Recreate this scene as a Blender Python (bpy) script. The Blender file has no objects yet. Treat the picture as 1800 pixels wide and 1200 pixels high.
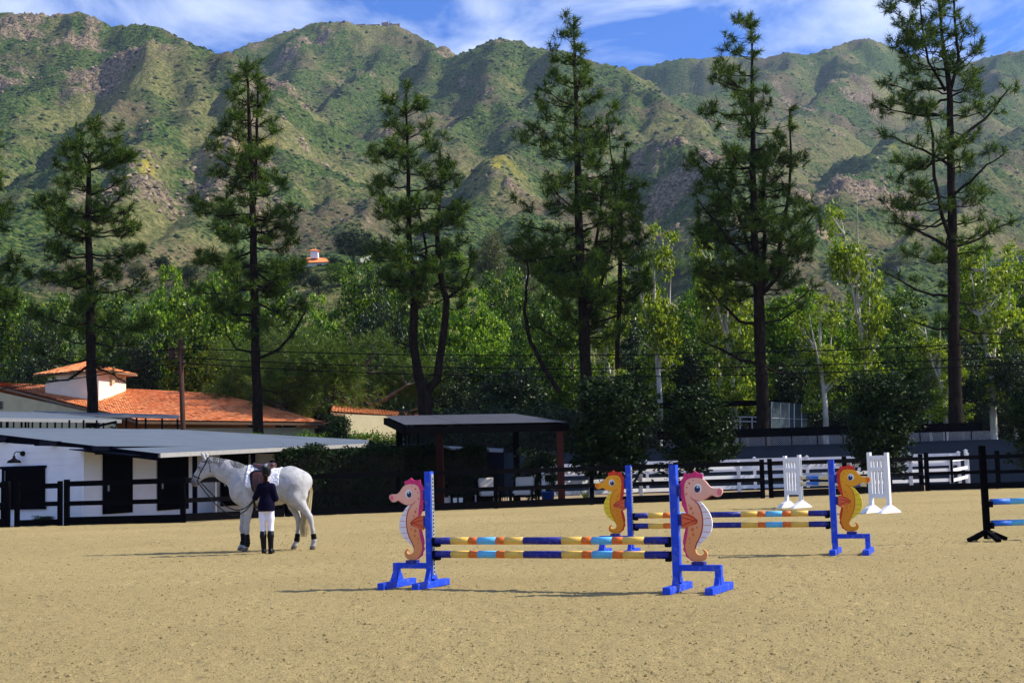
import bpy, math, random
import numpy as np
from mathutils import Vector, Matrix

R = math.radians
D = bpy.data
SC = bpy.context.scene
COL = SC.collection
random.seed(7)

# ------------------------------------------------------------------ camera
EYE = 1.5                       # eye height, metres
F_PX = 2300.0                   # focal length in pixels of the 1800 px wide photograph
PITCH, ROLL = math.atan(220 / F_PX), R(1.6)
_f = Vector((0, math.cos(PITCH), math.sin(PITCH)))
_u0 = Vector((0, -math.sin(PITCH), math.cos(PITCH)))
_r0 = Vector((1, 0, 0))
_r = _r0 * math.cos(ROLL) - _u0 * math.sin(ROLL)
_u = _u0 * math.cos(ROLL) + _r0 * math.sin(ROLL)
cd = D.cameras.new('camera')
cam = D.objects.new('camera', cd)
COL.objects.link(cam)
cd.sensor_fit = 'HORIZONTAL'
cd.sensor_width = 36
cd.lens = F_PX / 1800 * 36
cd.clip_start, cd.clip_end = 0.1, 12000
cam.matrix_world = Matrix(((_r.x, _u.x, -_f.x, 0), (_r.y, _u.y, -_f.y, 0), (_r.z, _u.z, -_f.z, EYE), (0, 0, 0, 1)))
SC.camera = cam

# ------------------------------------------------------------------ sun and sky
SUN_EL, SUN_AZ = R(38), R(87)   # azimuth clockwise from straight ahead (+Y): the sun stands to the right
sun_dir = Vector((math.sin(SUN_AZ) * math.cos(SUN_EL), math.cos(SUN_AZ) * math.cos(SUN_EL), math.sin(SUN_EL)))
sl = D.lights.new('sun', 'SUN')
sl.energy, sl.angle, sl.color = 5.0, R(0.5), (1.0, 0.93, 0.80)
so = D.objects.new('sun', sl)
COL.objects.link(so)
so.rotation_euler = (-sun_dir).to_track_quat('-Z', 'Y').to_euler()
so.location = (60, -20, 60)

world = D.worlds.new('World')
SC.world = world
world.use_nodes = True
wt = world.node_tree
wt.nodes.clear()
def WN(t, **k):
    n = wt.nodes.new(t)
    for a, b in k.items():
        setattr(n, a, b)
    return n
def wl(a, b):
    wt.links.new(a, b)
wo = WN('ShaderNodeOutputWorld')
bg = WN('ShaderNodeBackground')
bg.inputs['Strength'].default_value = 0.07
sky = WN('ShaderNodeTexSky', sky_type='NISHITA', sun_disc=False, sun_elevation=SUN_EL, sun_rotation=SUN_AZ,
         air_density=1.0, dust_density=0.2, ozone_density=4.0, altitude=100)
tint = WN('ShaderNodeMix', data_type='RGBA', blend_type='MULTIPLY')
tint.inputs['Factor'].default_value = 1.0
tint.inputs['B'].default_value = (0.44, 0.93, 1.85, 1)
wl(sky.outputs['Color'], tint.inputs['A'])
# thin streaky cloud layer: a flat deck overhead, noise over its plan coordinates
tc = WN('ShaderNodeTexCoord')
sep = WN('ShaderNodeSeparateXYZ')
wl(tc.outputs['Generated'], sep.inputs[0])
zz = WN('ShaderNodeMath', operation='MAXIMUM'); zz.inputs[1].default_value = 0.0
wl(sep.outputs['Z'], zz.inputs[0])
za = WN('ShaderNodeMath', operation='ADD'); za.inputs[1].default_value = 0.05
wl(zz.outputs[0], za.inputs[0])
dx = WN('ShaderNodeMath', operation='DIVIDE'); wl(sep.outputs['X'], dx.inputs[0]); wl(za.outputs[0], dx.inputs[1])
dy = WN('ShaderNodeMath', operation='DIVIDE'); wl(sep.outputs['Y'], dy.inputs[0]); wl(za.outputs[0], dy.inputs[1])
comb = WN('ShaderNodeCombineXYZ'); wl(dx.outputs[0], comb.inputs['X']); wl(dy.outputs[0], comb.inputs['Y'])
mp = WN('ShaderNodeMapping'); mp.inputs['Scale'].default_value = (2.3, 1.7, 1); mp.inputs['Rotation'].default_value = (0, 0, R(28))
mp.inputs['Location'].default_value = (3.1, 1.7, 0)
wl(comb.outputs[0], mp.inputs['Vector'])
n1 = WN('ShaderNodeTexNoise'); n1.inputs['Scale'].default_value = 1.0; n1.inputs['Detail'].default_value = 9; n1.inputs['Roughness'].default_value = 0.56; n1.inputs['Distortion'].default_value = 0.5
wl(mp.outputs[0], n1.inputs['Vector'])
cr = WN('ShaderNodeValToRGB')
cr.color_ramp.elements[0].position, cr.color_ramp.elements[0].color = 0.43, (0, 0, 0, 1)
cr.color_ramp.elements[1].position, cr.color_ramp.elements[1].color = 0.68, (0.8, 0.8, 0.8, 1)
wl(n1.outputs['Fac'], cr.inputs[0])
cmix = WN('ShaderNodeMix', data_type='RGBA')
cmix.inputs['B'].default_value = (11.5, 12.6, 14.2, 1)
wl(cr.outputs['Color'], cmix.inputs['Factor'])
wl(tint.outputs['Result'], cmix.inputs['A'])
wl(cmix.outputs['Result'], bg.inputs['Color'])
wl(bg.outputs[0], wo.inputs['Surface'])

SC.view_settings.view_transform = 'Standard'
SC.view_settings.look = 'None'
SC.view_settings.gamma = 1
SC.view_settings.exposure = 0.58
SC.view_settings.use_curve_mapping = False
SC.render.engine = 'CYCLES'
SC.cycles.max_bounces = 6
SC.cycles.diffuse_bounces = 3
SC.cycles.transmission_bounces = 3
SC.cycles.volume_bounces = 0

# ------------------------------------------------------------------ helpers
def ray(px, py):
    return _f + _r * ((px - 900) / F_PX) + _u * ((600 - py) / F_PX)
def at(px, py, y):
    """point at distance y (metres ahead) seen at that place of the photograph"""
    d = ray(px, py)
    return Vector((0, 0, EYE)) + d * (y / d.y)
def ground(px, py, z=0.0):
    d = ray(px, py)
    return Vector((0, 0, EYE)) + d * ((z - EYE) / d.z)
def hor(px):
    return 820 - (px - 900) * 0.028

def lerp(a, b, t):
    return a + (b - a) * t

class MB:
    """collects shapes for one mesh"""
    def __init__(s):
        s.v, s.f, s.m = [], [], []
    def add(s, vs, fs, mat=0):
        o = len(s.v)
        s.v += [tuple(p) for p in vs]
        for f in fs:
            s.f.append([i + o for i in f]); s.m.append(mat)
        return s
    def hexa(s, p, mat=0):
        return s.add(p, [(3, 2, 1, 0), (4, 5, 6, 7), (0, 1, 5, 4), (1, 2, 6, 5), (2, 3, 7, 6), (3, 0, 4, 7)], mat)
    def box(s, c, d, rz=0, mat=0, taper=1.0):
        x, y, z = d[0] / 2, d[1] / 2, d[2] / 2
        ca, sa = math.cos(rz), math.sin(rz)
        ps = []
        for zz_, k in ((-z, 1), (z, taper)):
            for a, b in ((-x, -y), (x, -y), (x, y), (-x, y)):
                a *= k; b *= k
                ps.append((c[0] + a * ca - b * sa, c[1] + a * sa + b * ca, c[2] + zz_))
        return s.hexa(ps, mat)
    def beam(s, a, b, w, h, mat=0, up=(0, 0, 1)):
        a, b = Vector(a), Vector(b)
        d = (b - a).normalized()
        upv = Vector(up)
        if abs(d.dot(upv)) > 0.98:
            upv = Vector((0, 1, 0))
        sx = d.cross(upv).normalized() * (w / 2)
        sz = sx.cross(d).normalized() * (h / 2)
        return s.hexa([a - sx - sz, a + sx - sz, b + sx - sz, b - sx - sz, a - sx + sz, a + sx + sz, b + sx + sz, b - sx + sz], mat)
    def tube(s, pts, rad, n=8, mat=0, cap=True, flat=1.0):
        pts = [Vector(p) for p in pts]
        if not hasattr(rad, '__len__'):
            rad = [rad] * len(pts)
        vs, prev = [], None
        for i, p in enumerate(pts):
            t = (pts[min(i + 1, len(pts) - 1)] - pts[max(i - 1, 0)])
            t = t.normalized() if t.length > 1e-9 else Vector((0, 0, 1))
            if prev is None:
                ref = Vector((1, 0, 0)) if abs(t.x) < 0.9 else Vector((0, 1, 0))
                ux = (ref - t * ref.dot(t)).normalized()
            else:
                ux = (prev - t * prev.dot(t)).normalized()
            prev = ux
            uy = t.cross(ux)
            for k in range(n):
                a = 2 * math.pi * k / n
                vs.append(p + ux * (math.cos(a) * rad[i]) + uy * (math.sin(a) * rad[i] * flat))
        fs = []
        for i in range(len(pts) - 1):
            for k in range(n):
                k2 = (k + 1) % n
                fs.append((i * n + k, i * n + k2, (i + 1) * n + k2, (i + 1) * n + k))
        if cap:
            fs.append(tuple(reversed(range(n))))
            fs.append(tuple(range((len(pts) - 1) * n, len(pts) * n)))
        return s.add(vs, fs, mat)
    def lathe(s, c, prof, n=16, mat=0):
        vs, fs = [], []
        for r, z in prof:
            for k in range(n):
                a = 2 * math.pi * k / n
                vs.append((c[0] + r * math.cos(a), c[1] + r * math.sin(a), c[2] + z))
        for i in range(len(prof) - 1):
            for k in range(n):
                k2 = (k + 1) % n
                fs.append((i * n + k, i * n + k2, (i + 1) * n + k2, (i + 1) * n + k))
        return s.add(vs, fs, mat)
    def prism(s, poly, y0, y1, mat=0):
        """poly in the x-z plane, thick from y0 (front) to y1"""
        n = len(poly)
        area = sum(poly[i][0] * poly[(i + 1) % n][1] - poly[(i + 1) % n][0] * poly[i][1] for i in range(n))
        if area < 0:
            poly = poly[::-1]
        vs = [(x, y0, z) for x, z in poly] + [(x, y1, z) for x, z in poly]
        fs = [tuple(range(n)), tuple(range(2 * n - 1, n - 1, -1))]
        fs += [(i, i + n, (i + 1) % n + n, (i + 1) % n) for i in range(n)]
        return s.add(vs, fs, mat)
    def slab(s, poly, thick, mat=0, side=None):
        """a plate with its top on the 3-d polygon POLY (counter-clockwise seen from above)"""
        n = len(poly)
        poly = [Vector(p) for p in poly]
        vs = poly + [p - Vector((0, 0, thick)) for p in poly]
        s.add(vs, [tuple(range(n)), tuple(range(2 * n - 1, n - 1, -1))], mat)
        return s.add(vs, [(i, i + n, (i + 1) % n + n, (i + 1) % n) for i in range(n)], mat if side is None else side)
    def build(s, name, mats, parent=None, smooth=False, origin=(0, 0, 0), bevel=0.0):
        me = D.meshes.new(name)
        o3 = Vector(origin)
        me.from_pydata([(p[0] - o3.x, p[1] - o3.y, p[2] - o3.z) for p in s.v], [], s.f)
        if not isinstance(mats, (list, tuple)):
            mats = [mats]
        for m in mats:
            me.materials.append(m)
        me.polygons.foreach_set('material_index', s.m)
        if smooth:
            me.polygons.foreach_set('use_smooth', [True] * len(me.polygons))
        o = obj(name, me, parent)
        if bevel:
            b = o.modifiers.new('bevel', 'BEVEL'); b.width = bevel; b.segments = 2; b.limit_method = 'ANGLE'; b.angle_limit = R(40)
        return o

def obj(name, data, parent=None):
    o = D.objects.new(name, data)
    COL.objects.link(o)
    if parent is not None:
        o.parent = parent
    return o
def tag(o, label=None, cat=None, group=None, kind=None):
    if label: o['label'] = label
    if cat: o['category'] = cat
    if group: o['group'] = group
    if kind: o['kind'] = kind
    return o
def thing(name, label, cat, loc=(0, 0, 0), rz=0.0, group=None):
    o = obj(name, None)
    o.location = loc
    o.rotation_euler = (0, 0, rz)
    o.empty_display_size = 0.2
    return tag(o, label, cat, group)
def copy_tree(o, parent=None):
    c = o.copy()
    COL.objects.link(c)
    if parent is not None:
        c.parent = parent
    for ch in [x for x in o.children]:
        copy_tree(ch, c)
    return c

def mesh_np(name, V, F, mats, midx=None, smooth=False):
    """V (n,3), F (m,3) or (m,4)"""
    me = D.meshes.new(name)
    V = np.asarray(V, np.float32); F = np.asarray(F, np.int32)
    k = F.shape[1]
    me.vertices.add(len(V)); me.vertices.foreach_set('co', V.ravel())
    me.loops.add(F.size); me.loops.foreach_set('vertex_index', F.ravel())
    me.polygons.add(len(F))
    me.polygons.foreach_set('loop_start', np.arange(0, F.size, k, dtype=np.int32))
    me.polygons.foreach_set('loop_total', np.full(len(F), k, np.int32))
    if not isinstance(mats, (list, tuple)):
        mats = [mats]
    for m in mats:
        me.materials.append(m)
    if midx is not None:
        me.polygons.foreach_set('material_index', np.asarray(midx, np.int32))
    if smooth:
        me.polygons.foreach_set('use_smooth', np.ones(len(F), bool))
    me.update(calc_edges=True)
    me.validate()
    return me

# ------------------------------------------------------------------ materials
def nodes(name):
    m = D.materials.new(name)
    m.use_nodes = True
    nt = m.node_tree
    return m, nt, nt.nodes['Principled BSDF'], nt.nodes['Material Output']
def ramp(nt, stops, fac):
    r = nt.nodes.new('ShaderNodeValToRGB')
    e = r.color_ramp.elements
    while len(e) < len(stops):
        e.new(0.5)
    for el, (p, c) in zip(e, stops):
        el.position = p; el.color = (*c, 1)
    nt.links.new(fac, r.inputs[0])
    return r.outputs[0]
def noise(nt, scale, detail=4, rough=0.55, vec=None, coord='Object', dist=0.0):
    n = nt.nodes.new('ShaderNodeTexNoise')
    n.inputs['Scale'].default_value = scale
    n.inputs['Detail'].default_value = detail
    n.inputs['Roughness'].default_value = rough
    n.inputs['Distortion'].default_value = dist
    if vec is None:
        t = nt.nodes.new('ShaderNodeTexCoord')
        vec = t.outputs[coord]
    nt.links.new(vec, n.inputs['Vector'])
    return n.outputs['Fac']
def mixc(nt, fac, a, b, mode='MIX'):
    n = nt.nodes.new('ShaderNodeMix'); n.data_type = 'RGBA'; n.blend_type = mode
    for inp, v in (('Factor', fac), ('A', a), ('B', b)):
        if hasattr(v, 'is_linked') or hasattr(v, 'links'):
            nt.links.new(v, n.inputs[inp])
        elif isinstance(v, (int, float)):
            n.inputs[inp].default_value = v
        else:
            n.inputs[inp].default_value = (*v, 1)
    return n.outputs['Result']
def bump(nt, bsdf, h, strength=0.3, dist=0.02):
    b = nt.nodes.new('ShaderNodeBump')
    b.inputs['Strength'].default_value = strength
    b.inputs['Distance'].default_value = dist
    nt.links.new(h, b.inputs['Height'])
    nt.links.new(b.outputs[0], bsdf.inputs['Normal'])
def mat(name, col, rough=0.7, vary=0.18, scale=6.0, spec=0.3, bumps=0.0, bscale=40.0, metal=0.0, dirt=None, dscale=3.0):
    """painted / plain surface: base colour with uneven tone, optional worn patches and fine relief"""
    m, nt, b, o = nodes(name)
    n = noise(nt, scale, 6)
    lo = tuple(c * (1 - vary) for c in col); hi = tuple(min(1, c * (1 + vary)) for c in col)
    c = ramp(nt, [(0.3, lo), (0.7, hi)], n)
    if dirt:
        d = noise(nt, dscale, 8, 0.7)
        dm = ramp(nt, [(0.52, (0, 0, 0)), (0.72, (1, 1, 1))], d)
        c = mixc(nt, dm, c, dirt)
    nt.links.new(c, b.inputs['Base Color'])
    b.inputs['Roughness'].default_value = rough
    b.inputs['Specular IOR Level'].default_value = spec
    b.inputs['Metallic'].default_value = metal
    if bumps:
        bump(nt, b, noise(nt, bscale, 5), bumps, 0.01)
    return m
def leaf_mat(name, dark, mid, light, trans=0.35, rough=0.45, spec=0.25):
    m, nt, b, o = nodes(name)
    g = nt.nodes.new('ShaderNodeNewGeometry')
    c = ramp(nt, [(0.0, dark), (0.5, mid), (1.0, light)], g.outputs['Random Per Island'])
    nt.links.new(c, b.inputs['Base Color'])
    b.inputs['Roughness'].default_value = rough
    b.inputs['Specular IOR Level'].default_value = spec
    t = nt.nodes.new('ShaderNodeBsdfTranslucent')
    tcol = mixc(nt, 1.0, c, (1.25, 1.3, 0.55), 'MULTIPLY')
    nt.links.new(tcol, t.inputs['Color'])
    ms = nt.nodes.new('ShaderNodeMixShader')
    ms.inputs[0].default_value = trans
    nt.links.new(b.outputs[0], ms.inputs[1]); nt.links.new(t.outputs[0], ms.inputs[2])
    nt.links.new(ms.outputs[0], o.inputs['Surface'])
    return m

M = {}
M['black'] = mat('black_stain', (0.0025, 0.0025, 0.0035), 0.85, spec=0.02, bumps=0.2)
M['navy_trim'] = mat('navy_trim', (0.0025, 0.003, 0.008), 0.85, spec=0.02)
M['white_wall'] = mat('white_boards', (0.72, 0.74, 0.78), 0.8, 0.05, 2.0)
M['white'] = mat('white_paint', (0.78, 0.78, 0.79), 0.55, 0.06, 3.0, dirt=(0.60, 0.57, 0.50))
M['vinyl'] = mat('white_vinyl', (0.80, 0.80, 0.82), 0.4, 0.05, 3.0)
M['roof_grey'] = mat('grey_roof_sheet', (0.105, 0.130, 0.165), 0.65, 0.12, 0.8, spec=0.25)
M['gutter'] = mat('pale_gutter', (0.30, 0.29, 0.27), 0.6, 0.1)
M['cream'] = mat('cream_plaster', (0.50, 0.43, 0.26), 0.9, 0.1, 1.5, bumps=0.3)
M['tower_wall'] = mat('pale_plaster', (0.76, 0.70, 0.58), 0.9, 0.06, 1.5, bumps=0.3)
M['slate_wall'] = mat('slate_blue_wall', (0.022, 0.034, 0.052), 0.9, 0.15, 1.2, spec=0.1)
M['rust_post'] = mat('redwood_stain', (0.050, 0.011, 0.007), 0.75, 0.25, 9, spec=0.15)
M['dark_post'] = mat('dark_redwood_stain', (0.018, 0.005, 0.004), 0.8, 0.25, 9, spec=0.05)
M['charcoal_roof'] = mat('charcoal_roof_sheet', (0.085, 0.083, 0.092), 0.6, 0.15, 2, spec=0.25)
M['cushion'] = mat('beige_cushion', (0.62, 0.58, 0.53), 0.9, 0.06, 5)
M['blue'] = mat('blue_paint', (0.003, 0.052, 0.56), 0.5, 0.16, 7, spec=0.3, dirt=(0.13, 0.17, 0.42), dscale=13)
M['navy'] = mat('navy_paint', (0.010, 0.014, 0.20), 0.45, 0.2, 9, dirt=(0.10, 0.11, 0.22), dscale=14)
M['yellow'] = mat('yellow_paint', (0.80, 0.50, 0.085), 0.5, 0.1, 9, dirt=(0.52, 0.36, 0.12), dscale=9)
M['orange'] = mat('orange_paint', (0.78, 0.16, 0.012), 0.5, 0.12, 9, dirt=(0.50, 0.14, 0.04), dscale=11)
M['sky_blue'] = mat('sky_blue_paint', (0.115, 0.46, 0.72), 0.5, 0.1, 9, dirt=(0.20, 0.38, 0.48), dscale=11)
M['pole_cream'] = mat('cream_paint', (0.72, 0.62, 0.36), 0.5, 0.08, 9)
M['mid_blue'] = mat('mid_blue_paint', (0.02, 0.14, 0.55), 0.5, 0.1, 9)
M['galv'] = mat('galvanised_steel', (0.42, 0.43, 0.45), 0.45, 0.15, 30, metal=0.6)
M['iron'] = mat('dark_iron', (0.005, 0.005, 0.006), 0.7, 0.2, spec=0.03)
M['stall_door'] = mat('dark_stall_door', (0.0025, 0.0025, 0.0035), 0.85, spec=0.02)
M['steel_door'] = mat('grey_blue_door', (0.085, 0.115, 0.14), 0.6)
M['glass'] = mat('dim_glass', (0.05, 0.07, 0.075), 0.15, 0.2, spec=0.5)
M['wood'] = mat('weathered_wood', (0.20, 0.12, 0.07), 0.8, 0.2)
M['pole_wood'] = mat('utility_pole_wood', (0.055, 0.022, 0.014), 0.9, 0.3, 8)
M['stone'] = mat('far_stone', (0.30, 0.20, 0.15), 0.9, 0.25, 1)
M['bucket'] = mat('blue_plastic', (0.01, 0.06, 0.33), 0.4)
M['white_plain'] = mat('white_cloth', (0.72, 0.72, 0.74), 0.8, 0.05)
# roof tile material: clay tone different on every tile
def tile_mat():
    m, nt, b, o = nodes('clay_tile')
    g = nt.nodes.new('ShaderNodeNewGeometry')
    c = ramp(nt, [(0.0, (0.36, 0.085, 0.030)), (0.08, (0.74, 0.21, 0.065)), (0.7, (0.86, 0.29, 0.10)), (1.0, (0.90, 0.40, 0.18))], g.outputs['Random Per Island'])
    n = noise(nt, 1.2, 6)
    c2 = mixc(nt, ramp(nt, [(0.5, (0, 0, 0)), (0.8, (0.5, 0.5, 0.5))], n), c, (0.30, 0.12, 0.06))
    nt.links.new(c2, b.inputs['Base Color'])
    b.inputs['Roughness'].default_value = 0.85
    b.inputs['Specular IOR Level'].default_value = 0.2
    return m
M['tile'] = tile_mat()

# ------------------------------------------------------------------ noise in numpy
_rng = np.random.default_rng(11)
_perm = np.concatenate([_rng.permutation(512)] * 2)
_grad = _rng.normal(size=(512, 2)); _grad /= np.linalg.norm(_grad, axis=1)[:, None]
def perlin(x, y, seed=0):
    xi, yi = np.floor(x).astype(int), np.floor(y).astype(int)
    xf, yf = x - xi, y - yi
    u = xf * xf * xf * (xf * (xf * 6 - 15) + 10); v = yf * yf * yf * (yf * (yf * 6 - 15) + 10)
    def g(ix, iy, fx, fy):
        h = _perm[(_perm[(ix + seed * 37) & 511] + iy) & 511] & 511
        return _grad[h, 0] * fx + _grad[h, 1] * fy
    a = g(xi, yi, xf, yf); b = g(xi + 1, yi, xf - 1, yf)
    c = g(xi, yi + 1, xf, yf - 1); d = g(xi + 1, yi + 1, xf - 1, yf - 1)
    return (a + (b - a) * u) * (1 - v) + (c + (d - c) * u) * v
def fbm(x, y, octaves=5, gain=0.5, seed=0):
    s, a, f = 0, 1.0, 1.0
    for i in range(octaves):
        s = s + a * perlin(x * f, y * f, seed + i)
        a *= gain; f *= 2.03
    return s
def ridged(x, y, octaves=5, gain=0.5, seed=0):
    s, a, f = 0, 1.0, 1.0
    for i in range(octaves):
        s = s + a * (1 - 2 * np.abs(perlin(x * f, y * f, seed + i)) * 1.6)
        a *= gain; f *= 2.1
    return s

# ------------------------------------------------------------------ the mountains
RIDGES = [  # ridge lines: (photo x, photo y, metres away)
    [(-420, 60, 1250), (-200, 30, 1250), (0, 22, 1230), (50, 24, 1210), (100, 26, 1200), (145, 20, 1190), (190, 45, 1180), (240, 44, 1170), (275, 45, 1150), (310, 65, 1120), (350, 82, 1090), (390, 92, 1060), (410, 150, 960), (420, 220, 860), (395, 300, 740), (350, 390, 590), (330, 450, 480)],
    [(145, 20, 1190), (100, 120, 1050), (20, 200, 900), (-60, 300, 720), (-120, 400, 560)],
    [(275, 45, 1150), (230, 150, 960), (150, 240, 820), (60, 330, 680), (10, 430, 520)],
    [(310, 65, 1120), (310, 160, 930), (250, 260, 780), (190, 350, 640), (150, 430, 500)],
    [(390, 98, 1560), (450, 76, 1580), (500, 56, 1600), (560, 40, 1620), (600, 38, 1620), (640, 45, 1620), (700, 46, 1610), (740, 66, 1580), (775, 82, 1540), (812, 98, 1500)],
    [(560, 40, 1620), (520, 130, 1380), (470, 170, 1250)],
    [(700, 46, 1610), (640, 130, 1380), (560, 210, 1160), (510, 290, 980), (470, 360, 800), (430, 430, 600)],
    [(775, 82, 1540), (740, 170, 1240), (670, 260, 1020), (590, 340, 820), (540, 410, 640)],
    [(812, 97, 1480), (850, 76, 1460), (880, 67, 1450), (915, 72, 1430), (940, 86, 1400), (985, 88, 1390), (1030, 104, 1380), (1080, 118, 1370), (1130, 150, 1280), (1180, 200, 1120), (1230, 260, 960), (1290, 330, 800), (1330, 400, 620)],
    [(880, 67, 1450), (820, 170, 1200), (740, 260, 990), (680, 330, 830), (620, 400, 650), (590, 440, 520)],
    [(985, 88, 1390), (960, 180, 1170), (900, 270, 960), (840, 350, 780), (790, 430, 580)],
    [(1080, 118, 1370), (1060, 230, 1060), (1010, 320, 860), (960, 400, 660), (930, 460, 500)],
    [(1060, 150, 2150), (1120, 120, 2120), (1180, 106, 2100), (1280, 99, 2080), (1340, 102, 2060), (1390, 92, 2050), (1420, 98, 2060), (1470, 80, 2100), (1525, 66, 2150), (1560, 80, 2150), (1600, 98, 2140), (1700, 110, 2120), (1780, 90, 2100), (1850, 92, 2080), (2000, 70, 2050), (2200, 90, 2000)],
    [(1525, 66, 2150), (1480, 140, 1800), (1420, 190, 1540), (1350, 215, 1400), (1290, 250, 1240)],
    [(1390, 92, 2050), (1300, 150, 1750), (1200, 170, 1600), (1130, 190, 1450)],
    [(1780, 90, 2100), (1720, 160, 1760), (1640, 200, 1520), (1560, 240, 1300), (1480, 290, 1080), (1430, 350, 880), (1400, 420, 680)],
    [(2000, 70, 2050), (1900, 170, 1600), (1800, 230, 1320), (1720, 290, 1080), (1640, 360, 860), (1580, 430, 660)],
    [(2200, 90, 2000), (2050, 240, 1300), (1930, 330, 980), (1830, 420, 700)],
    # foothill bench with the far villa and the cross
    [(430, 500, 300), (500, 470, 280), (560, 464, 262), (640, 474, 250), (700, 478, 245), (760, 490, 235), (850, 520, 220), (960, 560, 200)],
    [(-300, 480, 240), (-60, 500, 220), (40, 520, 200), (120, 570, 170)],
]
UN, YN = 640, 600
UU = np.linspace(-0.60, 0.60, UN)
YY = np.geomspace(96, 2900, YN)
gu, gy = np.meshgrid(UU, YY, indexing='ij')
gx = gu * gy
def ridge_height(X, Y):
    out = np.full(X.shape, -1e9)
    k = 12.0
    for line in RIDGES:
        P = [at(a, b, c) for a, b, c in line]
        best = np.full(X.shape, -1e9)
        far = max(p.y for p in P) > 320
        slope = 0.80 if far else 0.36
        for a, b in zip(P[:-1], P[1:]):
            dx_, dy_ = b.x - a.x, b.y - a.y
            t = np.clip(((X - a.x) * dx_ + (Y - a.y) * dy_) / (dx_ * dx_ + dy_ * dy_), 0, 1)
            d = np.hypot(X - a.x - t * dx_, Y - a.y - t * dy_)
            d = np.sqrt(d * d + 64) - 8
            best = np.maximum(best, a.z + (b.z - a.z) * t - slope * d * (1 - 0.00018 * np.minimum(d, 600)))
        h = np.clip(0.5 + 0.5 * (best - out) / k, 0, 1)
        out = np.where(out < -1e8, best, out * (1 - h) + best * h + k * h * (1 - h))
    return out
wx = gx + 40 * fbm(gx / 190, gy / 190, 4, 0.55, seed=3)
wy = gy + 40 * fbm(gx / 190 + 9, gy / 190 + 4, 4, 0.55, seed=5)
gz = ridge_height(wx, wy)
fall = np.clip((gy - 240) / 500, 0, 1)
gz = gz + fall * (8 * ridged(gx / 150, gy / 230, 2, 0.4, seed=2) + 3.0 * ridged(gx / 46 + 0.6 * fbm(gx / 80, gy / 80, 2, seed=51), gy / 75, 3, 0.5, seed=8) + 1.6 * fbm(gx / 9, gy / 12, 3, 0.6, seed=4)) - fall * 10
rockn = fbm(gx / 60 + 3, gy / 60, 4, 0.6, seed=21)
# crags: steps in the slope where rock comes through
def blob(px, py, y, rx, ry=None):
    p = at(px, py, y)
    return np.exp(-(((gx - p.x) / rx) ** 2 + ((gy - p.y) / (ry or rx)) ** 2))
rock = np.clip((rockn - 0.34) * 2.6, 0, 1) * np.clip((gy - 420) / 250, 0, 1)
for b in ((100, 60, 1150, 70, 90), (40, 95, 1100, 60, 70), (550, 65, 1590, 75, 70), (170, 110, 1050, 60, 60), (500, 90, 1540, 60, 60), (795, 92, 1500, 30, 40),
          (1180, 160, 1620, 40, 60), (1490, 160, 1720, 50, 60), (1500, 145, 1780, 40, 40), (1150, 300, 920, 50, 120), (1480, 340, 900, 60, 120), (400, 260, 800, 40, 90), (330, 330, 700, 60, 110), (1110, 330, 880, 45, 100), (1590, 330, 950, 60, 100), (700, 230, 1080, 40, 70), (480, 250, 1000, 40, 60), (820, 170, 1220, 40, 60), (600, 420, 560, 30, 40), (1230, 330, 860, 50, 70)):
    rock = np.maximum(rock, np.clip(blob(*b) * (0.75 + 1.7 * rockn), 0, 1))
gz = gz + rock * fall * (3.2 * np.abs(ridged(gx / 14, gy / 16, 3, 0.6, seed=31)) + 1.5 * ridged(gx / 6, gy / 7, 2, 0.6, seed=33))
base = 2.2 + np.clip(gy - 110, 0, None) * 0.05 + 1.2 * fbm(gx / 40, gy / 40, 3, seed=9)
base = np.minimum(base, 60)
h = np.clip(0.5 + 0.5 * (gz - base) / 8, 0, 1)
gz = base * (1 - h) + gz * h + 8 * h * (1 - h)
edge = np.clip((gy - 96) / 40, 0, 1)
gz = 2.1 * (1 - edge) + gz * edge
# hold the skyline to the photograph
sky_pts = RIDGES[0][:12] + RIDGES[4] + RIDGES[8][:8] + RIDGES[12][1:]
su = np.array([at(*p).x / p[2] for p in sky_pts]); se = np.array([(at(*p).z - EYE) / p[2] for p in sky_pts])
o_ = np.argsort(su); su, se = su[o_], se[o_]
target = np.interp(UU, su, se)
got = ((gz - EYE) / gy).max(axis=1)
ratio = target / got
ker = np.exp(-0.5 * (np.arange(-8, 9) / 2.2) ** 2); ker /= ker.sum()
ratio = np.convolve(np.pad(ratio, 8, mode='edge'), ker, 'valid')
farw = np.clip((gy - 300) / 500, 0, 1)
gz = gz * (1 + (ratio[:, None] - 1) * farw)
gz[:, -1] = -20

slope_n = np.gradient(gz, axis=1) / np.gradient(gy, axis=1)
grass = np.clip(0.38 + 1.3 * fbm(gx / 120 + 7, gy / 150, 4, 0.55, seed=14), 0, 1)
for b in ((650, 52, 1600, 60, 40), (1590, 130, 1950, 60, 60), (1505, 150, 1760, 40, 40), (1450, 215, 1500, 60, 40)):
    grass = np.maximum(grass, np.clip(1.3 * blob(*b), 0, 1))
flower = np.zeros_like(gz)
for b in ((880, 316, 865, 16, 30), (1540, 240, 1290, 26, 40), (400, 240, 830, 22, 50), (470, 250, 900, 12, 24), (250, 330, 730, 8, 20), (1000, 300, 930, 14, 30)):
    flower = np.maximum(flower, blob(*b))
flower = 0.62 * np.clip((flower - 0.3) * 1.6, 0, 1) * np.clip(0.35 + 1.8 * fbm(gx / 9, gy / 14, 3, seed=41), 0, 1)

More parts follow.
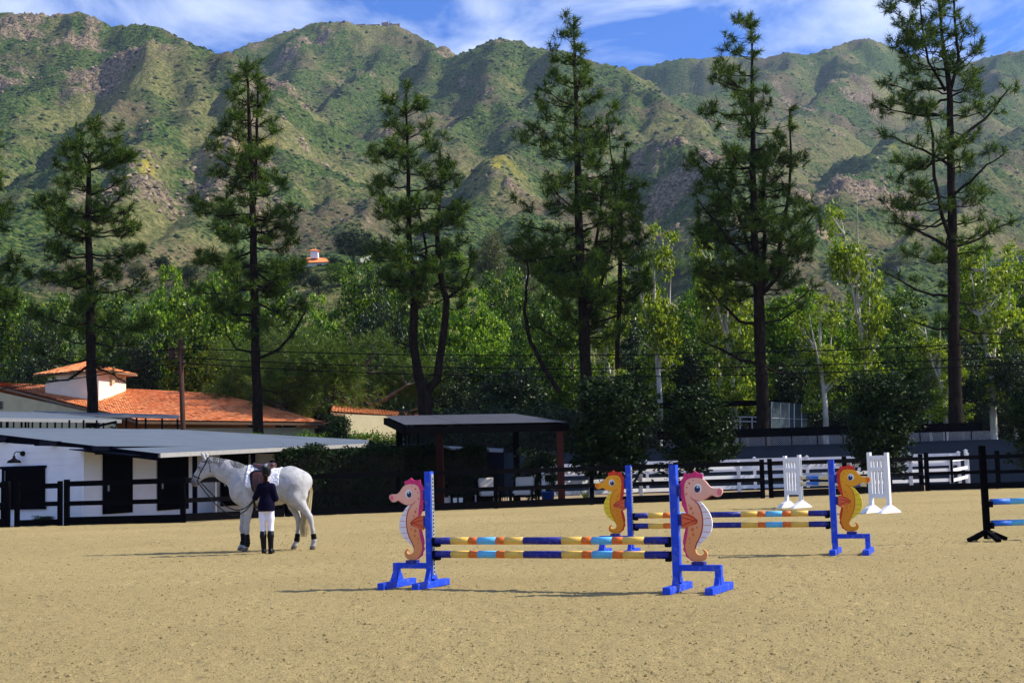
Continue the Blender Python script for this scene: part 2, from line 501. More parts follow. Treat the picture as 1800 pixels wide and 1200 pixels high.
def terrain_mat():
    m, nt, b, o = nodes('chaparral_slope')
    L = nt.links.new
    a = nt.nodes.new('ShaderNodeAttribute'); a.attribute_name = 'cover'
    s = nt.nodes.new('ShaderNodeSeparateColor'); L(a.outputs['Color'], s.inputs[0])
    tcn = nt.nodes.new('ShaderNodeTexCoord')
    V = tcn.outputs['Object']
    big = noise(nt, 0.012, 5, 0.6, V)
    mid = noise(nt, 0.075, 6, 0.65, V)
    fine = noise(nt, 0.35, 5, 0.7, V)
    scrub = ramp(nt, [(0.38, (0.007, 0.022, 0.005)), (0.5, (0.042, 0.078, 0.015)), (0.62, (0.118, 0.140, 0.036))], fine)
    dry = ramp(nt, [(0.34, (0.042, 0.054, 0.015)), (0.5, (0.125, 0.128, 0.042)), (0.66, (0.25, 0.215, 0.090))], fine)
    patch = nt.nodes.new('ShaderNodeMath'); patch.operation = 'MULTIPLY_ADD'
    L(mid, patch.inputs[0]); patch.inputs[1].default_value = 1.6
    add = nt.nodes.new('ShaderNodeMath'); add.operation = 'ADD'; L(s.outputs[1], add.inputs[0]); add.inputs[1].default_value = -1.0
    L(add.outputs[0], patch.inputs[2])
    pm = ramp(nt, [(0.22, (0, 0, 0)), (0.62, (1, 1, 1))], patch.outputs[0])
    c = mixc(nt, pm, scrub, dry)
    brown = ramp(nt, [(0.50, (0, 0, 0)), (0.64, (0.75, 0.75, 0.75))], big)
    c = mixc(nt, brown, c, ramp(nt, [(0.35, (0.070, 0.050, 0.032)), (0.7, (0.20, 0.145, 0.085))], fine))
    rk = ramp(nt, [(0.38, (0.045, 0.035, 0.027)), (0.5, (0.165, 0.125, 0.082)), (0.64, (0.35, 0.26, 0.165))], fine)
    rm = nt.nodes.new('ShaderNodeMath'); rm.operation = 'MULTIPLY_ADD'; L(mid, rm.inputs[0]); rm.inputs[1].default_value = 1.8
    ra = nt.nodes.new('ShaderNodeMath'); ra.operation = 'ADD'; L(s.outputs[0], ra.inputs[0]); ra.inputs[1].default_value = -1.25
    L(ra.outputs[0], rm.inputs[2])
    c = mixc(nt, ramp(nt, [(0.15, (0, 0, 0)), (0.55, (1, 1, 1))], rm.outputs[0]), c, rk)
    c = mixc(nt, s.outputs[2], c, (0.46, 0.37, 0.03))
    L(c, b.inputs['Base Color'])
    b.inputs['Roughness'].default_value = 0.95
    b.inputs['Specular IOR Level'].default_value = 0.05
    bump(nt, b, fine, 0.8, 2.4)
    return m
M['terrain'] = terrain_mat()
idx = np.arange(UN * YN).reshape(UN, YN)
Fq = np.stack([idx[:-1, :-1], idx[1:, :-1], idx[1:, 1:], idx[:-1, 1:]], -1).reshape(-1, 4)
Vt = np.stack([gx, gy, gz], -1).reshape(-1, 3)
hill_me = mesh_np('hills', Vt, Fq, M['terrain'], smooth=True)
ca = hill_me.color_attributes.new('cover', 'FLOAT_COLOR', 'POINT')
cov = np.stack([rock, grass, flower, np.ones_like(rock)], -1).reshape(-1, 4).astype(np.float32)
ca.data.foreach_set('color', cov.ravel())
hills = tag(obj('hills', hill_me), kind='structure')

def terrain_z(x, y):
    u = (x / y - UU[0]) / (UU[1] - UU[0]); v = math.log(y / YY[0]) / math.log(YY[1] / YY[0])
    i, j = int(min(max(u, 0), UN - 2)), int(min(max(v, 0), YN - 2))
    a, b = u - i, v - j
    return (gz[i, j] * (1 - a) + gz[i + 1, j] * a) * (1 - b) + (gz[i, j + 1] * (1 - a) + gz[i + 1, j + 1] * a) * b
def on_hill(px, py, near=110, farthest=2600):
    """where the line of sight through a place of the photograph meets the hills"""
    y = near
    while y < farthest:
        p = at(px, py, y)
        if p.z < terrain_z(p.x, p.y):
            return Vector((p.x, p.y, terrain_z(p.x, p.y)))
        y *= 1.01
    p = at(px, py, 900)
    return Vector((p.x, p.y, terrain_z(p.x, p.y)))

# chaparral bushes and boulders over the slopes (nobody could count them)
def scatter_blobs(name, pts, size, flat, seed, material, sub=False):
    g = np.random.default_rng(seed)
    n = len(pts)
    oct_ = np.array([(1, 0, 0), (0, 1, 0), (-1, 0, 0), (0, -1, 0), (0, 0, 1)], float)
    tri = np.array([(0, 1, 4), (1, 2, 4), (2, 3, 4), (3, 0, 4)])
    if sub:
        oct_ = np.array([(1, 0, 0), (0.5, 0.87, 0.1), (-0.5, 0.87, 0), (-1, 0, 0.1), (-0.5, -0.87, 0), (0.5, -0.87, 0.1), (0.5, 0.25, 0.8), (-0.3, 0.4, 0.9), (-0.1, -0.5, 0.85)], float)
        tri = np.array([(0, 1, 6), (1, 7, 6), (1, 2, 7), (2, 3, 7), (3, 8, 7), (3, 4, 8), (4, 5, 8), (5, 6, 8), (5, 0, 6), (6, 7, 8)])
    k = len(oct_)
    ang = g.uniform(0, 2 * np.pi, n)
    ca_, sa_ = np.cos(ang)[:, None], np.sin(ang)[:, None]
    S = size[:, None] * g.uniform(0.65, 1.35, (n, k))
    x = oct_[None, :, 0] * S; y = oct_[None, :, 1] * S; z = oct_[None, :, 2] * S * flat - size[:, None] * 0.12
    V = np.stack([pts[:, 0:1] + x * ca_ - y * sa_, pts[:, 1:2] + x * sa_ + y * ca_, pts[:, 2:3] + z], -1).reshape(-1, 3)
    F = (tri[None] + (np.arange(n) * k)[:, None, None]).reshape(-1, 3)
    o = obj(name, mesh_np(name, V, F, material, smooth=False))
    return tag(o, kind='stuff')
g = np.random.default_rng(5)
N = 150000
ii = g.uniform(0, UN - 1.001, N); jj = g.uniform(np.log(150 / 96) / np.log(YY[1] / YY[0]), YN - 40, N)
i0, j0 = ii.astype(int), jj.astype(int)
keep = g.uniform(size=N) < np.clip(1.05 - 1.25 * rock[i0, j0] - 0.95 * np.clip(grass[i0, j0] - 0.15, 0, 1), 0.06, 1)
fa, fb = ii - i0, jj - j0
def samp(A):
    return A[i0, j0] * (1 - fa) * (1 - fb) + A[i0 + 1, j0] * fa * (1 - fb) + A[i0, j0 + 1] * (1 - fa) * fb + A[i0 + 1, j0 + 1] * fa * fb
keep &= (gy[i0, j0] > 360) | (g.uniform(size=N) < 0.45)
pts = np.stack([samp(gx), samp(gy), samp(gz)], -1)[keep]
size = (0.45 + 1.5 * g.uniform(size=len(pts)) ** 3) * np.where(pts[:, 1] < 360, 0.42, 0.5 + 0.0008 * np.minimum(pts[:, 1], 1500))
M['scrub'] = leaf_mat('chaparral_bush', (0.014, 0.030, 0.010), (0.036, 0.062, 0.017), (0.085, 0.105, 0.032), trans=0.0, rough=0.9, spec=0.05)
tag(scatter_blobs('shrubbery', pts, size, 0.75, 6, M['scrub'], True), kind='stuff')
rk_keep = (g.uniform(size=N) < 0.9 * np.clip(rock[i0, j0] * 1.5 - 0.4, 0, 1)) & (pts[:, 1].min() > 0 if True else True)
ptr = np.stack([samp(gx), samp(gy), samp(gz)], -1)[rk_keep]
M['boulder'] = leaf_mat('boulder_rock', (0.09, 0.07, 0.05), (0.17, 0.13, 0.09), (0.30, 0.23, 0.155), trans=0.0, rough=0.95, spec=0.05)
scatter_blobs('boulders', ptr, 0.5 + 1.7 * g.uniform(size=len(ptr)) ** 3, 1.0, 9, M['boulder'], True)

# ------------------------------------------------------------------ ground
def plain_ground(name, col1, col2, scale):
    m, nt, b, o = nodes(name)
    c = ramp(nt, [(0.35, col1), (0.65, col2)], noise(nt, scale, 8, 0.65))
    nt.links.new(c, b.inputs['Base Color']); b.inputs['Roughness'].default_value = 0.95; b.inputs['Specular IOR Level'].default_value = 0.1
    bump(nt, b, noise(nt, scale * 12, 6), 0.6, 0.03)
    return m
M['dirt'] = plain_ground('yard_dirt', (0.26, 0.19, 0.11), (0.36, 0.28, 0.17), 0.7)
M['bank'] = plain_ground('bank_earth', (0.045, 0.045, 0.02), (0.10, 0.08, 0.045), 0.5)
gnd = MB()
gnd.add([(-4000, -4000, -0.06), (4000, -4000, -0.06), (4000, 4000, -0.06), (-4000, 4000, -0.06)], [(0, 1, 2, 3)])
tag(gnd.build('ground', M['dirt']), kind='structure')
up = MB()
up.hexa([(-70, 69.4, -0.3), (70, 69.4, -0.3), (70, 135, -0.3), (-70, 135, -0.3), (-70, 69.4, 2.02), (70, 69.4, 2.02), (70, 135, 2.06), (-70, 135, 2.06)])
tag(up.build('upper_ground', M['bank']), kind='structure')

FENCE = [(-60, 926.5, 43.2), (0, 925, 43.1), (110, 923, 42.9), (320, 917.5, 42.8), (480, 907, 45.6), (695, 899, 47), (864, 893, 48), (1032, 886, 49.6), (1332, 875, 51.6), (1475, 868, 53.5), (1610, 861, 55.5), (1740, 858.5, 56), (1900, 855, 56)]
fence_pts = [Vector(((a - 900) / F_PX * c, c, 0)) for a, b, c in FENCE]
fu = np.array([p.x / p.y for p in fence_pts]); fy = np.array([p.y for p in fence_pts])
def fence_at(px):
    u = (px - 900) / F_PX
    y = float(np.interp(u, fu, fy))
    return Vector((u * y, y, 0))

def sand_mat():
    m, nt, b, o = nodes('arena_sand')
    L = nt.links.new
    tcn = nt.nodes.new('ShaderNodeTexCoord'); V = tcn.outputs['Object']
    big = noise(nt, 0.22, 5, 0.6, V); grain = noise(nt, 34, 6, 0.75, V); clump = noise(nt, 9, 5, 0.7, V)
    c = ramp(nt, [(0.30, (0.18, 0.133, 0.057)), (0.46, (0.395, 0.300, 0.128)), (0.72, (0.50, 0.395, 0.195))], grain)  # dark end of the grain tone stands for small shadows in the sand
    c = mixc(nt, ramp(nt, [(0.35, (0.0, 0.0, 0.0)), (0.7, (0.6, 0.6, 0.6))], big), c, (0.31, 0.233, 0.100))
    c = mixc(nt, ramp(nt, [(0.60, (0, 0, 0)), (0.74, (0.65, 0.65, 0.65))], clump), c, (0.19, 0.14, 0.07))  # darker specks: small shadows of the rough sand put into its colour
    L(c, b.inputs['Base Color'])
    b.inputs['Roughness'].default_value = 0.95; b.inputs['Specular IOR Level'].default_value = 0.08
    hm = nt.nodes.new('ShaderNodeMath'); hm.operation = 'ADD'; L(grain, hm.inputs[0]); L(clump, hm.inputs[1])
    vo = nt.nodes.new('ShaderNodeTexVoronoi'); vo.inputs['Scale'].default_value = 1.9; L(V, vo.inputs['Vector'])
    pit = nt.nodes.new('ShaderNodeMapRange'); pit.inputs['From Min'].default_value = 0.10; pit.inputs['From Max'].default_value = 0.20; pit.inputs['To Min'].default_value = -0.9; pit.inputs['To Max'].default_value = 0.0
    L(vo.outputs['Distance'], pit.inputs['Value'])          # hoof prints
    wv = nt.nodes.new('ShaderNodeTexWave'); wv.bands_direction = 'Y'; wv.inputs['Scale'].default_value = 2.6; wv.inputs['Distortion'].default_value = 2.5; wv.inputs['Detail'].default_value = 3; wv.inputs['Detail Scale'].default_value = 0.6
    L(V, wv.inputs['Vector'])                               # harrow lines
    wm = nt.nodes.new('ShaderNodeMath'); wm.operation = 'MULTIPLY'; L(wv.outputs['Fac'], wm.inputs[0]); L(ramp(nt, [(0.42, (0.04, 0.04, 0.04)), (0.66, (0.5, 0.5, 0.5))], big), wm.inputs[1])
    s1 = nt.nodes.new('ShaderNodeMath'); s1.operation = 'ADD'; L(hm.outputs[0], s1.inputs[0]); L(pit.outputs[0], s1.inputs[1])
    s2 = nt.nodes.new('ShaderNodeMath'); s2.operation = 'ADD'; L(s1.outputs[0], s2.inputs[0]); L(wm.outputs[0], s2.inputs[1])
    bump(nt, b, s2.outputs[0], 0.75, 0.045)
    return m
M['sand'] = sand_mat()
AN, BN = 560, 430
au = np.linspace(-0.66, 0.66, AN)
ymax = np.interp(au, fu, fy) + 0.25
tt = np.linspace(0, 1, BN)
sy = 5.0 * (ymax[:, None] / 5.0) ** tt[None, :]
sx = au[:, None] * sy
sz = 0.011 * fbm(sx * 1.3, sy * 1.3, 3, seed=3) + 0.012 * fbm(sx * 5.5, sy * 5.5, 3, 0.6, seed=6)
sz += 0.012 * np.clip(perlin(sx * 9, sy * 7, 12) - 0.18, 0, 1) * 3
sz += 0.006 * np.sin((sy * 0.93 + sx * 0.36 + 0.8 * perlin(sx * 0.15, sy * 0.15, 2)) * 22) * np.clip(perlin(sx * 0.2, sy * 0.35, 5) * 2 + 0.25, 0, 1)   # harrow lines
idx = np.arange(AN * BN).reshape(AN, BN)
Fq = np.stack([idx[:-1, :-1], idx[1:, :-1], idx[1:, 1:], idx[:-1, 1:]], -1).reshape(-1, 4)
tag(obj('arena_sand', mesh_np('arena_sand', np.stack([sx, sy, sz], -1).reshape(-1, 3), Fq, M['sand'], smooth=True)), kind='structure')
n = 36000
cu = g.uniform(-0.5, 0.5, n); cyf = g.uniform(0, 1, n)
inv = lerp(1 / 6.0, 1 / 42.0, cyf)
cy = 1 / inv
cp = np.stack([cu * cy, cy, np.zeros(n) + 0.004], -1)
M['clod'] = leaf_mat('sand_clod', (0.11, 0.08, 0.038), (0.27, 0.21, 0.095), (0.38, 0.31, 0.15), trans=0.0, rough=0.95, spec=0.05)
csz = 0.004 + 0.011 * g.uniform(size=n) ** 6 + 0.00035 * cy
scatter_blobs('sand_clods', cp, csz, 0.8, 3, M['clod'])
# ------------------------------------------------------------------ black rail fence round the arena
def rail_fence(name, label, posts, rails, mats, post_w, height, rail_h, rail_t, parent_group=None, lids=False, front=True):
    """posts: ground points; rails: heights of rail centres"""
    t = thing(name, label, 'fence', posts[0], 0, parent_group)
    o0 = Vector(posts[0])
    for i, p in enumerate(posts):
        hgt = height if not hasattr(height, '__len__') else height[i]
        jx = random.uniform(-.016, .016); b = MB(); b.hexa([(p[0] + sx_ * post_w / 2, p[1] + sy_ * post_w / 2, p[2] - 0.2) for sx_, sy_ in ((-1, -1), (1, -1), (1, 1), (-1, 1))] + [(p[0] + jx + sx_ * post_w / 2, p[1] + sy_ * post_w / 2, p[2] + hgt + jx) for sx_, sy_ in ((-1, -1), (1, -1), (1, 1), (-1, 1))])
        po = b.build('post', mats[0], t, origin=o0, bevel=0.006)
        if lids:
            c = MB(); c.box((p[0], p[1], p[2] + hgt + 0.02), (post_w + 0.04, post_w + 0.04, 0.035)); c.box((p[0], p[1], p[2] + hgt + 0.057), (post_w * 0.8, post_w * 0.8, 0.035), taper=0.4)
            c.build('post_cap', mats[0], po, origin=o0)
    for a, b_ in zip(posts[:-1], posts[1:]):
        a, b_ = Vector(a), Vector(b_)
        d = (b_ - a); dn = d.normalized()
        side = Vector((dn.y, -dn.x, 0))
        if side.y > 0: side = -side
        off = side * (post_w / 2 + rail_t / 2 + 0.003) if front else Vector((0, 0, 0))
        for (rz_, rh) in rails:
            m = MB(); m.beam(a + off + Vector((0, 0, rz_ + random.uniform(-.014, .014))) - dn * (0.0 if front else -post_w / 2), b_ + off + Vector((0, 0, rz_ + random.uniform(-.014, .014))) - dn * (0.004 if front else post_w / 2), rail_t, rh)
            m.build('rail', mats[1], t, origin=o0)
    return t
def P(*xs):
    return [fence_at(x) for x in xs]
RL = ((1.36, 0.17), (0.72, 0.15), (0.15, 0.26))
FB = (M['black'], M['black'])
rail_fence('arena_fence', 'black rail fence section before the white barn, left of the horse', P(115, 318, 490), RL, FB, 0.16, 1.5, 0.15, 0.05, 'black fence sections round the arena')
rail_fence('arena_fence', 'black rail fence section behind the horse and the pink seahorses, under the pergola', P(500, 695, 864, 1032, 1180, 1330), RL, FB, 0.16, 1.5, 0.15, 0.05, 'black fence sections round the arena')
rail_fence('arena_fence', 'black rail fence section behind the white jump', P(1345, 1475, 1608), RL, FB, 0.16, 1.55, 0.15, 0.05, 'black fence sections round the arena')
rail_fence('arena_fence', 'black rail fence section behind the lone black jump stand', P(1618, 1742, 1850, 1960), RL, FB, 0.16, 1.6, 0.15, 0.05, 'black fence sections round the arena')
# gate at the far left
gp = P(28, 103)
gt = thing('arena_gate', 'black framed gate before the dark barn window at the left edge', 'gate', gp[0])
for p in gp:
    b = MB(); b.box((p.x, p.y, 0.72), (0.15, 0.12, 1.46)); b.build('gate_post', M['black'], gt, origin=gp[0], bevel=0.006)
for z_, h_ in ((1.30, 0.17), (0.72, 0.15), (0.12, 0.20)):
    b = MB(); b.beam(gp[0] + Vector((0.07, 0, z_)), gp[1] + Vector((-0.07, 0, z_)), 0.06, h_); b.build('rail', M['black'], gt, origin=gp[0])
rail_fence('arena_fence', 'black fence end with one wide post left of the gate', P(-60, 8), RL, FB, 0.24, 1.5, 0.15, 0.05, 'black fence sections round the arena')

# ------------------------------------------------------------------ white paddock fence beyond it
def wp(px, y, z=0.0):
    return Vector(((px - 900) / F_PX * y, y, z))
WR = ((1.22, 0.16), (0.80, 0.15), (0.36, 0.15))
near_posts = [wp(948, 53.6), wp(1030, 54.6), wp(1118, 55.6), wp(1205, 56.4), wp(1290, 57.2), wp(1385, 58.1), wp(1483, 59), wp(1590, 60), wp(1661, 60.6)]
rail_fence('paddock_fence', 'low white rail fence directly behind the black fence', near_posts, WR, (M['vinyl'], M['vinyl']), 0.14, 1.4, 0.15, 0.045, None, True, False)
far_posts = [wp(930, 66.6, 0.25), wp(1030, 66.7, 0.25), wp(1130, 66.8, 0.25), wp(1225, 66.8, 0.25), wp(1318, 66.9, 0.25), wp(1410, 66.9, 0.25), wp(1500, 67, 0.25), wp(1590, 67, 0.25), wp(1675, 67, 0.25)]
rail_fence('paddock_fence', 'white rail fence at the far side of the paddock, against the slate wall', far_posts, ((1.22, 0.2), (0.78, 0.15), (0.32, 0.15)), (M['vinyl'], M['vinyl']), 0.14, 1.34, 0.15, 0.045, None, True, False)
rail_fence('paddock_fence', 'short sunlit white fence return closing the paddock at its corner', [near_posts[-1], wp(1690, 63.2, 0.1), far_posts[-1] + Vector((0.32, -0.2, 0))], ((1.22, 0.16), (0.78, 0.15), (0.32, 0.15)), (M['vinyl'], M['vinyl']), 0.14, 1.42, 0.15, 0.045, None, True, False)

# slate-blue retaining wall, fence and mesh on its top
w = MB(); w.box((8, 69.2, 1.0), (104, 0.35, 2.3)); w.box((8, 69.2, 2.19), (104, 0.45, 0.08))
wo_ = w.build('retaining_wall', M['slate_wall'])
tag(wo_, 'long slate blue retaining wall behind the white paddock fence', 'wall')
lf = thing('mesh_fence', 'black topped chain link fence on the slate wall under the pines', 'fence', wp(1200, 69.5, 2.22))
o0 = wp(1200, 69.5, 2.22)
for k in range(13):
    x = 1160 + k * 45
    b = MB(); b.tube([wp(x, 69.5, 2.2), wp(x, 69.5, 3.15)], 0.035, 6); b.build('post', M['iron'], lf, origin=o0)
b = MB(); b.beam(wp(1150, 69.5, 2.93), wp(1720, 69.5, 2.93), 0.04, 0.46); b.build('windscreen_band', M['black'], lf, origin=o0)
b = MB()
for k in range(150):          # woven wire, one joined part
    x = wp(1160, 69.5).x + k * 0.115
    b.beam((x, 69.5, 2.24), (x + 0.46, 69.5, 2.7), 0.012, 0.012); b.beam((x + 0.46, 69.5, 2.24), (x, 69.5, 2.7), 0.012, 0.012)
tag(b.build('wire_mesh', M['galv'], lf, origin=o0), kind='stuff')

# ------------------------------------------------------------------ barn with the grey roof
def local_build(mb, name, mats, par, **k):
    return mb.build(name, mats, par, origin=par.location, **k)
LD = Vector((0.36, 0.933, 0)).normalized()       # along the long side, away from us
GD = Vector((-0.933, 0.36, 0)).normalized()      # along the gable, to the left
WC = wp(143, 45)
def bp(s, t, z):
    p = WC + LD * s + GD * t
    return Vector((p.x, p.y, z))
barn = thing('horse_barn', 'long white board barn with low grey sheet roof and dark stall doors', 'barn', WC)
wl_ = MB()
wl_.hexa([bp(0, 0, -0.1), bp(0, 9, -0.1), bp(0.2, 9, -0.1), bp(0.2, 0, -0.1), bp(0, 0, 2.55), bp(0, 9, 3.3), bp(0.2, 9, 3.3), bp(0.2, 0, 2.55)])
local_build(wl_, 'gable_wall', M['white_wall'], barn)
wl_ = MB(); wl_.hexa([bp(0.2, 0, -0.1), bp(0.2, 0.2, -0.1), bp(20, 0.2, -0.1), bp(20, 0, -0.1), bp(0.2, 0, 2.5), bp(0.2, 0.2, 2.5), bp(20, 0.2, 2.6), bp(20, 0, 2.6)])
local_build(wl_, 'side_wall', M['white_wall'], barn)
for k in range(11):     # board joints stand proud as thin battens on the gable
    b = MB(); z_ = 0.12 + k * 0.235
    b.beam(bp(-0.008, 0.02, z_), bp(-0.008, 8.9, z_), 0.012, 0.012); local_build(b, 'siding_board', M['white_wall'], barn)
b = MB(); b.box(bp(-0.01, -0.01, 1.2), (0.09, 0.09, 2.6)); local_build(b, 'corner_trim', M['white_wall'], barn)
E0, E1 = at(279, 797, 44), at(642, 780, 58)
R0, R1_, R2_ = at(-60, 757, 47), at(310, 754.5, 58), at(648, 773, 64.5)
RB = at(-60, 750, 60)
rf = MB()
for tri_ in ((E0, E1, R2_), (E0, R2_, R1_), (E0, R1_, R0), (R0, R1_, RB)):
    rf.slab(tri_, 0.10)
rfo = local_build(rf, 'roof', M['roof_grey'], barn)
b = MB(); b.beam(E0 + Vector((0.02, -0.03, -0.06)), E1 + Vector((0.02, -0.03, -0.06)), 0.12, 0.15); local_build(b, 'gutter', M['gutter'], barn)
b = MB(); b.beam(E0 + Vector((-0.02, -0.06, -0.11)), R0 + Vector((0, -0.06, -0.11)), 0.06, 0.24); local_build(b, 'rake_board', M['navy_trim'], barn)
for t_ in (-1.0, 1.2, 3.4):
    b = MB(); b.beam(bp(-0.9, t_, 2.50 + 0.11 * (t_ + 1)), bp(0.2, t_, 2.50 + 0.11 * (t_ + 1)), 0.22, 0.16); local_build(b, 'rafter_tail', M['navy_trim'], barn)
b = MB(); b.beam(bp(0.0, -1.1, 2.42), bp(18, -1.1, 2.5), 0.25, 0.30); local_build(b, 'porch_beam', M['navy_trim'], barn)
b = MB(); b.slab([bp(-0.6, 0.1, 2.52), bp(-0.6, -2.4, 2.24), bp(18, -2.4, 2.4), bp(18, 0.1, 2.6)], 0.03); local_build(b, 'porch_ceiling', M['navy_trim'], barn)
def sidepanel(name, s0, s1, z0, z1, m, off=0.03, th=0.05):
    b = MB()
    b.hexa([bp(s0, -off - th, z0), bp(s0, -off, z0), bp(s1, -off, z0), bp(s1, -off - th, z0), bp(s0, -off - th, z1), bp(s0, -off, z1), bp(s1, -off, z1), bp(s1, -off - th, z1)])
    return local_build(b, name, m, barn)
for s0, s1 in ((1.0, 2.6), (4.1, 6.0), (8.2, 10.2), (13.6, 15.6)):
    dr = sidepanel('stall_door', s0, s1, 0.25, 2.4, M['stall_door'])
    b = MB(); b.box(bp(s0 + 0.2, -0.12, 1.15), (0.05, 0.05, 0.2)); b.build('latch', M['galv'], dr, origin=barn.location)
    sidepanel('door_track', s0 - 0.5, s1 + 0.2, 2.32, 2.40, M['iron'], 0.09, 0.04)
sd = sidepanel('steel_door', 10.6, 12.8, 0.05, 1.75, M['steel_door'])
b = MB(); b.tube([bp(11.0, -0.12, 0.9), bp(11.0, -0.16, 1.05)], 0.02, 6); b.build('handle', M['galv'], sd, origin=barn.location)
for s_ in (3.35, 7.2, 12.9):
    b = MB(); b.box(bp(s_, -2.2, 1.15), (0.15, 0.15, 2.4)); local_build(b, 'porch_post', M['navy_trim'], barn)
b = MB(); b.tube([bp(4.5, -2.3, 0.1), bp(4.5, -2.3, 2.2)], 0.025, 6); local_build(b, 'downpipe', M['gutter'], barn)
# window in the gable and lamp above it
def gable(px, z, off=0.0):
    d = ray(px, 800)
    # meet the gable plane
    n_ = Vector((LD.x, LD.y, 0)); q = (WC - LD * off)
    tt_ = (q - Vector((0, 0, EYE))).dot(n_) / Vector((d.x, d.y, 0)).dot(n_)
    return Vector((d.x * tt_, d.y * tt_, z))
def gpx(py, px):
    g_ = gable(px, 0); return EYE + (hor(px) - py) * g_.y / F_PX
a_, b_ = gable(4, gpx(884, 4), 0.04), gable(79, gpx(884, 79), 0.04)
zt, zb = gpx(821, 40), gpx(892, 40)
wd = MB(); wd.beam(Vector((a_.x, a_.y, (zt + zb) / 2)), Vector((b_.x, b_.y, (zt + zb) / 2)), 0.05, zt - zb)
wdo = local_build(wd, 'dutch_door', M['stall_door'], barn)
for zz_ in (zt, zb):
    b = MB(); b.beam(Vector((a_.x - 0.06, a_.y, zz_)) - LD * 0.03, Vector((b_.x + 0.06, b_.y, zz_)) - LD * 0.03, 0.06, 0.09); b.build('frame', M['navy_trim'], wdo, origin=barn.location)
b = MB(); m_ = a_.lerp(b_, 0.08); b.box((m_.x, m_.y - 0.06, zt - 0.6), (0.03, 0.03, 1.0)); b.build('frame', M['steel_door'], wdo, origin=barn.location)
lp = gable(32, 0, 0.0); lz = gpx(806, 32)
lamp = thing('barn_lamp', 'dark gooseneck barn lamp on the white gable wall', 'lamp', Vector((lp.x, lp.y, lz)))
pl = gable(40, 0, 0.03)
b = MB(); b.tube([Vector((pl.x, pl.y + 0.03, lz + 0.17)), Vector((pl.x, pl.y - 0.03, lz + 0.17))], 0.09, 14); local_build(b, 'wall_plate', M['iron'], lamp)
pts_ = [Vector((pl.x, pl.y - 0.03, lz + 0.17)), Vector((pl.x - 0.02, pl.y - 0.2, lz + 0.22)), Vector((lp.x + 0.06, lp.y - 0.34, lz + 0.24)), Vector((lp.x, lp.y - 0.38, lz + 0.17)), Vector((lp.x, lp.y - 0.38, lz + 0.06))]
b = MB(); b.tube(pts_, 0.017, 8); local_build(b, 'gooseneck', M['iron'], lamp)
b = MB(); b.lathe((lp.x, lp.y - 0.38, lz), [(0.035, 0.1), (0.05, 0.02), (0.09, -0.02), (0.20, -0.07), (0.245, -0.15), (0.235, -0.15), (0.18, -0.08), (0.02, -0.03)], 20); local_build(b, 'lamp_shade', M['iron'], lamp, smooth=True)

# second thin roof strip running on behind the hedge
s2 = thing('barn_annex', 'far grey roofed barn wing reaching behind the pergola', 'barn', at(640, 800, 66))
b = MB(); b.slab([at(560, 776, 66), at(885, 790, 68), at(885, 786, 74), at(560, 769, 74)], 0.14); local_build(b, 'roof', M['roof_grey'], s2)
b = MB(); b.hexa([wp(560, 66.5, -0.1), wp(880, 68, -0.1), wp(880, 68.3, -0.1), wp(560, 66.8, -0.1), wp(560, 66.5, 2.7), wp(880, 68, 2.35), wp(880, 68.3, 2.35), wp(560, 66.8, 2.7)]); local_build(b, 'wall', M['navy_trim'], s2)

# open shed with thin posts behind the barn
sh = thing('open_shed', 'open pole shed with pale flat roof behind the white barn', 'shed', wp(100, 59))
b = MB(); b.slab([at(-90, 733, 56), at(214, 737, 60), at(70, 724, 66), at(-90, 721, 66)], 0.16, 0, 1); local_build(b, 'roof', [M['roof_grey'], M['gutter']], sh)
for px in (2, 12, 38, 45, 71, 97, 122, 147, 170):
    for dy_, w_ in ((58.5, 0.07), (63.5, 0.06)):
        q = at(px if dy_ < 60 else px + 12, 738, dy_)
        b = MB(); b.box((q.x, q.y, q.z / 2), (w_, w_, q.z)); local_build(b, 'post', M['iron'], sh)
b = MB(); b.beam(at(-60, 764, 58.2), at(190, 764, 59.4), 0.3, 0.06); local_build(b, 'rail', M['iron'], sh)
q = at(170, 740, 59.6)
b = MB(); b.box((q.x, q.y, q.z / 2), (0.2, 0.12, q.z - 0.1)); b.beam(at(168, 749, 59.5), at(205, 741, 59.5), 0.1, 0.1); b.tube([at(195, 742, 59.5), at(205, 745, 59.5), at(203, 752, 59.5), at(194, 750, 59.5)], 0.04, 6); local_build(b, 'loudspeaker_bracket', M['iron'], sh)
sh2 = thing('shed_canopy', 'long narrow canopy of grey sheet before the orange tile roof', 'shed', wp(200, 67))
b = MB(); b.slab([at(60, 725.5, 67), at(315, 732, 68), at(315, 729, 71), at(60, 722, 71)], 0.12, 0, 1); local_build(b, 'roof', [M['roof_grey'], M['gutter']], sh2)
for px in (222, 240, 256, 285, 312):
    q = at(px, 732, 68.3); b = MB(); b.box((q.x, q.y, q.z / 2), (0.08, 0.08, q.z)); local_build(b, 'post', M['iron'], sh2)

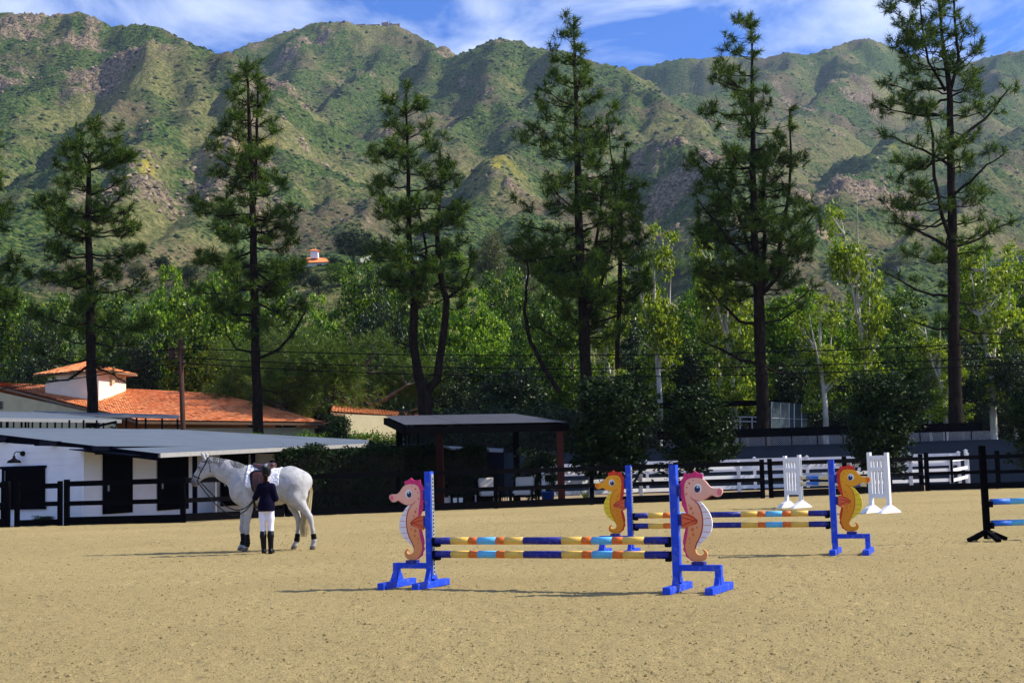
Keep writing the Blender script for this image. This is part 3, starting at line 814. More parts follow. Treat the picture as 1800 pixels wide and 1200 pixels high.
# ------------------------------------------------------------------ barrel tile roofs
def tile_sheet(name, par, A, B, C, Dp, cols, rows, h=0.035):
    """tiles over the patch with top edge A->B and bottom edge D->C; every tile a bent sheet of its own"""
    A, B, C, Dp = Vector(A), Vector(B), Vector(C), Vector(Dp)
    nrm = (B - A).cross(Dp - A).normalized()
    if nrm.z < 0: nrm = -nrm
    mb = MB()
    rnd = random.Random(cols * 31 + rows)
    for i in range(cols):
        for j in range(rows):
            s0, s1 = i / cols, (i + 1) / cols
            t0, t1 = max(0, (j - 0.12) / rows), (j + 1) / rows
            def q(s_, t_):
                return A.lerp(B, s_).lerp(Dp.lerp(C, s_), t_)
            lift = rnd.uniform(-0.008, 0.016)
            vs = []
            for t_, up_ in ((t0, 0.0), (t1, 0.035)):
                for k in range(4):
                    f = k / 3
                    vs.append(q(lerp(s0, s1, f), t_) + nrm * (math.sin(math.pi * f) * h + up_ * 0.6 + lift))
            mb.add(vs, [(k, k + 1, 5 + k, 4 + k) for k in range(3)])
    o = mb.build(name, M['tile'], par, origin=par.location)
    return tag(o, kind='stuff')
vil = thing('tile_roofed_house', 'cream house with broad orange clay tile roof and square tower', 'house', wp(300, 84, 1.5))
A, Mm, B = at(-40, 671, 88), at(215, 683, 86.5), at(387, 692, 87)
C, Dd, E = at(571, 742, 81.5), at(243, 738.5, 78), at(-40, 668, 86)
tile_sheet('roof_tile', vil, Mm, B, C, Dd, 74, 22)
tile_sheet('roof_tile', vil, A, Mm, Dd, E, 60, 20)
b = MB(); b.slab([Mm - Vector((0, 0, .06)), Dd - Vector((0, 0, .06)), C - Vector((0, 0, .06)), B - Vector((0, 0, .06))], 0.14); b.slab([A - Vector((0, 0, .06)), E - Vector((0, 0, .06)), Dd - Vector((0, 0, .06)), Mm - Vector((0, 0, .06))], 0.14); local_build(b, 'roof_deck', M['wood'], vil)
# back slope
b = MB(); b.slab([A, Mm, Mm + Vector((2, 9, -2.6)), A + Vector((2, 9, -2.6))], 0.1); b.slab([Mm, B, B + Vector((4, 6, -2.4)), Mm + Vector((2, 9, -2.6))], 0.1); b.slab([B, C, B + Vector((4, 6, -2.4))], 0.1); local_build(b, 'back_roof', M['tile'], vil)
b = MB()
for i in range(26):
    q = Dd.lerp(C, (i + 0.5) / 26); b.beam(q + Vector((0, 0.05, -0.16)), q + Vector((0.1, 1.0, 0.12)), 0.1, 0.12)
for i in range(26):
    pass
local_build(b, 'rafter_tails' if False else 'eave_rafter', M['wood'], vil)
b = MB(); b.beam(Vector((Dd.x, Dd.y + 0.6, 2.6)), Vector((C.x - 0.8, C.y + 0.7, 2.5)), 0.25, 3.6); local_build(b, 'front_wall', M['cream'], vil)
for f in (0.15, 0.45, 0.75):
    q = Vector((Dd.x, Dd.y + 0.42, 3.2)).lerp(Vector((C.x - 0.8, C.y + 0.52, 3.1)), f)
    b = MB(); b.box(q, (1.0, 0.12, 1.1)); fr = local_build(b, 'window', M['wood'], vil)
    b = MB(); b.box((q.x, q.y - 0.06, q.z), (0.8, 0.04, 0.9)); b.build('pane', M['glass'], fr, origin=vil.location)
# gable wall below the left rake
g0, g1 = at(-60, 676, 86.6), at(205, 734, 79.2)
b = MB(); b.add([(g0.x, g0.y, 0), (g1.x, g1.y, 0), (g1.x, g1.y, g1.z), (g0.x, g0.y, g0.z), (g0.x, g0.y + .3, 0), (g1.x, g1.y + .3, 0), (g1.x, g1.y + .3, g1.z), (g0.x, g0.y + .3, g0.z)], [(0, 1, 2, 3), (7, 6, 5, 4), (3, 2, 6, 7)]); local_build(b, 'gable_wall', M['cream'], vil)
q = at(2, 712, 84.7)
vn = MB(); vn.tube([q + Vector((0, -0.02, 0)), q + Vector((0, 0.25, 0))], 0.28, 20); vno = local_build(vn, 'gable_vent', M['gutter'], vil)
for k in range(5):
    b = MB(); b.box((q.x, q.y - 0.05, q.z - 0.2 + k * 0.1), (0.5 - abs(k - 2) * 0.07, 0.05, 0.04)); b.build('louver', M['iron'], vno, origin=vil.location)
# tower
tb = at(170, 700, 84)
def tw(px, y): return Vector(((px - 900) / F_PX * y, y, 0))
t0, t1, t2 = tw(76, 84.0), tw(170, 82.5), tw(218, 85.8)
t3 = t0 + (t2 - t1)
zt_ = at(170, 652, 82.5).z; zb_ = at(170, 735, 82.5).z
b = MB(); b.hexa([Vector((p.x, p.y, zb_)) for p in (t0, t1, t2, t3)] + [Vector((p.x, p.y, zt_)) for p in (t0, t1, t2, t3)]); two = local_build(b, 'tower', M['tower_wall'], vil)
q = t1.lerp(t2, 0.45); b = MB(); b.box((q.x + 0.02, q.y - 0.02, at(190, 668, 83.5).z), (0.32, 0.3, 0.42), math.atan2(t2.y - t1.y, t2.x - t1.x)); b.build('tower_vent', M['cream'], two, origin=vil.location)
cen = (t0 + t1 + t2 + t3) / 4
ov = [cen + (p - cen) * 1.30 for p in (t0, t1, t2, t3)]
ov = [Vector((p.x, p.y, zt_ - 0.02)) for p in ov]; ap = Vector((cen.x, cen.y, zt_ + 0.80))
for i in range(4):
    tile_sheet('tower_tile', vil, ap, ap + (ov[(i + 1) % 4] - ov[i]) * 0.02, ov[(i + 1) % 4], ov[i], 16, 7, 0.04)
b = MB(); b.add(ov + [p - Vector((0, 0, .1)) for p in ov], [(0, 1, 2, 3), (7, 6, 5, 4), (0, 4, 5, 1), (1, 5, 6, 2), (2, 6, 7, 3), (3, 7, 4, 0)]); local_build(b, 'tower_eave', M['wood'], vil)

# small cream outbuilding
ob = thing('tile_roofed_outbuilding', 'small cream outbuilding with orange tile edge left of the pergola', 'house', wp(650, 77, 1))
c0, c1 = at(607, 728, 76.5), at(760, 733, 81)
b = MB(); b.hexa([(c0.x, c0.y, 0), (c1.x, c1.y, 0), (c1.x + 1, c1.y + 4, 0), (c0.x, c0.y + 5, 0), (c0.x, c0.y, c0.z), (c1.x, c1.y, c1.z), (c1.x + 1, c1.y + 4, c1.z), (c0.x, c0.y + 5, c0.z)]); local_build(b, 'wall', M['cream'], ob)
e0, e1, e2, e3 = at(581, 723, 75.8), at(742, 734, 80.5), at(735, 726, 84), at(585, 711.5, 83)
tile_sheet('roof_tile', ob, e3, e2, e1, e0, 30, 12)
b = MB(); b.slab([e0 - Vector((0, 0, .06)), e1 - Vector((0, 0, .06)), e2 - Vector((0, 0, .06)), e3 - Vector((0, 0, .06))], 0.16); local_build(b, 'roof_deck', M['wood'], ob)

# ------------------------------------------------------------------ pergola with furniture
pg = thing('pergola', 'dark pergola with corrugated charcoal roof and redwood posts', 'pergola', wp(860, 52.5))
f0, f1, k1, k0 = at(712, 746.5, 50), at(999, 741.5, 51.6), at(905, 727, 57.5), at(676, 731, 55.5)
for i in range(3):
    a0, a1 = f0.lerp(f1, i / 3 + 0.002), f0.lerp(f1, (i + 1) / 3 - 0.002); c0, c1 = k0.lerp(k1, i / 3 + 0.002), k0.lerp(k1, (i + 1) / 3 - 0.002)
    mb = MB(); nC = 40; vs = []
    for k in range(nC + 1):
        up_ = Vector((0, 0, 0.014 if k % 2 else 0))
        vs += [a0.lerp(a1, k / nC) + up_, c0.lerp(c1, k / nC) + up_]
    mb.add(vs, [(2 * k, 2 * k + 2, 2 * k + 3, 2 * k + 1) for k in range(nC)])
    local_build(mb, 'roof_panel', M['charcoal_roof'], pg)
dz = Vector((0, 0, -0.17))
for a, c in ((f0, f1), (f1, k1), (k1, k0), (k0, f0)):
    b = MB(); b.beam(a + dz * 1.25, c + dz * 1.25, 0.09, 0.27); local_build(b, 'beam', M['black'], pg)
for i in range(1, 8):
    b = MB(); b.beam(f0.lerp(f1, i / 8) + dz * 0.8, k0.lerp(k1, i / 8) + dz * 0.8, 0.06, 0.16); local_build(b, 'rafter', M['black'], pg)
for px, y, hgt, mm in ((768, 50.5, 2.95, 'dark_post'), (979, 51.7, 2.95, 'rust_post'), (698, 55.2, 3.5, 'black'), (902, 56.8, 3.5, 'black')):
    q = wp(px, y); b = MB(); b.box((q.x, q.y, hgt / 2), (0.27, 0.27, hgt)); local_build(b, 'post', M[mm], pg, bevel=0.01)
for px in (705, 712, 719, 735):
    q = at(px, 752, 55.6); b = MB(); b.box((q.x, q.y, 2.9), (0.09, 0.05, 1.1)); local_build(b, 'lattice_slat', M['black'], pg)
b = MB(); b.beam(wp(680, 55.9, 2.45), wp(770, 56.2, 2.45), 0.06, 0.2); local_build(b, 'beam', M['black'], pg)
def armchair(label, px, y, rz):
    t = thing('lounge_chair', label, 'armchair', wp(px, y), rz, 'cushioned chairs under the pergola')
    b = MB(); b.box((0, 0, 0.45), (0.74, 0.62, 0.2)); local = b.build('seat_cushion', M['cushion'], t, bevel=0.06)
    b = MB(); b.box((0, 0.30, 0.92), (0.78, 0.22, 0.40)); o = b.build('back_cushion', M['cushion'], t, bevel=0.08); o.rotation_euler = (R(-6), 0, 0)
    b = MB(); b.box((0, 0.2, 0.64), (0.74, 0.22, 0.2)); b.build('lumbar_cushion', M['cushion'], t, bevel=0.06)
    for s_ in (-1, 1):
        b = MB(); b.box((s_ * 0.45, -0.33, 0.33), (0.07, 0.07, 0.66)); b.build('leg', M['iron'], t)
        b = MB(); b.box((s_ * 0.45, 0.36, 0.45), (0.07, 0.07, 0.9)); b.build('leg', M['iron'], t)
        b = MB(); b.box((s_ * 0.45, 0.0, 0.685), (0.1, 0.8, 0.045)); b.build('armrest', M['iron'], t)
    b = MB(); b.box((0, 0, 0.31), (0.84, 0.64, 0.05)); b.build('seat_frame', M['iron'], t)
    return t
armchair('beige cushioned lounge chair nearer the left pergola post', 852, 53.4, R(6))
armchair('beige cushioned lounge chair beside the blue bucket', 912, 53.2, R(-14))
t = thing('side_table', 'low dark side table with slatted sides between the two lounge chairs', 'table', wp(884, 52.4))
b = MB(); b.box((0, 0, 0.42), (0.6, 0.5, 0.04)); b.build('tabletop', M['iron'], t)
for sx_ in (-0.26, 0.26):
    for sy_ in (-0.2, 0.2):
        b = MB(); b.box((sx_, sy_, 0.2), (0.05, 0.05, 0.4)); b.build('leg', M['iron'], t)
for k in range(5):
    b = MB(); b.box((-0.18 + 0.09 * k, -0.21, 0.2), (0.03, 0.02, 0.36)); b.build('slat', M['iron'], t)
t = thing('coffee_table', 'low grey metal table with a pipe frame right of the pergola post', 'table', wp(806, 52.2))
b = MB(); b.box((0, 0, 0.46), (1.1, 0.55, 0.035)); b.build('tabletop', M['iron'], t)
for sx_ in (-0.52, 0.52):
    for sy_ in (-0.25, 0.25):
        b = MB(); b.tube([(sx_, sy_, 0), (sx_, sy_, 0.45)], 0.02, 6); b.build('leg', M['galv'], t)
for lab, px, y in (('small white cube box left on the ground under the metal table', 793, 52.1), ('small white cube box right under the metal table, towards the chairs', 803, 52.1)):
    b = MB(); q = wp(px, y, 0.24); b.box(q, (0.15, 0.15, 0.17)); b.box((q.x, q.y, q.z + 0.095), (0.16, 0.16, 0.02)); b.box((q.x, q.y, 0.08), (0.12, 0.12, 0.15)); o = b.build('storage_box', M['white_plain'], origin=(q.x, q.y, 0)); o.location = (q.x, q.y, 0)
    tag(o, lab, 'box', 'boxes under the metal table')
q = wp(779, 52.3); b = MB(); b.box((q.x, q.y, 0.24), (0.26, 0.2, 0.2)); b.box((q.x, q.y, 0.35), (0.28, 0.22, 0.02)); o = b.build('cool_box', M['cushion'], origin=q, bevel=0.02); o.location = q; tag(o, 'grey box beside the redwood pergola post', 'box')
q = wp(955, 52.6); bk = thing('bucket', 'blue plastic bucket beside the lounge chair', 'bucket', q)
b = MB(); b.lathe((0, 0, 0), [(0.0, 0.0), (0.21, 0.0), (0.27, 0.44), (0.29, 0.44), (0.29, 0.48), (0.26, 0.48), (0.2, 0.05)], 20); b.build('tub', M['bucket'], bk, smooth=True)
b = MB(); b.tube([(-0.28, 0, 0.44), (-0.2, -0.1, 0.56), (0, -0.12, 0.6), (0.2, -0.1, 0.56), (0.28, 0, 0.44)], 0.01, 5); b.build('handle', M['galv'], bk)

# ------------------------------------------------------------------ glazed shed under the trees on the terrace
gs = thing('glazed_shed', 'open framed shed with dark flat roof and glass panels under the trees', 'shed', wp(1300, 78, 2.05))
b = MB(); b.beam(wp(1140, 78, EYE + (hor(1240) - 711) * 78 / F_PX), wp(1362, 78, EYE + (hor(1240) - 711) * 78 / F_PX), 2.5, 0.22); local_build(b, 'roof', M['black'], gs)
for px in (1290, 1301, 1322, 1338):
    q0, q1 = at(px, 756, 77), at(px, 732, 77); b = MB(); b.beam(q0, q1, 0.06, 0.06); local_build(b, 'frame_bar', M['galv'], gs)
for py in (732, 740):
    b = MB(); b.beam(at(1285, py, 77), at(1345, py + 1, 77), 0.06, 0.05); local_build(b, 'frame_bar', M['galv'], gs)
for i, (xa, xb) in enumerate(((1356, 1371), (1372, 1386), (1387, 1395), (1396, 1408), (1409, 1419))):
    y0, y1 = 76 + i * 0.7, 76 + i * 0.7 + 0.6
    a, c = at(xa, 758, y0), at(xb, 758, y1); tp0, tp1 = at(xa, 706 + i, y0), at(xb, 707 + i, y1)
    b = MB(); b.hexa([a, c, c + Vector((0, .02, 0)), a + Vector((0, .02, 0)), tp0, tp1, tp1 + Vector((0, .02, 0)), tp0 + Vector((0, .02, 0))]); pn = local_build(b, 'glass_panel', M['glass'], gs)
    b = MB(); b.beam(a, tp0, 0.05, 0.07); b.beam(a.lerp(tp0, 0.45) - Vector((0, .03, 0)), c.lerp(tp1, 0.45) - Vector((0, .03, 0)), 0.04, 0.04); b.build('frame', M['galv'], pn, origin=gs.location)
b = MB(); b.box(at(1312, 763, 77.3), (2.6, 0.5, 0.35)); local_build(b, 'wood_base', M['wood'], gs)

# ------------------------------------------------------------------ utility pole and wires
up_ = thing('utility_pole', 'brown wooden utility pole rising from the orange tile roof', 'utility pole', wp(322, 67, 0))
ptop = at(317, 596, 67)
b = MB(); b.tube([wp(322, 67, -0.2), ptop], [0.15, 0.12], 10); local_build(b, 'shaft', M['pole_wood'], up_, smooth=True)
for py, dxm in ((612, 0.22), (628, -0.2), (637, 0.2)):
    q = at(317.5, py, 67); b = MB(); b.beam(q, q + Vector((dxm, -0.1, 0.02)), 0.06, 0.06); b.lathe((q.x + dxm, q.y - 0.1, q.z), [(0.05, -0.02), (0.07, 0.02), (0.05, 0.06), (0.03, 0.12)], 8); local_build(b, 'insulator', M['wood'], up_)
q = at(302, 619, 67); b = MB(); b.tube([q + Vector((0, 0, -0.35)), q + Vector((0, 0, 0.25))], 0.16, 10); b.beam(q, q + Vector((0.4, 0, 0.1)), 0.05, 0.05); local_build(b, 'transformer', M['pole_wood'], up_)
wires = (('top', [(-300, 700), (0, 655), (160, 632), (317, 612)], [(317, 612), (620, 621), (930, 625), (1340, 619), (1640, 608), (1900, 594)]),
         ('middle', [(-300, 714), (0, 672), (160, 648), (317, 628)], [(317, 628), (620, 642), (930, 648), (1340, 643), (1640, 635), (1900, 620)]),
         ('lowest', [(-300, 726), (0, 684), (160, 661), (317, 637)], [(317, 637), (620, 655), (930, 661), (1340, 657), (1640, 648), (1900, 632)]))
for nm, left, right in wires:
    for seg, side, y0, y1 in ((left, 'left', 58, 67), (right, 'right', 67, 61)):
        pts_ = []
        n_ = len(seg)
        xs = [s_[0] for s_ in seg]; ys = [s_[1] for s_ in seg]
        for k in range(25):
            f = k / 24; px = lerp(xs[0], xs[-1], f)
            cs = np.polyfit(xs, ys, min(3, n_ - 1)); py = float(np.polyval(cs, px))
            pts_.append(at(px, py, lerp(y0, y1, f)))
        b = MB(); b.tube(pts_, 0.026, 5); o = b.build('power_line', M['iron'], origin=pts_[0]); o.location = pts_[0]
        tag(o, f'{nm} of the three black power lines running {side} from the wooden pole', 'power line', 'power lines strung from the pole')

# ------------------------------------------------------------------ far villa, cross, ruin on the ridge
hp = on_hill(556, 468)
hp = Vector((hp.x, hp.y, hp.z)); yv = hp.y
fv = thing('hillside_house', 'tiny far house with red tile roof and white cupola on the slope', 'house', hp)
zc = lambda px, py: at(px, py, yv).z
b = MB(); b.box(((556 - 900) / F_PX * yv, yv + 3, (zc(556, 461) + zc(556, 480)) / 2), (6.4, 6, zc(556, 461) - zc(556, 480))); local_build(b, 'wall', M['tower_wall'], fv)
r0, r1 = at(522, 462, yv - 0.5), at(579, 460, yv - 0.5); rt0, rt1 = at(540, 452.5, yv + 3), at(572, 452.5, yv + 3)
b = MB(); b.add([r0, r1, rt1, rt0, r0 + Vector((0, 7, 0)), r1 + Vector((0, 7, 0))], [(0, 1, 2, 3), (1, 5, 2), (5, 4, 3, 2), (4, 0, 3), (0, 4, 5, 1)]); local_build(b, 'roof', M['tile'], fv)
q = at(553, 448, yv + 1.5); b = MB(); b.box(q, (1.3, 1.3, 1.3)); cu_ = local_build(b, 'cupola', M['white_wall'], fv)
b = MB(); b.box((q.x, q.y, q.z + 0.82), (1.9, 1.9, 0.35), taper=0.25); b.build('cupola_roof', M['tile'], cu_, origin=fv.location)
q = on_hill(640, 462); b = MB(); y_ = q.y; b.beam(at(600, 478, y_ - 2), at(632, 480, y_ - 2), 0.3, 2.2); b.beam(at(633, 463, y_ - 1), at(651, 456, y_ + 3), 0.3, 1.6); o = b.build('garden_wall', M['gutter'], origin=q); o.location = q
tag(o, 'grey retaining wall on the hillside right of the far house', 'wall')
q = on_hill(690, 446); y_ = q.y
cr_ = thing('hill_cross', 'pale standing cross on the hillside seen between the pines', 'cross', q)
b = MB(); b.beam(at(689, 446, y_ - 0.5), at(688, 420, y_ - 0.5), 0.26, 0.26); local_build(b, 'upright', M['white'], cr_)
b = MB(); b.beam(at(684, 429, y_ - 0.7), at(695, 429, y_ - 0.7), 0.26, 0.26); local_build(b, 'crossbar', M['white'], cr_)
q = on_hill(722, 458); b = MB(); b.box((q.x, q.y, q.z + 0.6), (2.6, 2.2, 1.6)); b.box((q.x, q.y, q.z + 1.5), (2.8, 2.4, 0.3), taper=0.7); o = b.build('white_hut', M['white_wall'], origin=q); o.location = q
tag(o, 'tiny white hut on the slope right of the cross', 'hut')
rn = thing('ridge_ruin', 'row of low broken walls on the bare mountain top', 'ruin', at(680, 47, 1612))
for a, c, t_ in ((627, 643, 44.5), (645, 668, 45), (671, 683, 41.5), (684, 690, 43), (690, 703, 44)):
    b = MB(); p0, p1 = at(a, 50, 1611), at(c, 49, 1611); hgt = at(a, t_, 1611).z - p0.z + 1.5
    b.beam(p0 + Vector((0, 0, hgt / 2 - 1)), p1 + Vector((0, 0, hgt / 2 - 1)), 3, hgt); local_build(b, 'wall', M['stone'], rn)
for px in (681, 685):
    b = MB(); b.box(at(px, 44, 1610), (0.9, 0.9, 9)); local_build(b, 'pillar', M['stone'], rn)
# ------------------------------------------------------------------ pines
def bark_mat(name, dark, light, scale=7.0, strength=0.9):
    m, nt, b, o = nodes(name)
    tcn = nt.nodes.new('ShaderNodeTexCoord'); mpn = nt.nodes.new('ShaderNodeMapping'); mpn.inputs['Scale'].default_value = (1, 1, 0.35)
    nt.links.new(tcn.outputs['Object'], mpn.inputs[0])
    n = noise(nt, scale, 6, 0.7, mpn.outputs[0])
    nt.links.new(ramp(nt, [(0.4, dark), (0.7, light)], n), b.inputs['Base Color'])
    b.inputs['Roughness'].default_value = 0.95; b.inputs['Specular IOR Level'].default_value = 0.1
    bump(nt, b, n, strength, 0.05)
    return m
M['pine_bark'] = bark_mat('pine_bark', (0.006, 0.0045, 0.0035), (0.034, 0.021, 0.014))
M['needles'] = leaf_mat('pine_needles', (0.005, 0.020, 0.002), (0.026, 0.072, 0.004), (0.15, 0.215, 0.012), trans=0.32, rough=0.5)
M['white_bark'] = bark_mat('sycamore_bark', (0.32, 0.30, 0.24), (0.78, 0.75, 0.68), 2.2, 0.3)
M['grey_bark'] = bark_mat('grey_bark', (0.06, 0.05, 0.04), (0.17, 0.15, 0.12), 5, 0.6)
M['dark_bark'] = bark_mat('dark_bark', (0.015, 0.012, 0.010), (0.05, 0.04, 0.03), 5, 0.6)

def needles_mesh(name, T, rng_, n_per=26, L=0.42, wdt=0.036, spread=1.0, material='needles'):
    """T: list of (point, axis direction, size); every needle a thin blade"""
    P_ = np.array([t[0] for t in T], float); A_ = np.array([t[1] for t in T], float); S_ = np.array([t[2] for t in T], float)
    A_ /= np.linalg.norm(A_, axis=1)[:, None] + 1e-9
    m_ = len(P_)
    rep = np.repeat(np.arange(m_), n_per)
    k = len(rep)
    rnd = rng_.normal(size=(k, 3)); rnd /= np.linalg.norm(rnd, axis=1)[:, None]
    ax = A_[rep]
    d = ax * rng_.uniform(0.25, 1.0, (k, 1)) + rnd * spread * rng_.uniform(0.55, 1.0, (k, 1))
    d[:, 2] -= 0.12
    d /= np.linalg.norm(d, axis=1)[:, None]
    s_ = S_[rep][:, None]
    base_ = P_[rep] + ax * (rng_.uniform(-0.30, 0.10, (k, 1)) * s_)
    tip = base_ + d * (L * s_ * rng_.uniform(0.7, 1.15, (k, 1)))
    side = np.cross(d, rng_.normal(size=(k, 3))); side /= np.linalg.norm(side, axis=1)[:, None] + 1e-9
    side *= wdt * 0.5
    V = np.stack([base_ - side, base_ + side, tip], 1).reshape(-1, 3)
    F = np.arange(k * 3).reshape(-1, 3)
    return mesh_np(name, V, F, M[material])

def pine(label, Y, stems, crown, limbs=(), seed=1, dens=1.0, gap=0.0, base_z=2.0):
    rnd = random.Random(seed); rng_ = np.random.default_rng(seed)
    base_pt = at(stems[0][0][0], stems[0][0][1], Y)
    root = thing('pine_tree', label, 'tree', (base_pt.x, base_pt.y, base_pt.z), 0, 'tall pines in a row behind the arena')
    tb_ = MB(); tufts = []
    mpp = Y / F_PX
    cy_ = [c[0] for c in crown]
    def span(py):
        return np.interp(py, cy_, [c[1] for c in crown]), np.interp(py, cy_, [c[2] for c in crown])
    stem3 = []
    for si, st in enumerate(stems):
        off = 0 if si == 0 else rnd.uniform(-0.7, 0.7)
        pts_ = []
        for i, (px, py, r_) in enumerate(st):
            f = min(1, i / 1.5) if si else 0
            pts_.append((at(px, py, Y + off * f), r_, py))
        # finer, slightly crooked
        fine_p, fine_r, fine_y = [], [], []
        for (a, ra, ya), (b, rb, yb) in zip(pts_[:-1], pts_[1:]):
            n_ = max(2, int((b - a).length / 0.9))
            for k in range(n_):
                f = k / n_
                j = Vector((rnd.uniform(-1, 1), rnd.uniform(-1, 1), 0)) * 0.035 * (1 if k else 0.3)
                fine_p.append(a.lerp(b, f) + j); fine_r.append(lerp(ra, rb, f) * rnd.uniform(0.80, 0.92)); fine_y.append(lerp(ya, yb, f))
        fine_p.append(pts_[-1][0]); fine_r.append(pts_[-1][1]); fine_y.append(pts_[-1][2])
        if si == 0:
            fine_p.insert(0, fine_p[0] - Vector((0, 0, 0.9))); fine_r.insert(0, fine_r[0] * 1.25); fine_y.insert(0, fine_y[0] + 30)
        tb_.tube(fine_p, fine_r, 10 if si == 0 else 8)
        stem3.append((fine_p, fine_r, fine_y))
    def tuft_run(pts_, start, step, size):
        for a, b in zip(pts_[:-1], pts_[1:]):
            pass
        L_ = sum((b - a).length for a, b in zip(pts_[:-1], pts_[1:]))
        s_ = start * L_
        while s_ <= L_:
            acc = 0
            for a, b in zip(pts_[:-1], pts_[1:]):
                seg = (b - a).length
                if acc + seg >= s_ or b is pts_[-1]:
                    f = min(1, (s_ - acc) / max(seg, 1e-6)); p = a.lerp(b, f); d = (b - a).normalized(); break
                acc += seg
            yield p, d, s_ / L_
            s_ += step * rnd.uniform(0.7, 1.3)
    def pad(c, r_, stem_from):
        """a flattened clump of needle tufts on short twigs"""
        n_ = max(3, int(10 * dens * (r_ / 0.45) ** 2 * rnd.uniform(0.75, 1.25)))
        for k in range(n_):
            a = rnd.uniform(0, 6.28); q = rnd.uniform(0.1, 1) ** 0.5 * r_
            o_ = Vector((math.cos(a) * q, math.sin(a) * q, rnd.uniform(-0.50, 0.80) * r_))
            p = c + o_
            ax = o_.normalized() * 0.75 + Vector((rnd.uniform(-.3, .3), rnd.uniform(-.3, .3), rnd.uniform(-0.05, 1.0)))
            tufts.append((p, ax, rnd.uniform(0.75, 1.2)))
            if k % 2 == 0:
                tb_.tube([stem_from, stem_from.lerp(p, 0.55) - Vector((0, 0, 0.05)), p], [0.018, 0.013, 0.007], 4, cap=False)
    def limb(p0, dirh, L, rise, r0, bare=0.3, droop=0.0):
        """a limb with clumps of needles towards its end"""
        d = Vector(dirh).normalized()
        pts_ = [p0]
        n_ = 6
        for k in range(1, n_ + 1):
            f = k / n_
            z_ = L * (rise * f + 0.16 * f ** 3 - droop * math.sin(f * math.pi * 0.8) * 0.22)
            w_ = Vector((rnd.uniform(-1, 1), rnd.uniform(-1, 1), rnd.uniform(-1, 1))) * L * 0.04
            pts_.append(p0 + d * (L * f) + Vector((0, 0, z_)) + w_)
        tb_.tube(pts_, [r0 * (1 - 0.75 * k / n_) for k in range(n_ + 1)], 5, cap=False)
        e = pts_[-1]
        size = min(0.52, 0.27 + 0.085 * L) * rnd.uniform(0.8, 1.2)
        if L < 0.7:
            tufts.append((e, e - p0, 1.0)); tufts.append((p0.lerp(e, 0.6), (e - p0) + Vector((rnd.uniform(-.3, .3), rnd.uniform(-.3, .3), .2)), 0.9))
            return
        pad(e + (e - pts_[-2]).normalized() * 0.05, size, pts_[-2])
        f = 1.0
        while True:
            f -= rnd.uniform(0.80, 1.25) / L
            if f < bare: break
            if rnd.random() < gap: continue
            x_ = f * n_; k = min(n_ - 1, int(x_)); b_ = pts_[k].lerp(pts_[k + 1], x_ - k)
            sd = d.cross(Vector((0, 0, 1))) * rnd.choice((-1, 1))
            c = b_ + sd * rnd.uniform(0.15, 0.75) * min(1.2, 0.3 + 0.3 * L) + d * rnd.uniform(0.05, 0.35) + Vector((0, 0, rnd.uniform(-0.12, 0.32)))
            pad(c, size * rnd.uniform(0.65, 1.0), b_)
    py = cy_[0] + 20
    while py < cy_[-1]:
        xl, xr = span(py)
        cands = [s_ for s_ in stem3 if min(s_[2]) - 4 <= py <= max(s_[2])]
        frac = (py - cy_[0]) / (cy_[-1] - cy_[0])
        if cands:
            for s_ in cands:
                i = min(range(len(s_[2])), key=lambda k: abs(s_[2][k] - py))
                p0, r0 = s_[0][i], s_[1][i]
                pxs = 900 + p0.x / p0.y * F_PX
                n_l = rnd.choice((2, 3, 3)) if len(cands) == 1 else rnd.choice((1, 1, 2))
                a0 = rnd.uniform(0, 6.28)
                for k in range(n_l):
                    a = a0 + k * 6.28 / n_l + rnd.uniform(-0.5, 0.5)
                    dx_, dy_ = math.cos(a), math.sin(a)
                    reach_px = (xr - pxs) if dx_ > 0 else (pxs - xl)
                    if reach_px < 6: reach_px = 6
                    mean_ = min((xr - xl) / 2, reach_px * 1.4)
                    L = (abs(dx_) * reach_px + (1 - abs(dx_)) * mean_) * mpp * rnd.uniform(0.62, 1.04)
                    rise = lerp(0.50, -0.04, min(1, frac * 1.6) ** 0.8) + rnd.uniform(-0.15, 0.15)
                    el_, er_ = span(py - (rise + 0.16) * L / mpp)       # width of the crown where this limb ends
                    lim_ = max(4, (er_ - pxs) if dx_ > 0 else (pxs - el_)) * mpp
                    if abs(dx_) > 0.25 and L * abs(dx_) > lim_: L = lim_ / abs(dx_) * rnd.uniform(0.8, 1.0)
                    L = max(L - 0.15, 0.30)
                    limb(p0 + Vector((0, 0, rnd.uniform(-0.2, 0.2))), (dx_, dy_, 0), L, rise, min(r0 * 0.5, 0.028 + 0.017 * L), 0.18 + 0.16 * frac if L > 1 else 0.1, droop=0.7 * frac)
        py += rnd.uniform(0.40, 0.72) / mpp * (0.62 + 0.72 * frac) / dens ** 0.5
    for s_ in stem3:   # leader shoots
        top = s_[0][-1]
        for k in range(7):
            tufts.append((top - Vector((rnd.uniform(-.07, .07), rnd.uniform(-.07, .07), 0.22 + 0.16 * k)), (rnd.uniform(-.3, .3), rnd.uniform(-.3, .3), 1), 0.75 + 0.07 * k))
    for line, ntuft in limbs:   # limbs traced one by one
        off = rnd.uniform(-0.8, 0.8)
        pts_ = [at(px, py_, Y + off * min(1, i / 2)) for i, (px, py_, r_) in enumerate(line)]
        sm, sr = [], []
        for k in range(len(pts_) - 1):
            for q in range(3):
                f = q / 3
                sm.append(pts_[k].lerp(pts_[k + 1], f) + Vector((rnd.uniform(-1, 1), rnd.uniform(-1, 1), rnd.uniform(-1, 1))) * 0.04); sr.append(lerp(line[k][2], line[k + 1][2], f))
        sm.append(pts_[-1]); sr.append(line[-1][2])
        tb_.tube(sm, sr, 7, cap=False)
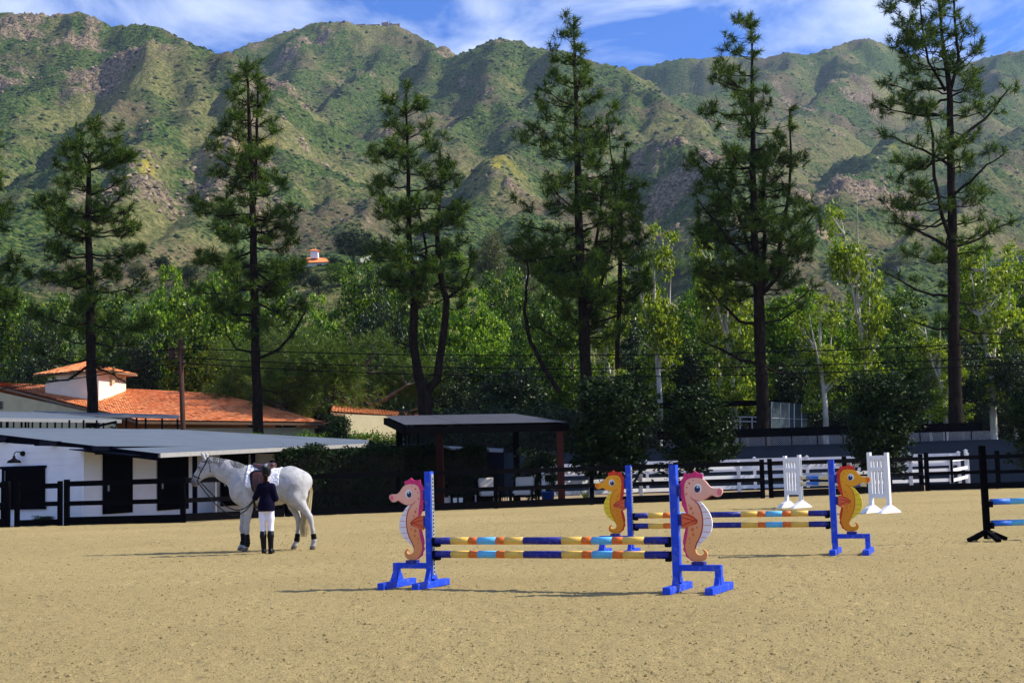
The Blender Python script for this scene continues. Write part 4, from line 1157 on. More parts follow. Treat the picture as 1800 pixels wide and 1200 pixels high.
        Lt = sum((b - a).length for a, b in zip(sm[:-1], sm[1:]))
        if ntuft:
            for p, dd, f in tuft_run(sm, 0.45, Lt * 0.55 / ntuft, 1):
                a = rnd.uniform(0, 6.28)
                limb(p, (math.cos(a), math.sin(a), 0), rnd.uniform(0.5, 1.1), 0.3, 0.02, 0.3)
            tufts.append((sm[-1], sm[-1] - sm[-2], 1.2))
    tb_.build('trunk', M['pine_bark'], root, smooth=True, origin=root.location)
    o3 = np.array(root.location)
    T = [(np.array(t[0]) - o3, np.array(t[1]), t[2]) for t in tufts]
    tag(obj('crown', None), kind='stuff') if False else obj('crown', needles_mesh('crown', T, rng_, 30), root)
    return len(tufts)

nt_ = 0
nt_ += pine('pine cut by the left edge of the picture, only its right boughs showing', 70, [[(-45, 760, .26), (-42, 500, .2), (-38, 250, .1), (-38, 200, .03)]],
     [(200, -50, -25), (330, -90, 8), (400, -120, 28), (480, -125, 38), (560, -120, 45), (640, -110, 40)], seed=2, dens=1.1)
nt_ += pine('round topped pine forking near its tip, leftmost full tree of the row', 71, [[(163, 722, .36), (160, 600, .30), (157, 480, .25), (154, 380, .19), (156, 300, .14), (158, 275, .12), (170, 262, .07), (180, 242, .03)], [(157, 280, .1), (143, 266, .07), (135, 250, .03)], [(170, 262, .07), (193, 246, .04), (203, 240, .02)]],
     [(226, 150, 212), (240, 118, 220), (268, 95, 224), (300, 78, 226), (330, 62, 235), (390, 44, 246), (440, 36, 250), (520, 48, 262), (580, 48, 240), (640, 55, 230)],
     limbs=[([(160, 640, .08), (120, 668, .06), (60, 672, .02)], 3), ([(158, 640, .07), (190, 655, .05), (215, 668, .02)], 2)], seed=13, dens=1.12)
nt_ += pine('slender tall pine with twin leaders, behind the horse', 70, [[(454, 762, .34), (450, 650, .29), (447, 500, .25), (445, 380, .20), (440, 250, .14), (436, 150, .08), (434, 98, .025)], [(447, 360, .12), (452, 250, .10), (453, 160, .06), (452, 112, .02)]],
     [(96, 427, 443), (118, 412, 460), (150, 408, 474), (200, 392, 486), (250, 378, 495), (300, 362, 515), (370, 345, 528), (430, 330, 545), (500, 335, 548), (560, 350, 520)],
     limbs=[([(447, 555, .09), (410, 552, .08), (385, 530, .06), (372, 500, .03)], 2), ([(452, 630, .09), (490, 615, .08), (520, 580, .07), (540, 538, .04)], 1), ([(452, 625, .07), (415, 612, .05), (398, 585, .04), (390, 550, .02)], 1), ([(455, 685, .05), (490, 690, .03), (530, 676, .015)], 0)], seed=21, dens=1.2)
nt_ += pine('low forked pine with two trunks beside the pergola', 70.5, [[(748, 728, .44), (746, 690, .42), (735, 660, .30), (726, 600, .27), (728, 530, .24), (720, 440, .20), (718, 330, .14), (716, 240, .09), (714, 160, .025)], [(746, 690, .34), (768, 668, .27), (778, 600, .25), (785, 530, .22), (772, 470, .18), (768, 400, .13), (775, 330, .09), (774, 262, .025)], [(728, 530, .16), (744, 495, .12), (750, 440, .09), (738, 380, .05), (732, 340, .02)], [(785, 525, .13), (812, 505, .09), (826, 470, .05), (828, 430, .02)]],
     [(156, 706, 724), (172, 688, 757), (220, 670, 766), (255, 662, 800), (300, 655, 815), (370, 650, 832), (430, 652, 835), (500, 664, 838), (545, 690, 825)],
     limbs=[([(728, 540, .07), (700, 505, .05), (665, 500, .03)], 2), ([(730, 610, .06), (705, 605, .04), (690, 600, .02)], 0), ([(742, 690, .05), (790, 660, .03), (822, 645, .015)], 1)], seed=33, dens=1.1)
nt_ += pine('tall pointed pine in the middle of the row, left of the forked stem pine', 72, [[(1032, 690, .40), (1028, 600, .36), (1024, 520, .31), (1018, 400, .26), (1015, 280, .20), (1012, 150, .12), (1009, 70, .06), (1008, 26, .02)], [(1028, 540, .15), (1040, 470, .12), (1054, 390, .09), (1058, 320, .03)], [(1030, 560, .14), (1056, 500, .11), (1075, 440, .09), (1082, 330, .06), (1066, 200, .02)], [(1085, 648, .16), (1089, 520, .15), (1091, 430, .12), (1093, 330, .08), (1098, 260, .03)]],
     [(24, 1003, 1014), (45, 992, 1030), (100, 972, 1050), (150, 962, 1078), (220, 930, 1088), (260, 920, 1110), (330, 906, 1135), (380, 900, 1145), (430, 908, 1150), (490, 905, 1150), (540, 925, 1140), (600, 960, 1120)],
     limbs=[([(985, 690, .14), (958, 650, .13), (932, 600, .12), (922, 550, .10), (928, 480, .06), (925, 450, .03)], 6), ([(1020, 520, .07), (990, 500, .06), (958, 462, .05), (930, 440, .03)], 3), ([(1090, 530, .05), (1110, 510, .04), (1140, 490, .02)], 2)], seed=47, dens=0.98)
nt_ += pine('tall pine dividing into several upright stems, behind the right pink seahorse', 72, [[(1342, 782, .42), (1340, 690, .40), (1336, 600, .36), (1333, 510, .33), (1326, 420, .24), (1324, 320, .21), (1323, 200, .14), (1322, 100, .07), (1320, 18, .02)], [(1335, 515, .17), (1318, 440, .12), (1296, 370, .10), (1262, 330, .06), (1252, 290, .02)], [(1336, 510, .18), (1345, 430, .14), (1342, 330, .12), (1343, 260, .03)], [(1338, 510, .18), (1368, 445, .14), (1388, 330, .10), (1390, 260, .07), (1388, 190, .025)], [(1337, 520, .14), (1365, 490, .12), (1400, 420, .09), (1440, 365, .03)], [(1330, 470, .12), (1280, 420, .1), (1250, 380, .08), (1225, 350, .03)]],
     [(16, 1314, 1328), (50, 1309, 1334), (75, 1288, 1348), (110, 1270, 1352), (160, 1255, 1362), (200, 1238, 1400), (260, 1232, 1408), (330, 1225, 1418), (390, 1222, 1435), (450, 1230, 1440), (500, 1260, 1410), (525, 1285, 1390)],
     limbs=[([(1338, 570, .10), (1300, 565, .08), (1275, 540, .07), (1240, 500, .04)], 4), ([(1340, 640, .11), (1300, 632, .09), (1270, 615, .07), (1235, 600, .03)], 3), ([(1340, 570, .07), (1375, 562, .06), (1398, 545, .03)], 3), ([(1342, 645, .09), (1370, 655, .06), (1405, 648, .03)], 1), ([(1338, 545, .05), (1380, 540, .04), (1440, 500, .03)], 4)], seed=52, dens=0.92)
nt_ += pine('open sparse pine with three tips cut by the top edge, rightmost of the row', 71.5, [[(1681, 760, .46), (1678, 650, .42), (1676, 540, .38), (1675, 450, .34), (1672, 300, .26), (1670, 175, .20), (1668, 150, .18), (1655, 60, .11), (1645, -60, .03)], [(1669, 165, .13), (1685, 100, .10), (1678, 30, .08), (1672, -70, .03)], [(1662, 160, .11), (1632, 110, .08), (1620, 40, .06), (1612, -40, .02)], [(1678, 445, .17), (1656, 380, .13), (1642, 310, .11), (1640, 240, .09), (1630, 190, .03)]],
     [(-70, 1600, 1695), (30, 1588, 1705), (80, 1583, 1735), (150, 1568, 1780), (220, 1565, 1775), (280, 1570, 1762), (320, 1572, 1755), (400, 1555, 1775), (470, 1565, 1750)],
     limbs=[([(1676, 255, .10), (1710, 225, .09), (1735, 205, .07), (1775, 155, .03)], 5), ([(1668, 290, .09), (1635, 270, .07), (1600, 255, .05), (1568, 240, .03)], 4), ([(1677, 340, .09), (1705, 320, .07), (1735, 290, .05), (1765, 270, .03)], 4),
            ([(1675, 440, .10), (1640, 420, .08), (1600, 400, .06), (1578, 392, .03)], 3), ([(1677, 435, .09), (1720, 420, .07), (1755, 400, .05), (1778, 390, .03)], 4),
            ([(1676, 520, .09), (1640, 518, .07), (1600, 505, .06), (1560, 480, .03)], 3), ([(1678, 575, .08), (1645, 580, .06), (1600, 562, .04)], 2), ([(1680, 575, .07), (1715, 586, .05), (1770, 588, .02)], 1), ([(1678, 530, .05), (1710, 535, .04), (1745, 525, .02)], 1), ([(1680, 610, .05), (1650, 612, .03), (1620, 622, .02)], 0)], seed=61, dens=0.84, gap=0.2)

# ------------------------------------------------------------------ leafy trees
def leaves_mesh(name, P_, rng_, size, material, up=0.4):
    k = len(P_)
    n_ = rng_.normal(size=(k, 3)); n_[:, 2] += up
    n_ /= np.linalg.norm(n_, axis=1)[:, None]
    a = np.cross(n_, rng_.normal(size=(k, 3))); a /= np.linalg.norm(a, axis=1)[:, None] + 1e-9
    b = np.cross(n_, a)
    s_ = size * rng_.uniform(0.6, 1.3, (k, 1))
    fold = n_ * s_ * 0.12
    V = np.stack([P_ - a * s_ * 0.5, P_ - b * s_ * 0.30 + fold, P_ + a * s_ * 0.5, P_ + b * s_ * 0.30 + fold], 1).reshape(-1, 3)
    F = np.arange(k * 4).reshape(-1, 4)
    return mesh_np(name, V, F, material)
def leafy(seed, H, lobes, n_clump, per, leaf, clump_r, material, bark, trunk_r=0.22, fork=0.35, shell=0.55, stems=None, needle=False, vis=0):
    """trunk and crown meshes of one tree, about the origin"""
    rnd = random.Random(seed); rng_ = np.random.default_rng(seed)
    C_, Rr = np.array([l[:3] for l in lobes], float), np.array([l[3:] for l in lobes], float)
    wgt = Rr.prod(axis=1) ** 0.67; wgt /= wgt.sum()
    li = rng_.choice(len(lobes), n_clump, p=wgt)
    d = rng_.normal(size=(n_clump, 3)); d /= np.linalg.norm(d, axis=1)[:, None]
    rad = rng_.uniform(shell ** 3, 1, (n_clump, 1)) ** (1 / 3)
    cl = C_[li] + d * rad * Rr[li]
    cl = cl[cl[:, 2] > 0.25]
    nc = len(cl)
    mb = MB()
    top = max(l[2] for l in lobes)
    main = [Vector((0, 0, -0.4))]
    for k in range(1, 7):
        main.append(Vector((rnd.uniform(-1, 1) * 0.05 * H * 0.3, rnd.uniform(-1, 1) * 0.05 * H * 0.3, top * k / 6)))
    if stems is None:
        mb.tube(main, [trunk_r * (1.15 - 0.9 * k / 6) for k in range(7)], 8)
    else:
        main = [Vector(p[:3]) for p in stems[0]]
        for st in stems:
            ps, rs = [], []
            for (a, b) in zip(st[:-1], st[1:]):
                for q in range(3):
                    f = q / 3
                    ps.append(Vector(a[:3]).lerp(Vector(b[:3]), f) + Vector((rnd.uniform(-1, 1), rnd.uniform(-1, 1), 0)) * 0.05); rs.append(lerp(a[3], b[3], f))
            ps.append(Vector(st[-1][:3])); rs.append(st[-1][3])
            mb.tube(ps, rs, 8, cap=False)
    allst = [Vector(p[:3]) for st in (stems or [[tuple(m) for m in main]]) for p in st]
    for i in rng_.permutation(nc)[: 26 + vis]:
        e = Vector(cl[i])
        lower = [s_ for s_ in allst if s_.z < e.z - 0.15 * (e - s_).length and s_.z > fork * H * 0.5]
        if not lower: continue
        s0 = min(lower, key=lambda s_: (s_ - e).length)
        m_ = s0.lerp(e, 0.5) + Vector((rnd.uniform(-.2, .2), rnd.uniform(-.2, .2), -0.06 * (e - s0).length))
        r_ = 0.02 + 0.012 * (e - s0).length
        mb.tube([s0, m_, e], [r_ * 1.5, r_, 0.012], 5, cap=False)
    tm = D.meshes.new('trunk'); tm.from_pydata([tuple(v) for v in mb.v], [], mb.f); tm.materials.append(M[bark]); tm.polygons.foreach_set('use_smooth', [True] * len(tm.polygons))
    if needle:
        T = []
        for i in range(nc):
            for q in range(per):
                p = cl[i] + rng_.normal(size=3) * clump_r * 0.5
                ax = d[li[i] % nc] * 0.2 + (p - C_[li[i]]) / (np.linalg.norm(p - C_[li[i]]) + .1) + np.array([0, 0, 0.3])
                T.append((p, ax, 1.0))
        cm = needles_mesh('crown', T, rng_, 22, leaf, 0.03, 1.0, material)
    else:
        rep = np.repeat(np.arange(nc), per)
        off = rng_.normal(size=(len(rep), 3)) * (clump_r * rng_.uniform(0.7, 1.3, nc)[rep])[:, None] * np.array([0.55, 0.55, 0.38])
        cm = leaves_mesh('crown', cl[rep] + off, rng_, leaf, M[material])
    return tm, cm
M['leaf_lime'] = leaf_mat('lime_leaves', (0.020, 0.062, 0.003), (0.105, 0.225, 0.010), (0.38, 0.50, 0.028), 0.32)
M['leaf_green'] = leaf_mat('green_leaves', (0.009, 0.032, 0.003), (0.046, 0.115, 0.007), (0.24, 0.34, 0.018), 0.28)
M['leaf_olive'] = leaf_mat('olive_leaves', (0.040, 0.055, 0.020), (0.085, 0.100, 0.033), (0.17, 0.175, 0.06), 0.3)
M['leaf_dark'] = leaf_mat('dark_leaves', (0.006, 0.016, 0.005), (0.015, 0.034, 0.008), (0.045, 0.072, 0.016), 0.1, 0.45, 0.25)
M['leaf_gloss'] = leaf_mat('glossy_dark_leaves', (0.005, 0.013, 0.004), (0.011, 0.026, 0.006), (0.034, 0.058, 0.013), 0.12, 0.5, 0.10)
M['leaf_syc'] = leaf_mat('sycamore_leaves', (0.035, 0.070, 0.003), (0.17, 0.26, 0.014), (0.46, 0.52, 0.050), 0.34)
M['torrey'] = leaf_mat('shaggy_needles', (0.016, 0.045, 0.006), (0.060, 0.120, 0.014), (0.19, 0.25, 0.028), 0.28)

PROTO = {}
def lobes_round(seed, H, w, n_=9, low=0.25):
    r_ = random.Random(seed); L_ = []
    for k in range(n_):
        a = r_.uniform(0, 6.28); q = r_.uniform(0.15, 1) ** 0.6 * w * 0.30
        z_ = H * r_.uniform(low + 0.12, 0.82); s_ = w * r_.uniform(0.16, 0.27)
        L_.append((math.cos(a) * q, math.sin(a) * q, z_, s_, s_, s_ * r_.uniform(0.6, 0.95)))
    L_.append((0, 0, H * 0.84, w * 0.17, w * 0.17, H * 0.15))
    return L_
def proto(key, **k):
    PROTO[key] = leafy(**k)
for v_ in (0, 1, 2):
    proto('lime%d' % v_, seed=100 + v_, H=10, lobes=lobes_round(200 + v_, 10, 8), n_clump=360, per=40, leaf=0.26, clump_r=0.40, material='leaf_lime', bark='grey_bark')
    proto('green%d' % v_, seed=110 + v_, H=10, lobes=lobes_round(210 + v_, 10, 8.5, 10), n_clump=360, per=40, leaf=0.24, clump_r=0.40, material='leaf_green', bark='grey_bark')
    proto('dark%d' % v_, seed=120 + v_, H=10, lobes=lobes_round(220 + v_, 10, 9, 10), n_clump=360, per=40, leaf=0.22, clump_r=0.40, material='leaf_dark', bark='dark_bark')
    proto('olive%d' % v_, seed=130 + v_, H=10, lobes=lobes_round(230 + v_, 10, 7, 9, 0.35), n_clump=230, per=34, leaf=0.24, clump_r=0.6, material='leaf_olive', bark='white_bark', vis=20)
    s_ = [[(0, 0, -.3, .24), (.15, 0, 3, .19), (-.1, .1, 6, .14), (.1, 0, 9, .06), (.2, 0, 10.2, .02)], [(0.1, 0, 3.6, .13), (.9, .3, 5.6, .09), (1.3, .2, 8.0, .03)], [(-.05, 0, 4.8, .11), (-.9, -.4, 6.6, .07), (-1.2, -.3, 8.8, .02)]]
    rr = random.Random(v_)
    lb = [(rr.uniform(-1.2, 1.2), rr.uniform(-1.2, 1.2), rr.uniform(2.4, 9.6), rr.uniform(.7, 1.3), rr.uniform(.7, 1.3), rr.uniform(.6, 1.2)) for k in range(13)]
    proto('syc%d' % v_, seed=140 + v_, H=10, lobes=lb, n_clump=165, per=44, leaf=0.22, clump_r=0.40, material='leaf_syc', bark='white_bark', stems=s_, shell=0.2, vis=30)
s_ = [[(0, 0, -.3, .3), (.1, 0, 2.2, .26), (.2, 0, 3.4, .2)], [(.1, 0, 2.0, .2), (-1.2, .3, 3.6, .15), (-3.2, .2, 5.2, .06)], [(.1, 0, 2.2, .2), (1.5, -.3, 3.4, .15), (3.4, .2, 4.6, .06)], [(.2, 0, 3, .2), (.4, .4, 5.5, .12), (0, 0, 8, .04)], [(.1, 0, 1.4, .16), (2.2, -.6, 2.4, .12), (4.4, -.4, 3.2, .04)], [(0, 0, 1.6, .16), (-2.0, -.8, 2.6, .12), (-4.2, -.6, 3.6, .04)], [(.1, 0, 1.0, .14), (1.6, -1, 1.6, .09), (3.6, -1.2, 2.4, .03)]]
rr = random.Random(5)
lb = [(rr.uniform(-4, 4), rr.uniform(-2.2, 2.2), rr.uniform(4.0, 7.8), rr.uniform(.9, 1.6), rr.uniform(.9, 1.5), rr.uniform(.6, 1.1)) for k in range(20)]
PROTO['torrey'] = leafy(seed=150, H=9, lobes=lb, n_clump=300, per=8, leaf=0.42, clump_r=0.8, material='torrey', bark='grey_bark', stems=s_, shell=0.3, needle=True, vis=60)
COUNT = {}
def tree(kind, label, px, py_top, py_base, width_px, Y, seed=0, name='tree', group='leafy trees behind the arena', base=None, cat='tree', href=10.0, wref=8.0):
    b_ = at(px, py_base, Y) if base is None else base
    y_ = b_.y
    Hh = (hor(px) - py_top) * y_ / F_PX + EYE - b_.z
    t = thing(name, label, cat, b_, random.Random(seed * 7 + int(px)).uniform(-0.5, 0.5), group)
    sw = width_px * y_ / F_PX / wref; sh_ = Hh / href
    t.scale = (sw, sw, sh_)
    tm, cm = PROTO[kind]
    obj('trunk', tm, t); obj('crown', cm, t)
    return t
W_ = 'leafy trees behind the arena'
# (kind, label, x, top, base, width, distance)
TREES = [
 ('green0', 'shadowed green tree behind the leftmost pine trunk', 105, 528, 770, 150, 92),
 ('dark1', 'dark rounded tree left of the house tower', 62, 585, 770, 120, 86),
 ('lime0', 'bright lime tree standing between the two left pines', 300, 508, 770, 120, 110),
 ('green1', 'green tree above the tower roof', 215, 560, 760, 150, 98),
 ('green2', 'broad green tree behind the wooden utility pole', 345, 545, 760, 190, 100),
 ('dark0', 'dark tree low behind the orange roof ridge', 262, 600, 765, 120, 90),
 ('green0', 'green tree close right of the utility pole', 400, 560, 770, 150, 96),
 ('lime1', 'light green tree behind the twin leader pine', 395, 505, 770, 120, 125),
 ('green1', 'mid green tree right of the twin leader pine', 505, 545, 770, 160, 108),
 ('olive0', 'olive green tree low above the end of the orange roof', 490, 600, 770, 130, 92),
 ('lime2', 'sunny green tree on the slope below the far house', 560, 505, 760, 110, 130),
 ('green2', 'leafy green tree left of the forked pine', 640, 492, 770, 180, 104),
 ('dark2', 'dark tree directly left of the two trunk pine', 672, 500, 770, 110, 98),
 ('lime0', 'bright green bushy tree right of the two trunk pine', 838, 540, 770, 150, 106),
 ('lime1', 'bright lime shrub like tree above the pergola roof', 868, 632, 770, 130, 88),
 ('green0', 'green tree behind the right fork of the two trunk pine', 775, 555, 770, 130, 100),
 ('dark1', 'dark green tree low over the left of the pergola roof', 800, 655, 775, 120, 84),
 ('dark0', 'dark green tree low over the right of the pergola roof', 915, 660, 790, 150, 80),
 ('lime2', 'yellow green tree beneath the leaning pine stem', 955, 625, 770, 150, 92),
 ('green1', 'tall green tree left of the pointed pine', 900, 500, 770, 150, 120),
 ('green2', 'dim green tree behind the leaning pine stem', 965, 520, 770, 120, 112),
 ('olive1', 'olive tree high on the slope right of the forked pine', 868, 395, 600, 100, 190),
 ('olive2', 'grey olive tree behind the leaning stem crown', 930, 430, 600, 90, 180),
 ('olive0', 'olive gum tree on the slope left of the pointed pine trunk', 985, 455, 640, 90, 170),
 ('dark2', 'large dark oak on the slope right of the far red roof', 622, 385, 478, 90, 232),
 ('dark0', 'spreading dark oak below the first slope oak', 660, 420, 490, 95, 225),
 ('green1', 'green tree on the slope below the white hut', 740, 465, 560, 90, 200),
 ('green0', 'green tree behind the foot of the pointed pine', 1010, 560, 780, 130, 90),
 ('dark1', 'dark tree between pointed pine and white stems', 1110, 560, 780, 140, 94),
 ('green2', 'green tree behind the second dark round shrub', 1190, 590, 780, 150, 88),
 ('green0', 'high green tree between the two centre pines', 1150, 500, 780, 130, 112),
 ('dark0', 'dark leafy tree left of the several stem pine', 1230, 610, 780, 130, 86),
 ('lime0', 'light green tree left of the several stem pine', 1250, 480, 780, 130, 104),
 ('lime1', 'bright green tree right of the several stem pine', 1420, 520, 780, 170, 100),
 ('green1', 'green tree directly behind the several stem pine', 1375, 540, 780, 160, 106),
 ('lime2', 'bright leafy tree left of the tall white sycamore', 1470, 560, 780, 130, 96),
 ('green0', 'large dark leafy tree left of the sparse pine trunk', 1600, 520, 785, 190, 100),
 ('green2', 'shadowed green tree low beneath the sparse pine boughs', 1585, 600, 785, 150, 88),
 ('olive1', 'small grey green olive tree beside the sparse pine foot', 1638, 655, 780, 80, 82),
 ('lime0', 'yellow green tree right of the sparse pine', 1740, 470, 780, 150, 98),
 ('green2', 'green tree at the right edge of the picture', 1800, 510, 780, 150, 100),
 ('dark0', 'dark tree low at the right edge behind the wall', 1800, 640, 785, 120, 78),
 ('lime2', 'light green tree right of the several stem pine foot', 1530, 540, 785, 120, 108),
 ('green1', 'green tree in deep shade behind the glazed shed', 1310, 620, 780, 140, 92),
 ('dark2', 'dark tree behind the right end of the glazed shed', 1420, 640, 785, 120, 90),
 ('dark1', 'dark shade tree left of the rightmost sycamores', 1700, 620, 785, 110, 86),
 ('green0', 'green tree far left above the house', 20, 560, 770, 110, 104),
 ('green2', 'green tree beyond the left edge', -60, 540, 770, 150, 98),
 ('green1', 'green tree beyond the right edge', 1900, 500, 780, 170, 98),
]
for i, (kd, lb_, px, tp, bs, wd_, yy) in enumerate(TREES):
    if px < 520 and yy < 100: yy += 14
    if yy < 130: tp -= 18 + (i * 37) % 38; wd_ *= 1.16
    if yy < 130:
        b_ = at(px, bs, yy); b_ = Vector((b_.x, yy, terrain_z(b_.x, yy) if yy > 100 else 2.0))
    else:
        x_ = at(px, bs, yy).x; b_ = Vector((x_, yy, terrain_z(x_, yy) - 0.3))
    tree(kd, lb_, px, tp, bs, wd_, yy, i, base=b_, wref=8.2)
SLOPE = [('olive1','olive tree half hiding the left of the far red roof',533,476,26,24),('dark0','dark tree right of the far red roof',592,474,30,26),('dark1','dark scrub oak in the shadowed gully left of the far house',492,488,40,34),('dark2','dark scrub oak under the red roof of the far house',528,500,42,40),('green1','green brush tree below the far house garden wall',598,505,46,44),('dark0','small dark oak beneath the grey hillside wall',560,520,46,40),
 ('olive0','olive brush tree on the slope left of the twin leader pine',405,505,44,40),('dark1','dark brush tree on the slope behind the twin leader pine',455,510,50,46),('green0','green slope tree below the pale cross',690,505,50,46),('dark2','dark slope oak between the forked pine trunks',755,500,52,44),
 ('lime1','yellow green slope tree right of the forked pine',805,492,56,50),('olive2','olive slope tree below the tall gum tree',842,485,52,48),('green2','green slope tree left of the pointed pine crown',892,500,52,48),('olive1','pale olive slope tree behind the pointed pine trunk',1045,500,60,60),
 ('dark1','dark slope tree right of the pointed pine',1120,505,60,50),('green0','green slope tree between the centre pines',1190,505,64,60),('olive2','olive slope tree left of the sparse pine crown',1580,500,60,54),('green1','green brush tree on the left grassy slope',30,560,60,40),
 ('lime0','yellow green brush on the grassy slope at the left edge',5,600,60,40),('dark0','dark brush on the slope between the two left pines',290,490,50,36),('olive0','olive brush on the slope right of the leftmost pine',245,505,48,36),('dark2','dark brush tree left of the bright lime tree',330,500,46,36)]
for i, (kd, lb_, px, py_, hp_, wp_) in enumerate(SLOPE):
    b_ = on_hill(px, py_, 130)
    tree(kd, lb_, px, py_ - hp_, py_, wp_ * 1.35, b_.y, 90 + i, 'tree', 'trees scattered on the lower slope', base=b_ - Vector((0, 0, 0.5)), wref=8.2)
tree('torrey', 'wide shaggy pine with pale bare limbs above the little outbuilding', 615, 560, 740, 270, 84, 3, 'spreading_pine', None, base=Vector((at(615, 740, 84).x, 84, 2.0)), href=8.8, wref=8.6)
tree('torrey', 'shaggy pine with pale limbs behind the end of the orange roof', 500, 590, 740, 210, 88, 9, 'spreading_pine', None, base=Vector((at(500, 740, 88).x, 88, 2.0)), href=8.8, wref=8.6)
SYC = [
 ('syc0', 'thin white stemmed sycamore right of the pointed pine', 1160, 395, 80, 110), ('syc1', 'white stemmed sycamore close left of the several stem pine', 1290, 420, 81, 120),
 ('syc2', 'second white sycamore stem just left of the several stem pine', 1268, 455, 84, 100), ('syc0', 'low forked white sycamore right of the glazed shed', 1452, 520, 78, 110),
 ('syc1', 'tall white sycamore with bright crown against the mountain', 1525, 360, 82, 115), ('syc2', 'leaning pale sycamore right of the sparse pine', 1748, 440, 79, 130),
 ('syc0', 'pale sycamore at the right edge of the picture', 1790, 430, 82, 120), ('syc1', 'pale sycamore stem close behind the sparse pine trunk', 1662, 560, 77, 100),
 ('syc2', 'white sycamore stem behind the pointed pine', 1075, 470, 86, 100),
]
for i, (kd, lb_, px, tp, yy, wd_) in enumerate(SYC):
    tree(kd, lb_, px, tp, 780, wd_, yy, 40 + i, 'sycamore_tree', 'white stemmed sycamores behind the wall', base=Vector((at(px, 780, yy).x, yy, 2.0)), wref=4.6)

# dark round evergreens in front of the paddock fence
for v_ in (0, 1):
    rr = random.Random(60 + v_)
    lb = [(rr.uniform(-.75, .75), rr.uniform(-.75, .75), rr.uniform(1.35, 4.4), rr.uniform(.55, .9), rr.uniform(.55, .9), rr.uniform(.5, .85)) for k in range(22)] + [(0, 0, 4.6, .7, .7, .55), (0, 0, 3.2, 1.25, 1.25, 1.4)]
    PROTO['round%d' % v_] = leafy(seed=160 + v_, H=5, lobes=lb, n_clump=420, per=44, leaf=0.14, clump_r=0.23, material='leaf_gloss', bark='dark_bark', trunk_r=0.10, shell=0.6)
for i, (v_, lb_, px, tp, wd_, yy) in enumerate([
    (0, 'dark round evergreen tree close right of the pergola', 1074, 646, 182, 52.6), (1, 'dark round evergreen tree behind the right pink seahorse', 1219, 672, 164, 53.6),
    (0, 'dark round evergreen tree behind the white jump stands', 1553, 643, 164, 57.2), (1, 'dark round evergreen tree cut by the right edge', 1808, 655, 120, 58)]):
    q = wp(px, yy)
    tree('round%d' % v_, lb_, px, tp, 0, wd_, yy, 70 + i, 'round_tree', 'dark round evergreens along the paddock', base=q, href=5.2, wref=3.3)
rr = random.Random(77)
lb = [(rr.uniform(-.8, .8), rr.uniform(-.6, .6), rr.uniform(.5, 2.0), .5, .5, .5) for k in range(12)]
PROTO['bush'] = leafy(seed=170, H=2.4, lobes=lb, n_clump=220, per=30, leaf=0.13, clump_r=0.27, material='leaf_gloss', bark='dark_bark', trunk_r=0.06, shell=0.5)
tree('bush', 'dark leafy bush under the right side of the pergola', 938, 788, 0, 92, 54.3, 80, 'bush', None, wp(938, 54.3), 'bush', 2.5, 2.5)
tree('bush', 'lighter leafy shrub against the small cream outbuilding', 588, 727, 0, 60, 64.5, 81, 'bush', None, Vector((wp(588, 64.5).x, 64.5, 2.2)), 'bush', 2.5, 2.5)

# hedges
def hedge(label, a, b_, width, z0, z1, n_, leaf, material, seed, ragged=0.12):
    rng_ = np.random.default_rng(seed)
    a, b_ = Vector(a), Vector(b_); d = b_ - a; s_ = Vector((d.y, -d.x, 0)).normalized()
    u_ = rng_.uniform(0, 1, n_); face = rng_.uniform(size=n_)
    w_ = np.where(face < 0.55, rng_.choice((-0.5, 0.5), n_), rng_.uniform(-0.5, 0.5, n_))
    z_ = np.where(face < 0.55, rng_.uniform(0, 1, n_), 1.0)
    lump = 0.10 * np.sin(u_ * d.length * 2.3 + seed) + 0.08 * np.sin(u_ * d.length * 5.1)
    Pn = np.array(a)[None] + np.array(d)[None] * u_[:, None] + np.array(s_)[None] * (w_ * width * (1 + lump))[:, None]
    Pn[:, 2] = z0 + (z1 - z0) * z_ + lump * z_ + rng_.normal(size=n_) * ragged * 0.5
    Pn += rng_.normal(size=(n_, 3)) * ragged * 0.6
    t = thing('hedge', label, 'hedge', a)
    Pn -= np.array(a)[None]
    tag(obj('foliage', leaves_mesh('foliage', Pn, rng_, leaf, M[material]), t), kind='stuff')
    core = MB(); core.hexa([a + s_ * width * .42 + Vector((0, 0, z0)), b_ + s_ * width * .42 + Vector((0, 0, z0)), b_ - s_ * width * .42 + Vector((0, 0, z0)), a - s_ * width * .42 + Vector((0, 0, z0)),
               a + s_ * width * .4 + Vector((0, 0, z1 - .1)), b_ + s_ * width * .4 + Vector((0, 0, z1 - .1)), b_ - s_ * width * .4 + Vector((0, 0, z1 - .1)), a - s_ * width * .4 + Vector((0, 0, z1 - .1))])
    core.build('stems', M['dark_bark'], t, origin=a)
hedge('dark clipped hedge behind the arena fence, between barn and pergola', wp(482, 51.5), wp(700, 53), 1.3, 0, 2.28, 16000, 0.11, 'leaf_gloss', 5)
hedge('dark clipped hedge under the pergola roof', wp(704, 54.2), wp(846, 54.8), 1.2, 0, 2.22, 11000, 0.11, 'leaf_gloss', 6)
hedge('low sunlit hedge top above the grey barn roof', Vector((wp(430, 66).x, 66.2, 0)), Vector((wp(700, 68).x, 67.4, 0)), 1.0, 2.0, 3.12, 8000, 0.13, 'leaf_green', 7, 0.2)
hedge('tall dark laurel hedge on the terrace behind the pergola', Vector((wp(700, 72.5).x, 72.5, 0)), Vector((wp(1150, 73.5).x, 73.5, 0)), 1.8, 2.0, 4.2, 16000, 0.17, 'leaf_dark', 8, 0.35)
